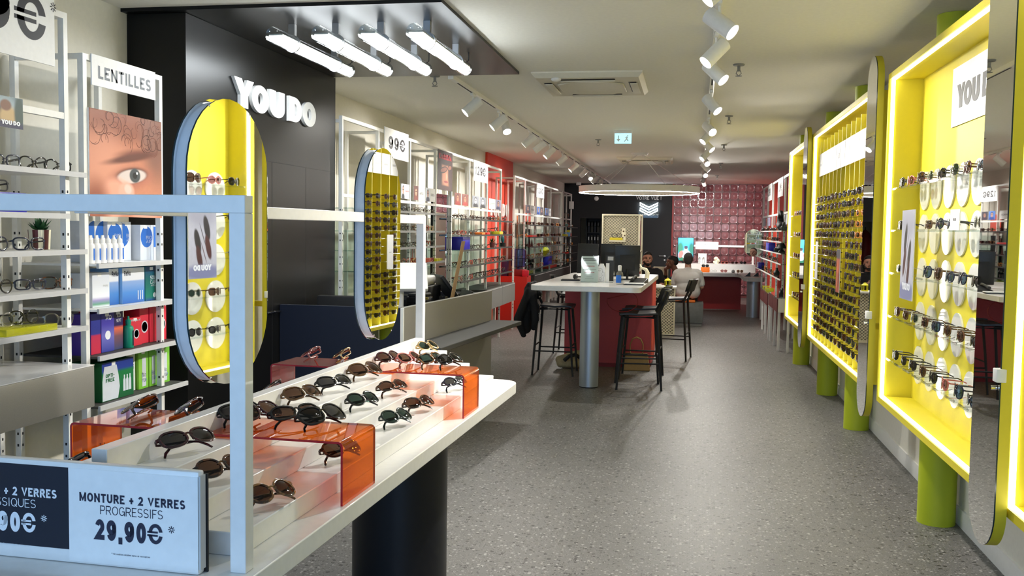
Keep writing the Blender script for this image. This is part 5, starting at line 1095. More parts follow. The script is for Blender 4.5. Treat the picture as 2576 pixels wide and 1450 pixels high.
bands('pr_vend', [(0,srgb(40,20,36)),(.4,srgb(120,30,40)),(.6,srgb(90,30,50)),(1,srgb(30,24,60))])
t = pack('carton', 'tall dark carton with a red print standing beside the water jug', 15.50, 15.62, .8345, .265, 'pr_vend', 'purple_dk', .10, -2.94, (), None, False)
tag(MB().rbox(-.05,.05,-.04,.04,0,.10,.004).build('carton','red_print',loc=(-2.635,15.52,.8345)), 'small red and white packet at the front corner of the coral cabinet', 'carton')
# props on the farther shelves
def blk(nm, lb, y, z, dx, dy, dz, m, x=-2.75): return tag(MB().rbox(-dx,dx,-dy,dy,0,dz,.003).build(nm, m, loc=(x,y,z+.0005)), lb, 'display block')
MULTI = ['frame_black','frame_red','frame_brown','burgundy','frame_green','frame_orange','tortoise','frame_gold']
for i, z in enumerate((1.69, 1.48, 1.31, 1.12, .935)):
    fill(15.95, 20.55, z, 13, f'{SH[i]} past the coral wall', 'colourful glasses past the coral wall', 'lens_grey' if i < 3 else 'clear_lens', MULTI, gaps=[[(18.1,18.5)],[(16.3,16.9)],[(16.5,16.9),(19.2,19.5)],[(18.1,18.6)],[(16.6,16.9),(18.3,18.9)]][i], nm='sunglasses' if i < 3 else 'glasses')
for i, z in enumerate((1.68, 1.47, 1.27, 1.09, .90)):
    fill(21.0, 22.8, z, 5, f'{SH[i]} of the corner unit', 'glasses on the corner unit', 'clear_lens', MULTI, gaps=[[(21.0,21.4)],[(21.0,22.6)],[],[(21.2,22.2)],[]][i])
def figurine(loc, lb, m, s=1., kind='lamp'):
    t = thing(kind, lb, kind, loc)
    if kind == 'table_lamp':
        MB().lathe([(.0,0),(.055*s,.001),(.055*s,.06*s),(.03*s,.08*s),(.012*s,.09*s),(.012*s,.11*s),(.0,.11*s)], n=20).build('base', m, t); MB().lathe([(.075*s,.10*s),(.045*s,.19*s),(.0,.19*s)], n=20).build('lamp_shade', m, t)
    elif kind == 'vase':
        MB().lathe([(.0,0),(.035*s,.002),(.055*s,.06*s),(.02*s,.13*s),(.03*s,.16*s),(.026*s,.16*s),(.016*s,.13*s),(.0,.12*s)], n=20).build('body', m, t); MB().tube([(0,0,.12*s),(.01,.01,.24*s)], .004).ball((.01,.01,.26*s), .03*s).build('flower', 'orange_paint', t)
    elif kind == 'hourglass_ornament':
        MB().lathe([(.0,0),(.075*s,.003),(.07*s,.09*s),(.012*s,.15*s),(.05*s,.24*s),(.055*s,.29*s),(.0,.33*s)], n=20).build('glass', m, t); MB().ball((0,0,.04*s),(.05*s,.05*s,.035*s)).build('filling', 'teal_print', t)
    elif kind == 'toy_figure':
        MB().ball((0,0,.05*s),(.035*s,.035*s,.05*s)).tube([(-.02*s,.03*s,.05*s),(-.05*s,.05*s,.01*s)],.012*s).tube([(.02*s,-.03*s,.05*s),(.05*s,-.05*s,.01*s)],.012*s).build('body', m, t); MB().ball((0,0,.125*s),(.04*s,.042*s,.04*s)).ball((.015*s,.035*s,.16*s),.014*s).ball((.015*s,-.035*s,.16*s),.014*s).build('head', 'cream', t)
    elif kind == 'obelisk':
        MB().lathe([(.0,0),(.035*s,.001),(.03*s,.02*s),(.006*s,.20*s),(.0,.22*s)], n=4).build('spike', m, t); MB().box(-.045*s,.045*s,-.045*s,.045*s,-.0,.006).build('foot', m, t)
    return t
figurine((-2.75,16.75,.9355), 'black mushroom-shaped table lamp on the lowest shelf past the coral wall', 'black_gloss', .9, 'table_lamp')
for k, y in enumerate((16.60, 16.82)): figurine((-2.75,y,1.3105), f'brown spiked ornament, {O_[k]} on the third shelf past the coral wall', 'wine', .68, 'obelisk')
figurine((-2.75,16.15,1.1205), 'brown spiked ornament alone on the fourth shelf past the coral wall', 'wine', .75, 'obelisk')
for k, y in enumerate((18.20, 18.42)): tag(MB().lathe([(.0,0),(.02,.002),(.085,.09),(.02,.172),(.0,.174)], n=20).build('paper_lantern', 'yellow_box', loc=(-2.75,y+.06,1.1205)), f'round yellow paper ornament, {O_[k]} on the fourth shelf', 'ornament')
blk('display_block','purple block on the lowest shelf past the coral wall',18.6,.935,.08,.22,.16,'blue_plastic')
blk('display_block','red slab lying on the second shelf past the coral wall',16.6,1.48,.08,.25,.03,'red_cab')
blk('display_block','translucent yellow slab lying on the drawers past the coral wall',17.3,.81,.10,.4,.05,'yellow_acrylic',-2.91); blk('display_block','long orange-red slab on the drawers near the corner',20.0,.81,.10,.6,.06,'red_cab',-2.91)
figurine((-2.75,19.35,1.3105), 'slim bottle-shaped ornament with a dark neck on the third shelf', 'cream', .55, 'vase')
figurine((-2.75,20.1,.9355), 'tan vase with one orange flower on the lowest far shelf', 'tan_bag', .6, 'vase')
b_ = tag(MB().box(-3.09,-3.08,17.15,17.22,.72,1.86).build('ribbon','orange_paint',smooth=0), 'narrow orange stripe board standing behind the far shelves', 'board'); b_ = tag(MB().box(-3.09,-3.08,18.1,18.6,.85,1.62).build('dark_board','black_plastic',smooth=0), 'black board with a yellow dot behind the far shelves', 'board')
b_ = tag(MB().box(-3.095,-3.088,18.10,18.7,1.70,2.0).build('hanging_board','coral',smooth=0), 'coral board with a portrait behind the far shelves', 'board')
figurine((-2.69,21.20,1.6805), 'clear hourglass ornament on the top shelf of the corner unit', 'frame_crystal', 1.0, 'hourglass_ornament')
blk('display_block','yellow slab on the corner unit second shelf',21.2,1.47,.08,.16,.05,'yellow'); blk('display_block','pale blue block on the corner unit second shelf',21.85,1.47,.06,.09,.09,'sky_print'); blk('display_block','pink block on the corner unit second shelf',22.2,1.47,.06,.07,.07,'frame_rose'); blk('display_block','small yellow block stacked on the pale blue block, corner unit',21.85,1.562,.05,.07,.05,'yellow')
blk('display_block','red slab on the corner unit fourth shelf',21.35,1.09,.08,.2,.03,'red_cab'); figurine((-2.75,21.85,1.0905), 'small dog-like toy figure on the corner unit fourth shelf', 'frame_gold', .9, 'toy_figure')
for y, z, lb in ((9.75,1.2505,'lowest near shelf'),(12.75,1.5305,'second shelf before the coral wall'),(17.35,1.4805,'second shelf past the coral wall')):
    t = thing('wire_stand', 'thin rose wire loop stand on the '+lb, 'stand', (-2.86, y, z))
    MB().tube([(0,-.05,0),(0,-.05,.13),(0,.05,.13),(0,.05,0)], .004, 6).build('loop', 'frame_rose', t); MB().box(-.03,.03,-.05,.05,0,.004).build('foot', 'frame_rose', t)
# ================================================================== high consultation table, stools and what stands on it
IT = thing('high_table', 'white-topped high table on a silver column and a coral red body', 'table', (-.93, 10.58, 0), R(-1.5))
MB().prism(rrect(-.535,.535,-1.50,1.48,.09), 1.018, 1.07).build('tabletop', 'white_satin', IT, bevel=.004)
c_ = MB().lathe([(.098,.012),(.098,1.018)], (-.02,-.88,0), 40).build('column', 'silver_column', IT); MB().lathe([(.094,0),(.094,.012)], (-.02,-.88,0), 40).build('base_ring', 'black_matt', c_)
MB().box(-.51,.51,.62,1.40,.05,1.018).build('body', 'pink_red', IT, smooth=0); MB().box(-.49,.49,.64,1.38,0,.05).build('plinth', 'red_dark', IT, smooth=0)
MB().box(.511,.514,.70,1.34,.10,1.0).build('side_door', 'coral', IT, smooth=0)
tag(MB().tube([(-.62+.26*math.sin(R(a))*.6-.02, 9.62, .90+.11*math.cos(R(a))) for a in range(-20,300,20)]+[(-.60,9.62,.97),(-.52,9.60,1.0),(-.42,9.55,1.011)], .0045, 6).build('cable', 'red_dark'), 'thin dark red cable loop hanging under the high table top', 'cable')
def stool(loc, rz, label):
    t = thing('bar_stool', label, 'bar stool', loc, rz, 'black bar stools around the high table')
    n = 10; vs = []; fs = []
    for j in range(n+1):
        for i in range(n+1):
            x = -.205+.41*i/n; y = -.19+.38*j/n; q = .02*((x/.2)**2)-.012*(1-abs(y)/.2)
            k = 1-.10*(max(0, y)/.19); vs.append((x*k, y, .765+q-.012*max(0, -y-.12)/.07)); 
    N = (n+1)**2; vs2 = vs+[(a, b, c-.016) for a, b, c in vs]
    for j in range(n):
        for i in range(n):
            a = j*(n+1)+i; fs.append((a, a+1, a+n+2, a+n+1)); fs.append((N+a, N+a+n+1, N+a+n+2, N+a+1))
    for i in range(n):
        for a, b in ((i, i+1), ((i+1)+n*(n+1), i+n*(n+1)), ((i+1)*(n+1), i*(n+1)), (i*(n+1)+n, (i+1)*(n+1)+n)): fs.append((b, a, N+a, N+b))
    MB().add(vs2, fs).build('seat', 'black_plastic', t)
    MB().tube([(-.16,-.15,.735),(.16,-.15,.735),(.16,.16,.735),(-.16,.16,.735)], .013, 8, closed=True).build('seat_frame', 'black_matt', t)
    for s in (-1, 1):
        l = MB().tube([(s*.165,-.155,.735),(s*.19,-.185,.40),(s*.215,-.215,.006)], [.0145,.0135,.011], 10).build('leg', 'black_matt', t); MB().lathe([(.0,0),(.013,.001),(.013,.008),(.0,.009)], (s*.215,-.215,0), 12).build('foot_cap', 'black_plastic', l)
        l = MB().tube([(s*.17,.285,1.00),(s*.17,.235,.86),(s*.165,.185,.755),(s*.175,.19,.66),(s*.20,.215,.30),(s*.215,.235,.006)], [.012,.0145,.0155,.0145,.0135,.011], 10).build('leg', 'black_matt', t); MB().lathe([(.0,0),(.013,.001),(.013,.008),(.0,.009)], (s*.215,.235,0), 12).build('foot_cap', 'black_plastic', l)
    n = 12; vs = []; fs = []
    for i in range(n+1):
        a = -1+2*i/n
        for q, (z, sh) in enumerate(((.865,.90),(.90,1.),(.98,1.),(1.015,.93))):
            x = .215*a*sh; y = .272+.05*(z-.86)/.15-.075*a*a; vs.append((x, y, z)); vs.append((x, y+.011, z))
    for i in range(n):
        for q in range(3):
            b = i*8+q*2; fs.append((b, b+8, b+10, b+2)); fs.append((b+1, b+3, b+11, b+9))
        b = i*8; fs.append((b, b+1, b+9, b+8)); fs.append((b+6, b+14, b+15, b+7))
    fs += [(0,2,3,1),(2,4,5,3),(4,6,7,5)]; b = n*8; fs += [(b,b+1,b+3,b+2),(b+2,b+3,b+5,b+4),(b+4,b+5,b+7,b+6)]
    MB().add(vs, fs).build('backrest', 'black_plastic', t, smooth=50)
    for nm, p in (('front', ((-.196,-.192,.33),(.196,-.192,.33))), ('back', ((-.198,.213,.33),(.198,.213,.33))), ('side', ((-.200,-.196,.27),(-.202,.217,.27))), ('side', ((.200,-.196,.27),(.202,.217,.27)))):
        MB().tube(p, .008, 8).build('foot_rail', 'black_matt', t)
    return t
s0 = stool((-.49, 9.83, 0), R(-84), 'black bar stool nearest the aisle end, on the open side of the high table')
def restool(loc, rz, label):
    r = dup(s0, loc, rz, label); return r
restool((-.49, 10.50, 0), R(-92), 'black bar stool just behind the nearest one on the open side of the table')
restool((-.20, 12.20, 0), R(-98), 'black bar stool farther back beside the white mesh cabinet')
restool((-1.43, 10.55, 0), R(90), 'black bar stool with the dark jacket hung over its back')
restool((-1.46, 12.48, 0), R(88), 'black bar stool mostly hidden behind the jacket stool and the coral body')
def blob(name, caps, mname, parent, vox=.012, smooth=6, loc=None, rotz=0):
    """one continuous skin grown over tapered limbs and rounded masses (p0, p1, r0, r1) / (centre, (rx, ry, rz))"""
    m = MB()
    for c in caps:
        if len(c) == 2: m.ball(c[0], c[1], 20, 14)
        else: m.cyl(c[0], c[1], c[2], c[3], 16).ball(c[0], c[2], 16, 10).ball(c[1], c[3], 16, 10)
    o = m.build(name, mname, parent, loc, rotz)
    r = o.modifiers.new('skin', 'REMESH'); r.mode = 'VOXEL'; r.voxel_size = vox; r.use_smooth_shade = True
    s = o.modifiers.new('soften', 'SMOOTH'); s.factor = .5; s.iterations = smooth
    return o
mat('jacket_cloth', (.010,.010,.012), .85, noise=.4, nscale=60, bump=.3)
j = thing('jacket', 'black jacket hanging over the back of the wall-side bar stool', 'jacket', (-1.735, 10.55, 0))
blob('cloth', [((.02,-.20,.99),(.02,.20,.99),.035,.035),((.0,-.19,.95),(-.02,-.15,.50),.04,.055),((.0,.19,.95),(-.03,.16,.56),.04,.055),((.0,-.06,.97),(-.03,-.05,.50),.045,.06),((.0,.07,.97),(-.03,.07,.52),.045,.06),((.06,-.19,.95),(.10,-.235,.62),.04,.045),((.10,-.235,.62),(.08,-.22,.52),.045,.03),
    ((.02,-.24,.93),(-.09,-.26,.62),.04,.05),((-.09,-.26,.62),(-.03,-.22,.44),.05,.032),((.05,.0,1.0),(.09,.03,.86),.03,.04)], 'jacket_cloth', j, .014, 5)
for k in range(4): MB().ball((.145,-.262+.01*k,.60+.09*k), .008, 8, 6).build('snap_button', 'steel', j)
# bags on the floor
t = thing('tote_bag', 'beige and black canvas tote slumped on the floor beside the coral body', 'bag', (-1.33, 10.98, 0), R(20))
blob('cloth', [((-.10,0,.06),(.10,0,.06),.055,.06),((-.12,.02,.10),(.08,.03,.15),.045,.05),((.0,.03,.16),(.12,.03,.18),.03,.03)], 'canvas', t, .012, 5); MB().tube([(-.08,-.07,.10),(-.03,-.09,.15),(.05,-.08,.17),(.11,-.05,.13)], .022).build('dark_panel', 'black_matt', t)
t = thing('handbag', 'tan handbag with tall loop handles on the floor behind the two open-side stools', 'bag', (-.56, 11.02, 0), R(2))
m = MB(); m.add([(-.16,-.06,0),(.16,-.06,0),(.16,.06,0),(-.16,.06,0),(-.13,-.035,.20),(.13,-.035,.20),(.13,.035,.20),(-.13,.035,.20)], [(0,3,2,1),(0,1,5,4),(1,2,6,5),(2,3,7,6),(3,0,4,7),(4,5,6,7)]); m.build('body', 'tan_bag', t, bevel=.012)
for y in (-.03, .03): MB().tube([(-.07,y,.20),(-.075,y,.30),(-.045,y,.365),(0,y,.385),(.045,y,.365),(.075,y,.30),(.07,y,.20)], .006).build('handle', 'tan_bag', t)
MB().box(-.13,.13,-.0365,-.034,.17,.20).build('dark_trim', 'black_matt', t, smooth=0)
# things on the high table
Z = 1.0705
t = thing('leaflet_stand', 'clear stand with a white printed leaflet at the near corner of the high table', 'leaflet stand', (-1.00, 9.82, Z), R(-3))
pg = MB().add([(-.088,0,.004),(.088,0,.004),(.088,.045,.268),(-.088,.045,.268),(-.088,.003,.004),(.088,.003,.004),(.088,.048,.268),(-.088,.048,.268)], [(0,1,2,3),(5,4,7,6),(0,4,5,1),(1,5,6,2),(2,6,7,3),(3,7,4,0)]).build('leaflet', 'paper', t, smooth=0)
up = Vector((0,.045,.264)).normalized()
for z, w, h, mm in ((.235,.15,.012,'grey_mid'),(.220,.15,.010,'grey_mid'),(.192,.12,.006,'grey_light'),(.160,.10,.008,'frame_rose'),(.125,.14,.007,'grey_light'),(.095,.10,.008,'frame_rose'),(.050,.06,.005,'grey_light'),(.035,.09,.004,'grey_light')):
    MB().add([Vector((-w/2,-.0008,.004))+up*z, Vector((w/2,-.0008,.004))+up*z, Vector((w/2,-.0008,.004))+up*(z+h), Vector((-w/2,-.0008,.004))+up*(z+h)], [(0,1,2,3)]).build('print_line', mm, pg, smooth=0)
MB().add([(-.092,-.006,.0),(.092,-.006,0),(.092,.042,.275),(-.092,.042,.275)], [(0,1,2,3)]).build('clear_front', 'glass_shelf', t, smooth=0); MB().box(-.09,.09,-.006,.09,0,.003).build('foot', 'glass_shelf', t, smooth=0)
t = thing('vase', 'white flat vase with a black one-line drawing beside the leaflet stand', 'vase', (-.885, 9.95, Z))
MB().prism([(-.042,0),(.042,0),(.045,.12),(.040,.15),(.022,.178),(.022,.19),(-.022,.19),(-.022,.178),(-.040,.15),(-.045,.12)], -.03, .03, 'y').build('body', 'white_satin', t, bevel=.006)
m = MB()
for P in ([(-.03,.135),(-.01,.145),(.008,.135),(.012,.10),(.004,.085),(.016,.07),(.002,.06)], [(-.03,.118),(-.018,.126),(-.006,.118),(-.018,.112),(-.03,.118)], [(-.02,.03),(-.006,.02),(.006,.034),(-.004,.05),(-.02,.04)], [(.01,.11),(.03,.10),(.03,.06),(.02,.03),(.03,.01)]): m.tube([(x,-.0305,z) for x, z in P], .0012, 6)
m.build('line_drawing', 'ink', t)
t = thing('label_stand', 'thin white upright card stand between vase and sanitiser bottle', 'card stand', (-.815, 9.86, Z)); MB().box(-.017,.017,-.004,.004,.003,.20).build('card', 'paper', t, smooth=0); MB().box(-.04,.06,-.02,.03,0,.003).build('foot', 'glass_shelf', t, smooth=0)
t = thing('spray_bottle', 'clear spray bottle with a blue label at the near edge of the high table', 'bottle', (-.665, 9.50, Z))
MB().lathe([(.0,0),(.034,.001),(.036,.01),(.036,.10),(.030,.12),(.014,.135),(.014,.145),(.0,.145)], n=20).build('body', 'frame_crystal', t); MB().lathe([(.0,.14),(.017,.14),(.019,.185),(.012,.195),(.0,.195)], n=20).build('cap', 'white_paint', t)
m = MB(); m.add([(.0363*math.cos(R(a)), .0363*math.sin(R(a)), z) for z in (.02,.095) for a in range(150,301,10)], [(i,i+1,17+i,16+i) for i in range(15)]); m.build('label_patch', 'blue_print', t)
def monitor(loc, rz, w, h, tilt, label, z0=.10):
    t = thing('monitor', label, 'monitor', loc, rz)
    m = MB().rbox(-w/2, w/2, -.012, .012, 0, h, .006); M = Matrix.Translation((0,0,z0)) @ Matrix.Rotation(R(tilt), 4, 'X'); m.v = [M @ v for v in m.v]; b = m.build('screen_case', 'black_plastic', t)
    m = MB().box(-w*.3, w*.3, -.018, -.012, h*.2, h*.7); m.v = [M @ v for v in m.v]; m.build('back_cover', 'black_matt', b, smooth=0)
    MB().tube([(0,.0,z0+h*.35),(0,-.05,z0*.8),(0,-.06,.012)], .014).build('arm', 'black_matt', t); MB().rbox(-.09,.09,-.14,.06,0,.012,.004).build('foot', 'black_plastic', t)
monitor((-.66, 10.55, Z), R(8), .275, .345, 6, 'large black monitor seen from behind, nearest the aisle on the high table', .035)
monitor((-1.14, 10.95, Z), R(-4), .24, .345, -8, 'dark grey monitor seen from behind at the wall side of the high table', .04)
monitor((-.90, 11.40, Z), R(0), .26, .33, 0, 'black monitor in the middle behind the two other monitors', .05)
t = thing('leaflet_stand', 'dark leaflet in a clear stand leaning in front of the big monitor', 'leaflet stand', (-.815, 10.14, Z), R(-8)); MB().add([(-.04,0,.0),(.04,0,.0),(.04,.03,.27),(-.045,.03,.27),(-.04,.003,.0),(.04,.003,.0),(.04,.033,.27),(-.045,.033,.27)], [(0,1,2,3),(5,4,7,6),(0,4,5,1),(1,5,6,2),(2,6,7,3),(3,7,4,0)]).build('leaflet', 'black_plastic', t, smooth=0); MB().add([(-.03,.0235,.22),(.03,.0235,.22),(.03,.0285,.26),(-.03,.0285,.26)], [(0,1,2,3)]).build('print_line', 'grey_light', t, smooth=0); MB().box(-.04,.04,-.005,.06,-.0,.002).build('foot', 'glass_shelf', t, smooth=0)
t = thing('desk_phone', 'charcoal desk phone lying on the high table near the open edge', 'phone', (-.50, 9.92, Z), R(-12)); MB().add([(-.085,-.09,0),(.085,-.09,0),(.085,.09,0),(-.085,.09,0),(-.08,-.085,.012),(.08,-.085,.012),(.08,.085,.05),(-.08,.085,.05)], [(0,3,2,1),(4,5,6,7),(0,1,5,4),(1,2,6,5),(2,3,7,6),(3,0,4,7)]).build('base', 'black_plastic', t, bevel=.005); MB().tube([(-.05,-.06,.033),(-.05,-.03,.045),(-.05,.05,.062),(-.05,.075,.06)], [.02,.014,.014,.02]).build('handset', 'grey_dark', t)
for nm, x, y, rz, lab in (('tablet_case', -.53, 9.55, 4, 'flat dark blue folder under papers beside the spray bottle'),): tag(MB().rbox(-.10,.10,-.07,.07,0,.008,.002).build('folder', 'navy', loc=(x,y,Z), rotz=R(rz)), lab, 'folder')
for k in range(3): tag(MB().box(-.095,.095,-.068,.068,0,.0025).build('paper_sheet','paper',loc=(-.53+.006*k,9.56,Z+.0088+.003*k),rotz=R(3+4*k),smooth=0), f'white paper sheet, {["lowest","middle","topmost"][k]} of the three on the dark blue folder', 'paper', 'papers on the folder')
t = thing('keyboard', 'black keyboard at the wall-side edge of the high table', 'keyboard', (-1.22, 10.05, Z), R(4)); MB().rbox(-.10,.10,-.06,.06,0,.014,.004).build('case','black_plastic',t); MB().box(-.09,.09,-.05,.05,.0142,.017).build('key_block','grey_dark',t,smooth=0)
tag(MB().ball((0,0,.0),(.03,.05,.03)).build('computer_mouse','black_plastic',loc=(-1.20,10.32,Z+.03)), 'black computer mouse behind the keyboard on the high table', 'mouse')
t = thing('branch_ornament', 'cream coral-branch ornament at the far open edge of the high table', 'ornament', (-.50, 10.95, Z)); MB().tube([(.04,0,.0),(.05,0,.06),(.03,0,.10),(-.02,0,.12),(-.05,0,.16)], [.025,.025,.02,.012,.006]).tube([(-.01,0,.12),(-.06,0,.10),(-.10,0,.11)], [.01,.008,.004]).tube([(-.03,0,.13),(-.05,0,.17),(-.045,0,.20)], [.01,.007,.004]).tube([(-.02,0,.12),(-.05,0,.075),(-.07,0,.06)], [.01,.007,.004]).build('branch', 'cream', t)
# white mesh cabinets behind the table
def lattice(x0, x1, z0, z1, y, px, pz, w):
    m = MB()
    for s in (1, -1):
        k = -int((z1-z0)/pz)-2
        while True:
            xs = x0+k*px
            if xs > x1+(z1-z0)/pz*px+px: break
            a = (xs, z0) if s > 0 else (xs, z1); b = (xs+(z1-z0)/pz*px, z1) if s > 0 else (xs+(z1-z0)/pz*px, z0)
            P = []
            for e, o in ((a, b), (b, a)):
                x, z = e
                if x < x0: q = (x0-e[0])/(o[0]-e[0]); x, z = x0, e[1]+(o[1]-e[1])*q
                if x > x1: q = (x1-e[0])/(o[0]-e[0]); x, z = x1, e[1]+(o[1]-e[1])*q
                P.append((x, y, z))
            if a[0] < x1 and b[0] > x0: m.tube(P, w, 4)
            k += 1
    return m
mat('mesh_back', srgb(168,165,150), .6)
t = thing('mesh_cabinet', 'tall cream mesh-fronted cabinet carrying a pair of big glasses on a yellow block', 'cabinet', (0,0,0))
MB().box(-1.345,-.79,15.33,16.25,0,1.85).build('body','mesh_back',t,smooth=0); fr = MB().box(-1.37,-1.345,15.28,15.33,0,1.875).box(-.79,-.765,15.28,15.33,0,1.875).box(-1.345,-.79,15.28,15.33,1.85,1.875).box(-1.37,-.765,15.33,16.27,1.851,1.875).box(-.79,-.765,16.25,16.28,0,1.875); fr.build('frame','cream',t,smooth=0)
lattice(-1.345,-.79,0,1.85,15.305,.05,.028*1.6,.0035).build('mesh_grid','cream',t,smooth=0)
sh_ = MB().box(-1.24,-.99,15.12,15.28,1.435,1.46).build('front_shelf','cream',t,smooth=0)
for k, (z0, z1, mm) in enumerate(((1.30,1.78,'pr_d'),(.98,1.27,'pr_b'),(.70,.95,'pr_red'),(.35,.66,'pr_b'))): MB().quad((-.7895+.0005,15.36,z0),(0,.86,0),(0,0,z1-z0)).build('photo_panel',mm,t,smooth=0); MB().box(-.79,-.765,15.33,16.25,z0-.025,z0-.01).build('side_shelf','cream',t,smooth=0)
tag(MB().rbox(-.10,.10,-.05,.05,0,.04,.003).build('display_block','yellow',loc=(-1.13,15.19,1.4605)), 'yellow block on the mesh cabinet front shelf', 'display block')
sunglasses((-1.12,15.135,1.5010), R(0), 'big navy glasses on the yellow block of the mesh cabinet', 'big', 'frame_navy', 'clear_lens', folded=False, tilt=2, name='glasses')
t = thing('vase', 'cream bottle vase with brown flowers on the mesh cabinet front shelf', 'vase', (-1.015, 15.20, 1.4605)); MB().lathe([(.0,0),(.036,.002),(.036,.12),(.026,.14),(.026,.19),(.0,.19)], n=20).build('body','cream',t)
for x, z in ((-.01,.04),(.018,.075),(.0,.14)): MB().ball((x,-.030,z),(.014,.010,.014),8,6).build('painted_flower','frame_brown',t)
t = thing('mesh_cabinet', 'low white mesh-fronted cabinet with a yellow lantern on top', 'cabinet', (0,0,0))
MB().box(-.56,-.20,14.86,15.2,.02,.735).build('body','mesh_back',t,smooth=0); MB().box(-.58,-.56,14.80,14.86,0,.735).box(-.20,-.18,14.80,14.86,0,.735).box(-.58,-.18,14.80,14.86,0,.03).build('frame','cream',t,smooth=0); MB().rbox(-.60,-.165,14.78,15.22,.735,.762,.004).build('top','white_paint',t)
lattice(-.56,-.20,.03,.735,14.83,.05,.028*1.6,.0045).build('mesh_grid','cream',t,smooth=0)
tag(MB().rbox(-.045,.045,-.03,.03,0,.03,.003).build('carton','paper',loc=(-.44,14.92,.7625)), 'small white packet beside the yellow lantern', 'carton'); tag(MB().rbox(-.02,.02,-.03,.03,0,.035,.003).build('carton','red_print',loc=(-.525,14.92,.7625)), 'small red packet at the corner of the low mesh cabinet', 'carton')
t = thing('lantern', 'small yellow lantern standing on the low mesh cabinet', 'lantern', (-.30, 14.92, .7625)); MB().lathe([(.0,0),(.05,.001),(.05,.016),(.0,.016)], n=6).build('base','yellow_box',t); MB().lathe([(.055,.085),(.05,.098),(.022,.115),(.018,.128),(.0,.13)], n=6).build('roof','yellow_box',t); MB().lathe([(.030,.016),(.030,.085)], n=12).build('glass','lens_brown',t)
for k in range(6): a = R(60*k); MB().cyl((.042*math.cos(a),.042*math.sin(a),.016),(.042*math.cos(a),.042*math.sin(a),.088),.005,n=6).build('corner_post','yellow_box',t)
# ================================================================== people and the tiled back corner
mat('skin_a', srgb(188,136,112), .55); mat('skin_b', srgb(120,80,62), .55); mat('skin_c', srgb(186,140,120), .55); mat('hair_dark', (.012,.010,.009), .7, noise=.4, nscale=120); mat('hair_grey', (.035,.032,.030), .75, noise=.4, nscale=120); mat('tee_white', (.66,.65,.62), .85, noise=.05, nscale=30); mat('tee_black', (.008,.008,.010), .85); mat('tee_teal', srgb(16,46,56), .85); mat('trousers', (.03,.022,.025), .85); mat('eye_white', (.7,.68,.64), .3)
def hand(w, d, side, curl=.4):
    """palm, four unequal bent fingers and a side thumb: w wrist, d forearm direction, side = thumb direction"""
    w, d, s = Vector(w), Vector(d).normalized(), Vector(side).normalized(); n = d.cross(s).normalized(); out = [(w+d*.01, w+d*.075, .024, .030), (w+d*.03+s*.015, w+d*.08+s*.02, .018, .016), (w+d*.03-s*.015, w+d*.08-s*.02, .018, .016)]
    for k, L_ in ((-1.5,.055),(-.5,.070),(.5,.075),(1.5,.068)):
        b = w+d*.088-s*k*.018; m_ = b+(d*(1-curl*.4)+n*curl*.6).normalized()*L_*.55; e = m_+(d*(1-curl)+n*curl).normalized()*L_*.45; out += [(b, m_, .009, .0085), (m_, e, .0085, .0075)]
    b = w+d*.03+s*.028; m_ = b+(d*.6+s*.6+n*.2).normalized()*.038; out += [(b, m_, .011, .0095), (m_, m_+(d*.9+s*.15+n*.3).normalized()*.03, .0095, .008)]
    return out
def head_caps(c, f, up=UZ):
    """head masses: c centre of the skull, f facing direction"""
    c, f = Vector(c), Vector(f).normalized(); r = f.cross(up).normalized(); P = lambda a, b, z: c+f*a+r*b+up*z
    caps = [(P(-.015,0,.03), P(.012,0,.03), .080, .076), (P(.0,0,-.02), P(.030,0,-.045), .068, .056), (P(.045,0,-.075), P(.055,0,-.085), .036, .030), (P(.075,0,.012), P(.095,0,-.022), .010, .014), (P(.070,-.03,.03), P(.070,.03,.03), .014, .014), (P(.078,-.018,-.058), P(.078,.018,-.058), .010, .010)]
    for s in (-1, 1): caps.append((P(-.005,s*.076,.01), P(-.010,s*.079,-.025), .013, .010)); caps.append((P(.045,s*.040,-.02), P(.030,s*.045,-.05), .030, .026))
    return caps, P
def person(label, loc, rz, skin, hair, shirt, pose):
    t = thing('person', label, 'person', loc, rz)
    blob('body', pose['body'], skin, t, .0085, 3)
    for nm, caps, mm in pose['clothes']: blob(nm, caps, mm, t, .011, 4)
    P = pose['P']
    for s in (-1, 1): MB().ball(P(.076,s*.031,.012), (.011,.011,.008), 10, 8).ball(P(.086,s*.031,.012), (.004,.004,.004), 8, 6, 0).build('eye', 'hair_dark', t)
    blob('hair', pose['hair'], hair, t, .009, 2)
    for nm, caps, mm in pose.get('extra', ()): blob(nm, caps, mm, t, .006, 2)
    return t
def legs_seated(z=.46, fwd=-1):
    return [((-.10,0,z+.06), (-.13,fwd*.40,z+.05), .085, .062), ((.10,0,z+.06), (.13,fwd*.40,z+.05), .085, .062), ((-.13,fwd*.40,z+.05), (-.13,fwd*.42,.09), .060, .042), ((.13,fwd*.40,z+.05), (.13,fwd*.42,.09), .060, .042), ((-.06,0,z+.10), (.06,0,z+.10), .12, .12)]
def shoes(fwd=-1): return [((s*.13,fwd*.40,.045), (s*.14,fwd*.57,.040), .045, .038) for s in (-1, 1)]
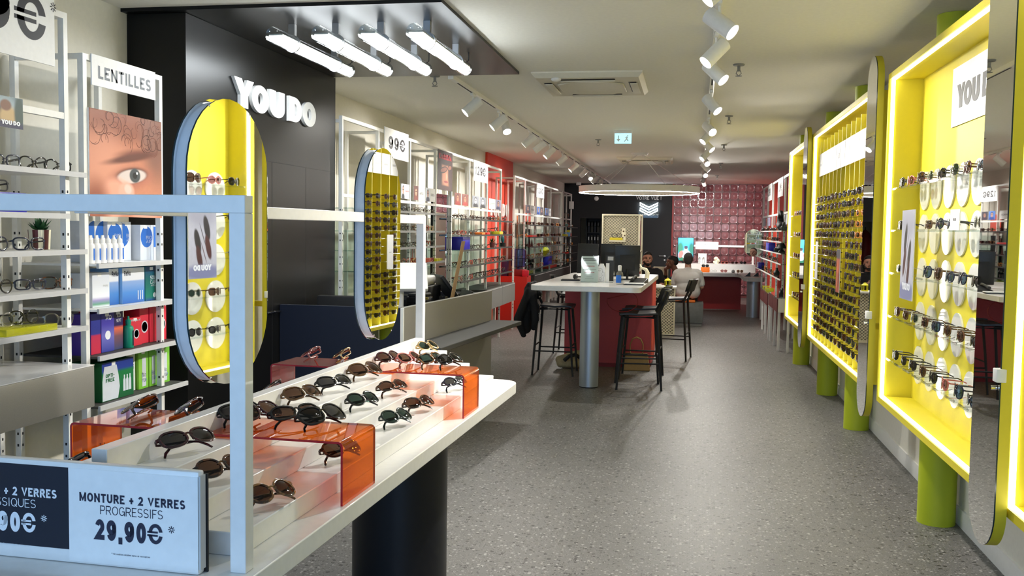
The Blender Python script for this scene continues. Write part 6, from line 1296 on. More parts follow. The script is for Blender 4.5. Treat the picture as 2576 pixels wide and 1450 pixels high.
# seated man in a white T-shirt, back to the aisle (faces +y in his own frame: fwd = +1)
hc, P = head_caps((0,.05,1.13), (0,1,0))
body = hc+[((0,.02,.95), (0,.04,1.08), .058, .052), ((0,0,.60), (0,.0,.80), .12, .13), ((-.12,0,.90), (.12,0,.90), .07, .07), ((-.19,.0,.89), (-.245,.03,.66), .050, .040), ((-.245,.03,.66), (-.20,.25,.60), .038, .028), ((.19,.0,.89), (.245,.03,.66), .050, .040), ((.245,.03,.66), (.20,.25,.60), .038, .028)]+hand((-.20,.25,.60),(.2,1,0),(1,0,.3))+hand((.20,.25,.60),(-.2,1,0),(-1,0,.3))
person('person in a white T-shirt sitting on the grey pouf with back to the aisle', (0.0, 16.80, 0), 0, 'skin_c', 'hair_grey', 'tee_white', dict(body=body, P=P,
    clothes=[('t_shirt', [((-.09,0,.58),(.09,0,.58),.135,.135),((-.07,-.01,.66),(.07,-.01,.66),.135,.135),((-.10,-.015,.80),(.10,-.015,.80),.135,.135),((-.15,0,.90),(.15,0,.90),.075,.075),((0,.015,.93),(0,.02,.955),.075,.066),((-.185,.0,.885),(-.235,.02,.72),.072,.064),((.185,.0,.885),(.235,.02,.72),.072,.064)], 'tee_white'), ('trousers', legs_seated(.462,1), 'trousers'), ('shoe', [shoes(1)[0]], 'black_matt'), ('shoe', [shoes(1)[1]], 'black_matt')],
    hair=[((0,.020,1.165),(0,.045,1.175),.082,.078),((0,-.005,1.12),(0,.0,1.15),.076,.080)]))
# seated man with a beard in a black T-shirt, phone at his ear, facing the aisle
hc, P = head_caps((0,-.03,1.125), (.12,-1,-.05))
body = hc+[((0,.0,.94), (0,-.02,1.07), .058, .052), ((0,0,.60), (0,.0,.80), .12, .13), ((-.13,0,.90), (.13,0,.90), .07, .07), ((-.20,.0,.88), (-.225,-.12,.70), .050, .040), ((-.225,-.12,.70), (-.135,-.14,.985), .040, .027), ((.20,.0,.88), (.26,-.05,.66), .050, .040), ((.26,-.05,.66), (.15,-.24,.64), .038, .028)]+hand((-.135,-.14,.985),(.35,.25,1),(.6,-1,0),.5)+hand((.15,-.24,.64),(-.6,-1,0),(-1,.3,.2))
person('bearded person in a black T-shirt holding a phone to one ear', (-.70, 16.95, 0), 0, 'skin_a', 'hair_dark', 'tee_black', dict(body=body, P=P,
    clothes=[('t_shirt', [((-.09,0,.57),(.09,0,.57),.13,.13),((-.08,-.0,.70),(.08,-.0,.70),.135,.135),((-.12,0,.82),(.12,0,.82),.125,.125),((-.16,0,.895),(.16,0,.895),.075,.075),((0,.0,.92),(0,-.005,.945),.075,.068),((-.20,.0,.88),(-.22,-.08,.765),.070,.060),((.20,.0,.88),(.25,-.03,.74),.070,.060)], 'tee_black'), ('trousers', legs_seated(.447,-1), 'trousers'), ('shoe', [shoes(-1)[0]], 'black_matt'), ('shoe', [shoes(-1)[1]], 'black_matt')],
    hair=[((0,-.0,1.175),(0,-.03,1.185),.078,.074),((0,.035,1.14),(0,.03,1.17),.066,.072)], extra=[('beard', [(P(.040,-.05,-.075),P(.040,.05,-.075),.026,.026),(P(.062,0,-.095),P(.072,0,-.092),.034,.028),(P(.084,-.022,-.046),P(.084,.022,-.046),.007,.007),(P(.02,-.066,-.02),P(.035,-.058,-.06),.014,.02),(P(.02,.066,-.02),P(.035,.058,-.06),.014,.02)], 'hair_dark'), ('eyebrow', [(P(.083,-.045,.034),P(.088,-.015,.036),.005,.005)], 'hair_dark'), ('eyebrow', [(P(.083,.045,.034),P(.088,.015,.036),.005,.005)], 'hair_dark'), ('wrist_band', [((-.15,-.139,.95),(-.143,-.139,.965),.031,.031)], 'black_matt')]))
tag(MB().rbox(-.035,.035,-.004,.004,-.07,.07,.003).build('mobile_phone','black_gloss',loc=(-.70-.102,16.95-.085,1.09),rotz=R(70)), 'black phone held to the ear of the bearded person', 'phone')
# seated man in a dark teal shirt, chin on his fist, turned to the wall side
hc, P = head_caps((0,-.10,1.045), (0,-1,-.12))
body = hc+[((0,.0,.86), (0,-.07,.99), .058, .052), ((0,.08,.58), (0,.04,.76), .12, .13), ((-.13,.02,.83), (.13,.02,.83), .07, .07), ((-.19,.02,.81), (-.17,-.20,.60), .050, .040), ((-.17,-.20,.60), (-.07,-.20,.86), .040, .028), ((.19,.02,.81), (.22,-.10,.60), .050, .040), ((.22,-.10,.60), (.10,-.26,.60), .038, .028)]+hand((-.07,-.20,.86),(.3,-.05,1),(1,.3,0),.9)+hand((.10,-.26,.60),(-.7,-1,0),(-1,.3,.2))
person('person in a dark teal shirt leaning on one fist, seen from the side', (-.20, 17.60, 0), R(-90), 'skin_b', 'hair_dark', 'tee_teal', dict(body=body, P=P,
    clothes=[('t_shirt', [((-.09,.09,.56),(.09,.09,.56),.13,.13),((-.08,.06,.66),(.08,.06,.66),.135,.135),((-.12,.04,.76),(.12,.04,.76),.125,.125),((-.16,.02,.83),(.16,.02,.83),.075,.075),((0,.0,.85),(0,-.02,.87),.075,.068),((-.19,.02,.81),(-.18,-.12,.68),.070,.060),((.19,.02,.81),(.215,-.06,.68),.070,.060)], 'tee_teal'), ('trousers', [(Vector(a)+Vector((0,.09,0)), Vector(b)+Vector((0,.02,0)), r0, r1) for a, b, r0, r1 in legs_seated(.447,-1)], 'trousers'), ('shoe', [shoes(-1)[0]], 'black_matt'), ('shoe', [shoes(-1)[1]], 'black_matt')],
    hair=[((0,-.075,1.095),(0,-.10,1.105),.078,.074),((0,-.035,1.06),(0,-.04,1.09),.066,.072)], extra=[('spectacles', [(P(.088,-.05,.012),P(.092,.05,.012),.005,.005),(P(.085,.065,.014),P(.0,.082,.014),.004,.004),(P(.085,-.065,.014),P(.0,-.082,.014),.004,.004)], 'frame_gold'), ('wrist_watch', [((-.10,-.201,.785),(-.095,-.201,.80),.036,.036)], 'black_matt')]))
def seat(loc, label, m='black_matt', z=.42):
    t = thing('stool', label, 'stool', loc); MB().lathe([(.0,z-.05),(.18,z-.05),(.19,z-.02),(.18,z),(.0,z)], n=28).build('seat', m, t); MB().cyl((0,0,.02),(0,0,z-.05),.03).build('stem', 'black_matt', t); MB().lathe([(.0,0),(.17,.001),(.17,.015),(.0,.02)], n=28).build('foot', 'black_matt', t)
seat((-.70, 16.98, 0), 'round stool under the bearded person'); seat((-.10, 17.60, 0), 'round stool under the person in teal')
t = thing('pouf', 'grey concrete-look pouf with an orange cushion pad under the person in white', 'pouf', (0,0,0)); MB().rbox(-.22,.275,16.58,17.08,.05,.395,.006).build('block','concrete',t); MB().box(-.20,.255,16.60,17.06,0,.05).build('plinth','grey_mid',t,smooth=0); MB().rbox(-.22,.14,16.60,17.02,.396,.435,.018).build('cushion','orange_paint',t)
tag(MB().rbox(-.02,.02,-.14,.14,.45,.95,.01).box(-.015,.015,-.10,.10,0,.45).build('chair_panel','cream',loc=(-.50,18.1,0),rotz=R(90)), 'pale chair back panel between the bearded person and the person in teal', 'chair')
# back desk with tray, screen, arch and mirror
t = thing('back_desk', 'long pale desk with dark red front below the pink glass blocks', 'desk', (0,0,0))
MB().prism([(-.30,20.2),(.95,20.2),(1.02,20.1),(1.05,19.9),(1.05,18.55),(1.12,18.45),(1.38,18.45),(1.42,18.5),(1.42,21.5),(-.30,21.5)], .69, .765).build('desktop','grey_light',t,bevel=.005)
MB().box(-.25,1.10,20.45,20.50,0,.69).build('front_panel','red_dark',t,smooth=0); MB().lathe([(.125,0),(.125,.69)],(1.24,18.72,0),36).build('column','silver_column',t)
MB().box(-.30,1.40,20.85,20.89,.765,.93).box(-.30,1.40,20.89,21.5,.90,.93).build('tray_step','white_satin',t,smooth=0)
t = thing('display_arch', 'thin white arch bar above the back desk', 'arch', (0,0,0)); MB().box(-.27,1.40,21.33,21.37,1.29,1.33).build('bar','white_satin',t,smooth=0); MB().box(-.27,-.23,21.33,21.37,.9305,1.29).build('post','white_satin',t,smooth=0); MB().box(1.36,1.40,21.33,21.37,.9305,1.29).build('post','white_satin',t,smooth=0)
t = thing('notice_sign', 'white notice board with three lines of small print clipped on the arch bar', 'sign', (.15,21.318,1.235)); b_ = MB().box(0,.49,0,.008,0,.165).build('board','paper',t,smooth=0); text_part(b_,'1. JE TESTE',(.16,-.0006,.105),(.17,0,0),(0,0,.022),'grey_ink',.16); text_part(b_,'MES LUNETTES',(.14,-.0006,.070),(.21,0,0),(0,0,.02),'grey_light',.1); text_part(b_,'ET JE VALIDE',(.15,-.0006,.038),(.19,0,0),(0,0,.02),'grey_light',.1)
photo('screen_pic', srgb(60,150,215), [(.5,.9,.8,.2,0,srgb(70,170,235),.6),(.15,.55,.25,.35,0,srgb(50,110,90),.5),(.88,.5,.22,.4,0,srgb(40,100,90),.5),(.5,.1,.7,.25,0,srgb(40,90,70),.5),(.52,.28,.32,.2,0,srgb(190,205,222),.3),(.2,.28,.22,.14,30,srgb(214,100,96),.4),(.52,.52,.12,.10,0,srgb(196,160,150),.3),(.52,.60,.14,.06,0,srgb(60,60,70),.3),(.52,.54,.12,.018,0,srgb(20,24,40),.2)], emit=1.3)
t = thing('advert_screen', 'upright lit screen showing a person in sunglasses outdoors, on the back desk', 'screen', (-.06, 21.10, .9305)); b_ = MB().rbox(-.175,.175,0,.03,.04,.56,.006).build('case','black_plastic',t); MB().quad((-.162,-.0008,.055),(.324,0,0),(0,0,.492)).build('display','screen_pic',b_,smooth=0); MB().box(-.08,.08,-.02,.07,0,.04).build('foot','black_plastic',t,smooth=0)
t = thing('capsule_mirror', 'rounded upright mirror over the end of the back desk, reflecting shelves', 'mirror', (1.33, 20.45, 1.40), R(-12)); MB().prism(capsule(.19,.285),-.012,-.006,'y').build('mirror_face','mirror',t); MB().prism(capsule(.19,.285),-.006,.03,'y').build('backing','black_matt',t); MB().cyl((.05,.03,-.27),(.05,.03,-.6345),.012).build('stem','white_paint',t)
t = thing('glasses_stand', 'white upright stand with two hanging pairs of glasses on the back desk', 'stand', (.30, 21.0, .9305)); MB().box(-.09,.09,0,.02,0,.22).build('board','paper',t,smooth=0); MB().box(-.09,.09,-.02,.06,0,.006).build('foot','paper',t,smooth=0)
for x in (-.045,.04): sunglasses((.30+x,20.935,1.02), R(90), f'thin dark glasses hung on the white stand, {"wall" if x < 0 else "aisle"} side one', 'oval', 'frame_black', 'clear_lens', folded=True, tilt=5, name='glasses', group='glasses on the white stand')
tag(MB().rbox(-.09,.09,-.07,.07,0,.105,.003).build('display_block','orange_paint',loc=(.36,20.60,.7655)), 'bright orange block on the back desk', 'display block'); sunglasses((.36,20.56,.8716), 0, 'black sunglasses on the bright orange block', 'square', 'frame_black', 'lens_grey', folded=False, tilt=4)
t = thing('flower_ornament', 'pale rose-shaped ornament on the back desk tray', 'ornament', (.60, 21.15, .9310))
for k in range(9): a = 2.4*k; r = .012*math.sqrt(k)*1.4; MB().ball((r*math.cos(a), r*math.sin(a)*.6, .07+.05*math.cos(k)), (.035,.02,.03), 10, 8).build('petal','cream',t)
MB().lathe([(.0,0),(.04,.001),(.035,.03),(.0,.05)],n=16).build('foot','cream',t)
for x, y, z, k, f, l, lab in ((.75,20.66,.7655,'round','frame_rose','lens_rose','pink and violet round sunglasses on the back desk'),(1.08,20.66,.7655,'round','frame_gold','lens_brown','brown round sunglasses on the back desk'),(.53,20.64,.7655,'oval','frame_crystal','clear_lens','pale clear glasses behind the orange block'),(.78,21.2,.9305,'oval','frame_red','lens_brown','dark red sunglasses on the back desk tray, second from the wall mirror'),(.99,21.2,.9305,'oval','burgundy','lens_brown','dark sunglasses in the middle of the back desk tray'),(1.17,21.2,.9305,'round','frame_black','lens_grey','black round sunglasses on the tray nearest the wall mirror')):
    sunglasses((x,y,z), 0, lab, k, f, l, folded=False, tilt=2, group='glasses on the back desk')
t = thing('speaker_ornament', 'small grey ball ornament at the desk front edge', 'ornament', (.93,20.42,.7655)); MB().ball((0,0,.035),.035).build('ball','grey_mid',t); MB().lathe([(.0,0),(.04,.001),(.04,.008),(.0,.008)],n=16).build('foot','grey_mid',t)
for x, y, lab in ((1.14,19.0,'black ramp stand on the desk return'),(1.30,19.1,'second black ramp stand beside the shelf unit')):
    t = thing('ramp_stand', lab, 'stand', (x,y,.7655)); MB().prism([(-.05,0),(.05,0),(.05,.075),(.04,.085)],-.045,.045,'y').build('ramp','black_plastic',t); MB().box(-.06,.06,-.05,.05,-.0,.004).build('foot','black_plastic',t,smooth=0)
tag(MB().tube([(-.09,0,.003),(-.09,0,.10),(-.03,0,.10),(-.03,0,.003)],.003,6).build('wire_stand','frame_rose',loc=(1.05,19.25,.766)), 'thin rose wire loop on the desk return', 'stand')
# writing and sign on the black back wall
t = thing('wall_writing', 'grey raised words on the black back wall over the glowing chevrons', 'writing', (-1.32, YB, 2.40)); text_part(t,'VOTRE VUE !',(0,-.004,0),(.62,0,0),(0,0,.085),'grey_light',.17); text_part(t,'PRENONS SOIN DE',(-.12,-.004,.14),(.82,0,0),(0,0,.085),'grey_light',.17); t.name = 'lettering_sign'
emis('neon', (.86,.92,1.), 16.)
t = thing('neon_sign', 'white glowing double chevron on a clear plate on the black back wall', 'neon sign', (-1.0, YB-.03, 2.15)); MB().box(-.25,.25,0,.006,-.20,.20).build('clear_plate','clear',t,smooth=0)
for z0 in (.0, -.13):
    P = [(-.22,z0+.17),(0,z0+.06),(.22,z0+.17),(.22,z0+.11),(0,z0-.0),(-.22,z0+.11)]; MB().tube([(x,-.012,z) for x, z in P], .011, 8, closed=True).build('tube','neon',t)
for s in ((-.23,-.18),(.23,-.18),(-.23,.18),(.23,.18)): MB().cyl((s[0],-.004,s[1]),(s[0],.03,s[1]),.008,n=8).build('standoff','steel',t)
# rear shelf unit on the aisle side with its low cabinets
t = thing('shelf_unit', 'white frame shelf unit of props on the aisle side before the back desk', 'shelf unit', (0,0,0)); XRF = 1.345
for y in (13.25, 14.2, 15.2, 16.2, 17.2, 18.2):
    m = MB(); post(m, XRF, y, .735 if 13.3 < y < 15 else .705 if 15 < y < 16.5 else 0, 2.40)
    z = .8
    while z < 1.6:
        for dz in (0,.05): m.box(XRF-.0045,XRF+.0045,y-.0146,y-.0138,z+dz,z+dz+.012,1); m.box(XRF-.0146,XRF-.0138,y-.0045,y+.0045,z+dz,z+dz+.012,1)
        z += .19
    m.build('upright',['white_paint','black_matt'],t,smooth=0); MB().box(1.88,1.91,y-.014,y+.014,0,2.40).build('upright','white_paint',t,smooth=0)
MB().box(XRF-.014,XRF+.014,13.236,18.214,2.40,2.43).build('top_bar','white_paint',t,smooth=0); MB().box(XRF-.012,XRF+.012,13.264,18.186,1.88,1.91).build('cross_bar','white_paint',t,smooth=0)
RS = (1.64, 1.49, 1.33, 1.19, .98)
for z in RS: MB().box(1.23,1.88,13.3,18.15,z-.010,z).build('shelf','glass_shelf',t,smooth=0); MB().box(1.22,1.232,13.3,18.15,z-.014,z+.003).build('shelf_rail','white_paint',t,smooth=0)
rb = random.Random(5)
for i, z in enumerate(RS):
    for k in range(11):
        y = 14.75+k*.30+rb.uniform(-.03,.03)
        if any(abs(y-p) < .10 for p in (15.2,16.2,17.2)) or (i == 2 and 15.3 < y < 16.0): continue
        f = rb.choice(MULTI); small_glasses((1.29,y,z+.0005), R(-rb.choice((80,88,96))), f'{KN[f]} sunglasses, {O_[k]} from the near end, {SH[i]} of the aisle-side rear unit', rb.choice(SHP), f, 'lens_grey', group='sunglasses on the aisle-side rear unit', tilt=3, folded=True)
t = thing('dragon_ornament', 'jagged black ornament on the top shelf of the aisle-side rear unit', 'ornament', (1.262,13.86,1.6405)); blob('body',[((0,-.05,.06),(0,.05,.08),.05,.06),((0,.05,.08),(0,.08,.18),.05,.045),((0,.08,.18),(0,.0,.25),.045,.035),((0,0,.25),(0,-.06,.22),.03,.02),((0,.10,.12),(0,.14,.21),.03,.015),((0,.06,.20),(0,.10,.28),.025,.012),((0,-.05,.06),(0,-.10,.03),.03,.02),((0,-.03,.02),(0,.06,.02),.03,.03)],'black_matt',t,.01,1)
t = thing('table_lamp', 'black lamp-shaped ornament on the third shelf of the aisle-side rear unit', 'ornament', (1.285,13.85,1.3305)); MB().lathe([(.0,0),(.05,.001),(.05,.02),(.018,.05),(.014,.12),(.0,.12)],n=20).build('base','black_matt',t); MB().lathe([(.07,.065),(.03,.138),(.0,.138)],n=20).build('lamp_shade','black_matt',t)
tag(MB().rbox(-.05,.05,-.28,.28,0,.125,.003).build('display_block','blue_plastic',loc=(1.285,15.70,1.3305)), 'ultramarine block on the third shelf of the aisle-side rear unit', 'display block')
tag(MB().rbox(-.05,.05,-.2,.2,0,.10,.003).build('display_block','blue_plastic',loc=(1.285,17.75,.9805)), 'ultramarine block on the lowest shelf of the aisle-side rear unit', 'display block')
for y, z, lab in ((14.45,1.3305,'third'),(14.5,.9805,'lowest'),(13.6,1.6405,'top')): tag(MB().lathe([(.0,0),(.04,.001),(.045,.05),(.02,.09),(.018,.12),(.0,.12)],n=16).build('bottle','frame_green',loc=(1.285,y,z)), f'small dark green bottle ornament on the {lab} shelf of the aisle-side rear unit', 'bottle')
for k, (ya, yb, z) in enumerate(((13.35,14.75,.53),(14.95,16.45,.50))):
    t = thing('low_cabinet', ('near' if k == 0 else 'far')+' low cabinet with wine red fronts and white legs below the aisle-side rear unit', 'cabinet', (0,0,0))
    MB().box(1.215,1.87,ya,yb,z,z+.19).build('body','white_paint',t,smooth=0); MB().box(1.20,1.87,ya,yb,z+.191,z+.197).build('top','glass_shelf',t,smooth=0)
    for q in range(2): f_ = MB().box(1.200,1.214,ya+.01+q*(yb-ya)/2,ya+(q+1)*(yb-ya)/2-.005,z+.004,z+.186).build('drawer_front','wine',t,smooth=0); MB().box(1.197,1.2,ya+.25+q*(yb-ya)/2,ya+.45+q*(yb-ya)/2,z+.172,z+.182).build('grip_edge','grey_dark',f_,smooth=0)
    for yy in (ya+.08, (ya+yb)/2, yb-.08):
        for x in (1.24, 1.60): MB().box(x-.016,x+.016,yy-.016,yy+.016,0,z).build('leg','white_paint',t,smooth=0)
t = thing('dog_figurine', 'black dachshund figurine at the near end of the low cabinet', 'figurine', (1.265,13.52,.7275)); blob('body',[((0,-.05,.06),(0,.06,.06),.026,.026),((0,-.05,.06),(0,-.085,.11),.022,.018),((0,-.085,.115),(0,-.12,.11),.022,.011),((.014,-.045,.05),(.014,-.05,.008),.011,.009),((-.014,-.045,.05),(-.014,-.05,.008),.011,.009),((.014,.055,.05),(.014,.06,.008),.012,.009),((-.014,.055,.05),(-.014,.06,.008),.012,.009),((0,.08,.07),(0,.125,.10),.008,.005)],'black_matt',t,.005,2)
for y, lab in ((15.6,'first translucent yellow tray on the far low cabinet'),(16.1,'second translucent yellow tray on the far low cabinet')): tag(MB().rbox(-.06,.06,-.2,.2,0,.045,.003).build('display_block','yellow_acrylic',loc=(1.27,y,.6980)), lab, 'display block')
for k, (y, m_) in enumerate(((14.6,'coral'),(17.0,'red_dark'),(15.9,'coral'))): tag(MB().box(1.90,1.906,y,y+.35,.8,2.55).build('wall_banner',m_,smooth=0), f'coral vertical wall stripe behind the aisle-side rear unit, {O_[k]} one', 'board')
for k, y in enumerate((14.35, 16.25)):
    t = thing('price_board', f'grey and white price board on top of the aisle-side rear unit, {"near" if k == 0 else "far"} one', 'sign', (XRF-.0225, y+.8, 2.15), R(-90)); b_ = MB().box(0,.8,0,.006,0,.28).build('board','paper',t,smooth=0); text_part(b_,'129',(.10,-.0008,.08),(.36,0,0),(0,0,.13),'ink',.2); m = MB(); euro((.50,0,.08),UX,.13,m); m.build('euro_sign','ink',b_,smooth=0)
for k, y in enumerate((13.5,14.4,15.4,16.4,17.4)): b_ = tag(MB().box(XRF-.0225,XRF-.0165,y,y+.5,1.73,1.87).build('photo_card',['pr_c','pr_h','pr_d','pr_f','pr_e'][k],smooth=0), f'small card on the aisle-side rear unit, {O_[k]} from the near end', 'photo card', 'cards on the aisle-side rear unit')
# ================================================================== yellow lit wall cabinets
emis('led', (1., .97, .86), LED)
XC0, XC1 = 1.20, 1.42; ZC0, ZC1 = .55, 2.60
def cab(label, y0, y1, cols, inner='yellow', w=.035):
    t = thing('wall_cabinet', label, 'wall cabinet', (0,0,0))
    MB().box(XC1-.02, XC1, y0, y1, ZC0, ZC1).build('back_panel', inner, t, smooth=0)
    MB().box(XC0, XC1-.02, y0, y1, ZC0, ZC0+w).build('bottom_board', 'yellow', t, smooth=0); MB().box(XC0, XC1-.02, y0, y1, ZC1-w, ZC1).build('top_board', 'yellow', t, smooth=0)
    for a, b in ((y0, y0+w), (y1-w, y1)): MB().box(XC0, XC1-.02, a, b, ZC0+w, ZC1-w).build('side_board', 'yellow', t, smooth=0)
    x0, x1, e = XC0+.012, XC0+.034, .006
    MB().box(x0, x1, y0+w, y1-w, ZC0+w, ZC0+w+e).build('led_strip', 'led', t, smooth=0); MB().box(x0, x1, y0+w, y1-w, ZC1-w-e, ZC1-w).build('led_strip', 'led', t, smooth=0)
    MB().box(x0, x1, y0+w, y0+w+e, ZC0+w+e, ZC1-w-e).build('led_strip', 'led', t, smooth=0); MB().box(x0, x1, y1-w-e, y1-w, ZC0+w+e, ZC1-w-e).build('led_strip', 'led', t, smooth=0)
    for y in cols:
        MB().lathe([(.10,0),(.10,ZC0)], (1.40,y,0), 40).build('support_column', 'yellow_green', t); MB().lathe([(.10,ZC1),(.10,CZ-.001)], (1.40,y,0), 40).build('support_column', 'yellow_green', t)
    return t
C0 = cab('yellow lit wall cabinet nearest the viewpoint, almost wholly cut off', 1.5, 3.87, (2.6,))
C1 = cab('yellow lit wall cabinet with round discs and sunglasses on clear trays', 4.12, 6.34, (5.60,))
C2 = cab('yellow lit wall cabinet with vertical fins full of sunglasses', 7.00, 10.02, (8.20, 10.10-.2), 'cream_slat')
C3 = cab('narrow yellow lit wall cabinet farthest along the aisle', 10.62, 12.30, (12.25-.1,))
def wallmirror(y, w, label, top=2.76, bot=.40):
    t = thing('capsule_mirror', label, 'mirror', (1.15, y, (top+bot)/2), R(-90)); o = capsule(w, (top-bot)/2, 20)
    m = MB().prism(o, 0, .005, 'y'); m.m = [0, 0]+[1]*len(o); m.build('mirror_face', ['mirror','mirror_edge'], t, smooth=30)
    MB().prism([(a*1.0,b) for a, b in o], .0052, .045, 'y').build('backing', 'yellow', t, smooth=30)
    c = MB().rbox(w-.035, w+.012, -.016, .02, -.52, -.47, .003).build('clip', 'white_paint', t); MB().cyl((w-.03,-.002,-.545),(w-.03,-.022,-.545),.009).build('stud', 'chrome', c)
    MB().box(-.02,.02,.045,.30,-.6,-.56).build('wall_bracket', 'yellow', t, smooth=0)
wallmirror(3.955, .165, 'tall yellow-backed capsule mirror nearest the viewpoint, between two yellow cabinets')
wallmirror(6.60, .165, 'tall yellow-backed capsule mirror between the disc cabinet and the fin cabinet')
wallmirror(10.20, .165, 'tall yellow-backed capsule mirror between the fin cabinet and the farthest yellow cabinet', 2.69, .43)
# --- disc cabinet
mat('disc_white', (.78,.77,.72), .10, coat=.6)
ROWZ = (1.885, 1.628, 1.366, 1.098, .828)
DY = [6.135-.272*k for k in range(7)]
for i, z in enumerate(ROWZ):
    for k, y in enumerate(DY): MB().cyl((1.3995,y,z-.015),(1.391,y,z-.015),.116,n=40).build('disc', 'disc_white', C1)
def tray(C, y, z, w=.085, xf=1.235):
    MB().box(xf, 1.398, y-w, y+w, z-.006, z).box(xf, xf+.004, y-w, y+w, z, z+.006).build('clear_tray', 'clear', C, smooth=0)
KS = ['square','panto','round','hex','cat','rect','big']; rj = random.Random(3)
FR1 = ['frame_black','tortoise','burgundy','frame_black','frame_brown','frame_rose','frame_navy','frame_crystal']
LN = {'frame_black':'lens_grey','tortoise':'lens_brown','burgundy':'lens_brown','frame_brown':'lens_brown','frame_rose':'lens_rose','frame_navy':'lens_blue','frame_crystal':'lens_green'}
for i, z in enumerate(ROWZ):
    for k in range(9):
        y = 6.19-.232*k
        if i in (1, 2) and 5.50 < y < 6.0: continue
        if i == 1 and 4.78 < y < 4.99: continue
        tray(C1, y, z)
        f = rj.choice(FR1)
        sunglasses((1.262, y, z+.0062), R(-90+rj.uniform(-4,4)), f'{KN[f]} sunglasses, {O_[k]} from the far end, {["top","second","third","fourth","lowest"][i]} row of the disc cabinet', rj.choice(KS), f, LN[f], folded=False, tilt=3, tag_card=True, group='sunglasses in the disc cabinet', n=20)
t = thing('logo_board', 'white board with black wordmark letters high in the disc cabinet', 'sign', (1.392, 5.60, 2.19), R(-90)); b_ = MB().box(0,.92,0,.006,0,.315).build('board','paper',t,smooth=0); logo(MB(),(.10,-.0008,.09),(.72,0,0),h=.125).build('lettering','ink',b_,smooth=0)
photo('print_shades', srgb(176,176,188), [(.5,.9,.8,.25,0,srgb(150,150,164),.6),(.35,.68,.20,.10,60,srgb(30,24,26),.2),(.68,.50,.20,.10,60,srgb(30,26,26),.2),(.30,.42,.20,.09,60,srgb(70,30,26),.2),(.62,.28,.20,.09,60,srgb(66,28,24),.2),(.5,.59,.2,.012,55,srgb(40,30,30),.3),(.46,.35,.2,.012,55,srgb(80,36,30),.3),(.5,.08,.9,.12,0,srgb(120,124,160),.5)])
t = thing('poster_card', 'tall grey poster of sunglasses with white wordmark in the disc cabinet', 'poster', (1.225, 5.91, 1.235), R(-90)); b_ = MB().box(0,.31,0,.005,0,.51).build('board','paper',t,smooth=0); MB().quad((0,-.0006,0),(.31,0,0),(0,0,.51)).build('picture','print_shades',b_,smooth=0); logo(MB(),(.06,-.001,.055),(.20,0,0),h=.04).build('lettering','white_ink',b_,smooth=0)
MB().box(.10,.12,.005,.17,.40,.405).build('holder_arm','clear',t,smooth=0); MB().box(.10,.12,.005,.17,.10,.105).build('holder_arm','clear',t,smooth=0)
t = thing('name_card', 'small white card with tiny black wordmark on the second row of the disc cabinet', 'name card', (1.25, 4.97, 1.6285), R(-90)); b_ = MB().box(0,.16,0,.004,0,.10).build('board','paper',t,smooth=0); logo(MB(),(.05,-.0008,.045),(.06,0,0),h=.014).build('lettering','ink',b_,smooth=0); MB().box(0,.16,-.01,.148,-.006,0).build('clear_tray','clear',t,smooth=0)
# --- fin cabinet
FY = [7.10+.222*k for k in range(13)]
for y in FY: MB().box(1.245, XC1-.021, y-.006, y+.006, ZC0+.036, ZC1-.10).build('fin', 'yellow', C2, smooth=0)
FZ = [1.90-.0815*r for r in range(16)]
for z in FZ: MB().cyl((1.236, 7.04, z-.004), (1.236, 9.98, z-.004), .003, n=6).build('clear_rod', 'clear', C2, smooth=0)
VAR = [('square','frame_black','lens_grey'),('panto','tortoise','lens_brown'),('cat','burgundy','lens_brown'),('round','frame_brown','lens_brown'),('rect','frame_black','lens_grey'),('hex','frame_navy','lens_blue'),('panto','frame_green','lens_green'),('square','frame_red','lens_brown'),('oval','frame_orange','lens_brown')]
for k in range(12):
    y = (FY[k]+FY[k+1])/2
    for r, z in enumerate(FZ):
        if k in (10,) and 1.16 < z < 1.56: continue
        if k == 4 and 1.10 < z < 1.50: continue
        q = rj.choice((0,0,0,1,1,2,3,4,4,5,6)) if not (k <= 1 and r < 8 and rj.random() < .35) else rj.choice((7,8))
        s, f, l = VAR[q]
        o = small_glasses((1.218, y, z), R(-90+rj.uniform(-7,7)), f'{KN[f]} sunglasses, {O_[11-k]} column from the far end, {O_[r]} row down in the fin cabinet', s, f, l, tilt=0, group='sunglasses hanging in the fin cabinet')
for k in range(12):
    t = thing('name_card', f'white header card in the fin cabinet, {O_[11-k]} from the far end', 'name card', (1.238, FY[k+1]-.008, 2.16), R(-90), 'white header cards in the fin cabinet'); b_ = MB().box(0,.206,0,.006,0,.215).build('board','paper',t,smooth=0)
    if k == 6: text_part(b_,'HUGO',(.05,-.0008,.085),(.11,0,0),(0,0,.05),'grey_ink',.22)
    elif k == 1: text_part(b_,'Gucci',(.04,-.0008,.09),(.12,0,0),(0,0,.035),'grey_ink',.12)
    elif k == 0: text_part(b_,'DIOR',(.03,-.0008,.08),(.15,0,0),(0,0,.05),'grey_ink',.12)
    else: MB().box(.05+.005*(k % 3),.15,-.0009,-.0004,.095,.105+.004*(k % 4)).build('print_line','grey_light',b_,smooth=0)
t = thing('name_card', 'tall narrow white card hanging over the sunglasses in the fin cabinet', 'name card', (1.200, 9.55, 1.17), R(-90)); b_ = MB().box(0,.16,0,.005,0,.36).build('board','paper',t,smooth=0); MB().box(.05,.11,-.0009,-.0004,.17,.18).build('print_line','grey_light',b_,smooth=0); MB().box(.07,.09,.005,.19,.34,.345).build('holder_arm','clear',t,smooth=0)
photo('print_red', srgb(150,70,48), [(.5,.9,.9,.14,0,srgb(60,56,60),.3),(.45,.5,.25,.3,10,srgb(190,96,60),.5),(.6,.3,.2,.25,-20,srgb(90,36,26),.5),(.4,.25,.12,.2,0,srgb(210,130,90),.5)])
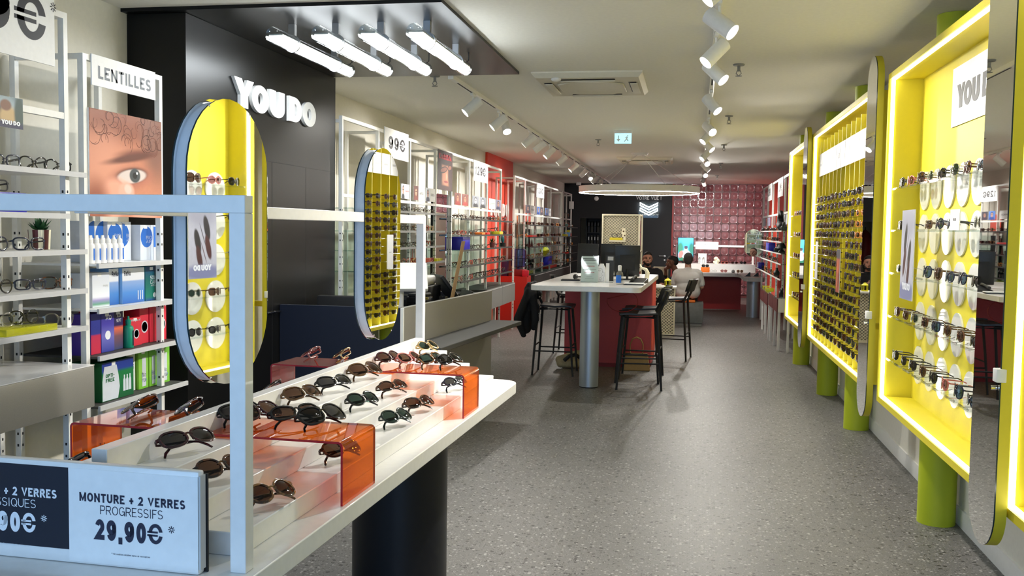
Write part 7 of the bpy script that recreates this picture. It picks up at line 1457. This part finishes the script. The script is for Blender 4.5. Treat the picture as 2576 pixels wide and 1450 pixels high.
t = thing('photo_card', 'tall rust-red photo card in the near part of the fin cabinet', 'photo card', (1.200, 8.20, 1.13), R(-90)); b_ = MB().box(0,.17,0,.005,0,.35).build('board','paper',t,smooth=0); MB().quad((0,-.0006,0),(.17,0,0),(0,0,.35)).build('picture','print_red',b_,smooth=0); MB().box(.07,.09,.005,.19,.33,.335).build('holder_arm','clear',t,smooth=0)
# --- farthest cabinet
for i, z in enumerate((1.82, 1.57, 1.32, 1.09, .85)):
    MB().box(1.235, 1.398, 10.68, 12.24, z-.008, z).build('clear_tray', 'clear', C3, smooth=0)
    for k in range(6):
        f = rj.choice(FR1); small_glasses((1.262, 12.10-.24*k, z+.0005), R(-90), f'{KN[f]} sunglasses, {O_[k]} from the far end, {["top","second","third","fourth","lowest"][i]} tray of the farthest yellow cabinet', rj.choice(KS[:6]), f, LN[f], tilt=2, group='sunglasses in the farthest yellow cabinet')
# ================================================================== light and camera
def area(name, loc, rot, sx, sy, power, col):
    li = bpy.data.lights.new(name, 'AREA'); li.shape = 'RECTANGLE'; li.size = sx; li.size_y = sy; li.energy = power; li.color = col
    o = bpy.data.objects.new(name, li); COL.objects.link(o); o.location = loc; o.rotation_euler = rot; return o
area('daylight_through_shop_window', (-.8, YF-.14, 1.40), (R(90), 0, 0), 4.3, 2.4, DAY, (.34, .60, 1.))
w = bpy.data.worlds.new('world'); sc.world = w; w.use_nodes = True
w.node_tree.nodes['Background'].inputs[0].default_value = (.6, .72, .9, 1); w.node_tree.nodes['Background'].inputs[1].default_value = .25
cd = bpy.data.cameras.new('camera'); co = bpy.data.objects.new('camera', cd); COL.objects.link(co)
cd.sensor_width = 36; cd.lens = 36*2400/2576; cd.clip_start = .05; cd.clip_end = 100
Bm = [[0.9831901486813753, 0.1820101793894855, 0.014471562959906122], [0.025290510869440334, -0.05726162947084937, -0.9980388248211118], [-0.18082456026728763, 0.9816279337859892, -0.060902200413380785]]
co.matrix_world = Matrix(((Bm[0][0], -Bm[1][0], -Bm[2][0], 0), (Bm[0][1], -Bm[1][1], -Bm[2][1], 0), (Bm[0][2], -Bm[1][2], -Bm[2][2], 1.6), (0, 0, 0, 1)))
sc.camera = co
sc.view_settings.view_transform = 'Standard'; sc.view_settings.look = 'None'; sc.view_settings.gamma = 1; sc.view_settings.use_curve_mapping = False
sc.view_settings.exposure = EXPO
sc.cycles.use_denoising = True
sc.cycles.max_bounces = 10; sc.cycles.transparent_max_bounces = 16; sc.cycles.caustics_reflective = False; sc.cycles.caustics_refractive = False; sc.cycles.sample_clamp_indirect = 6
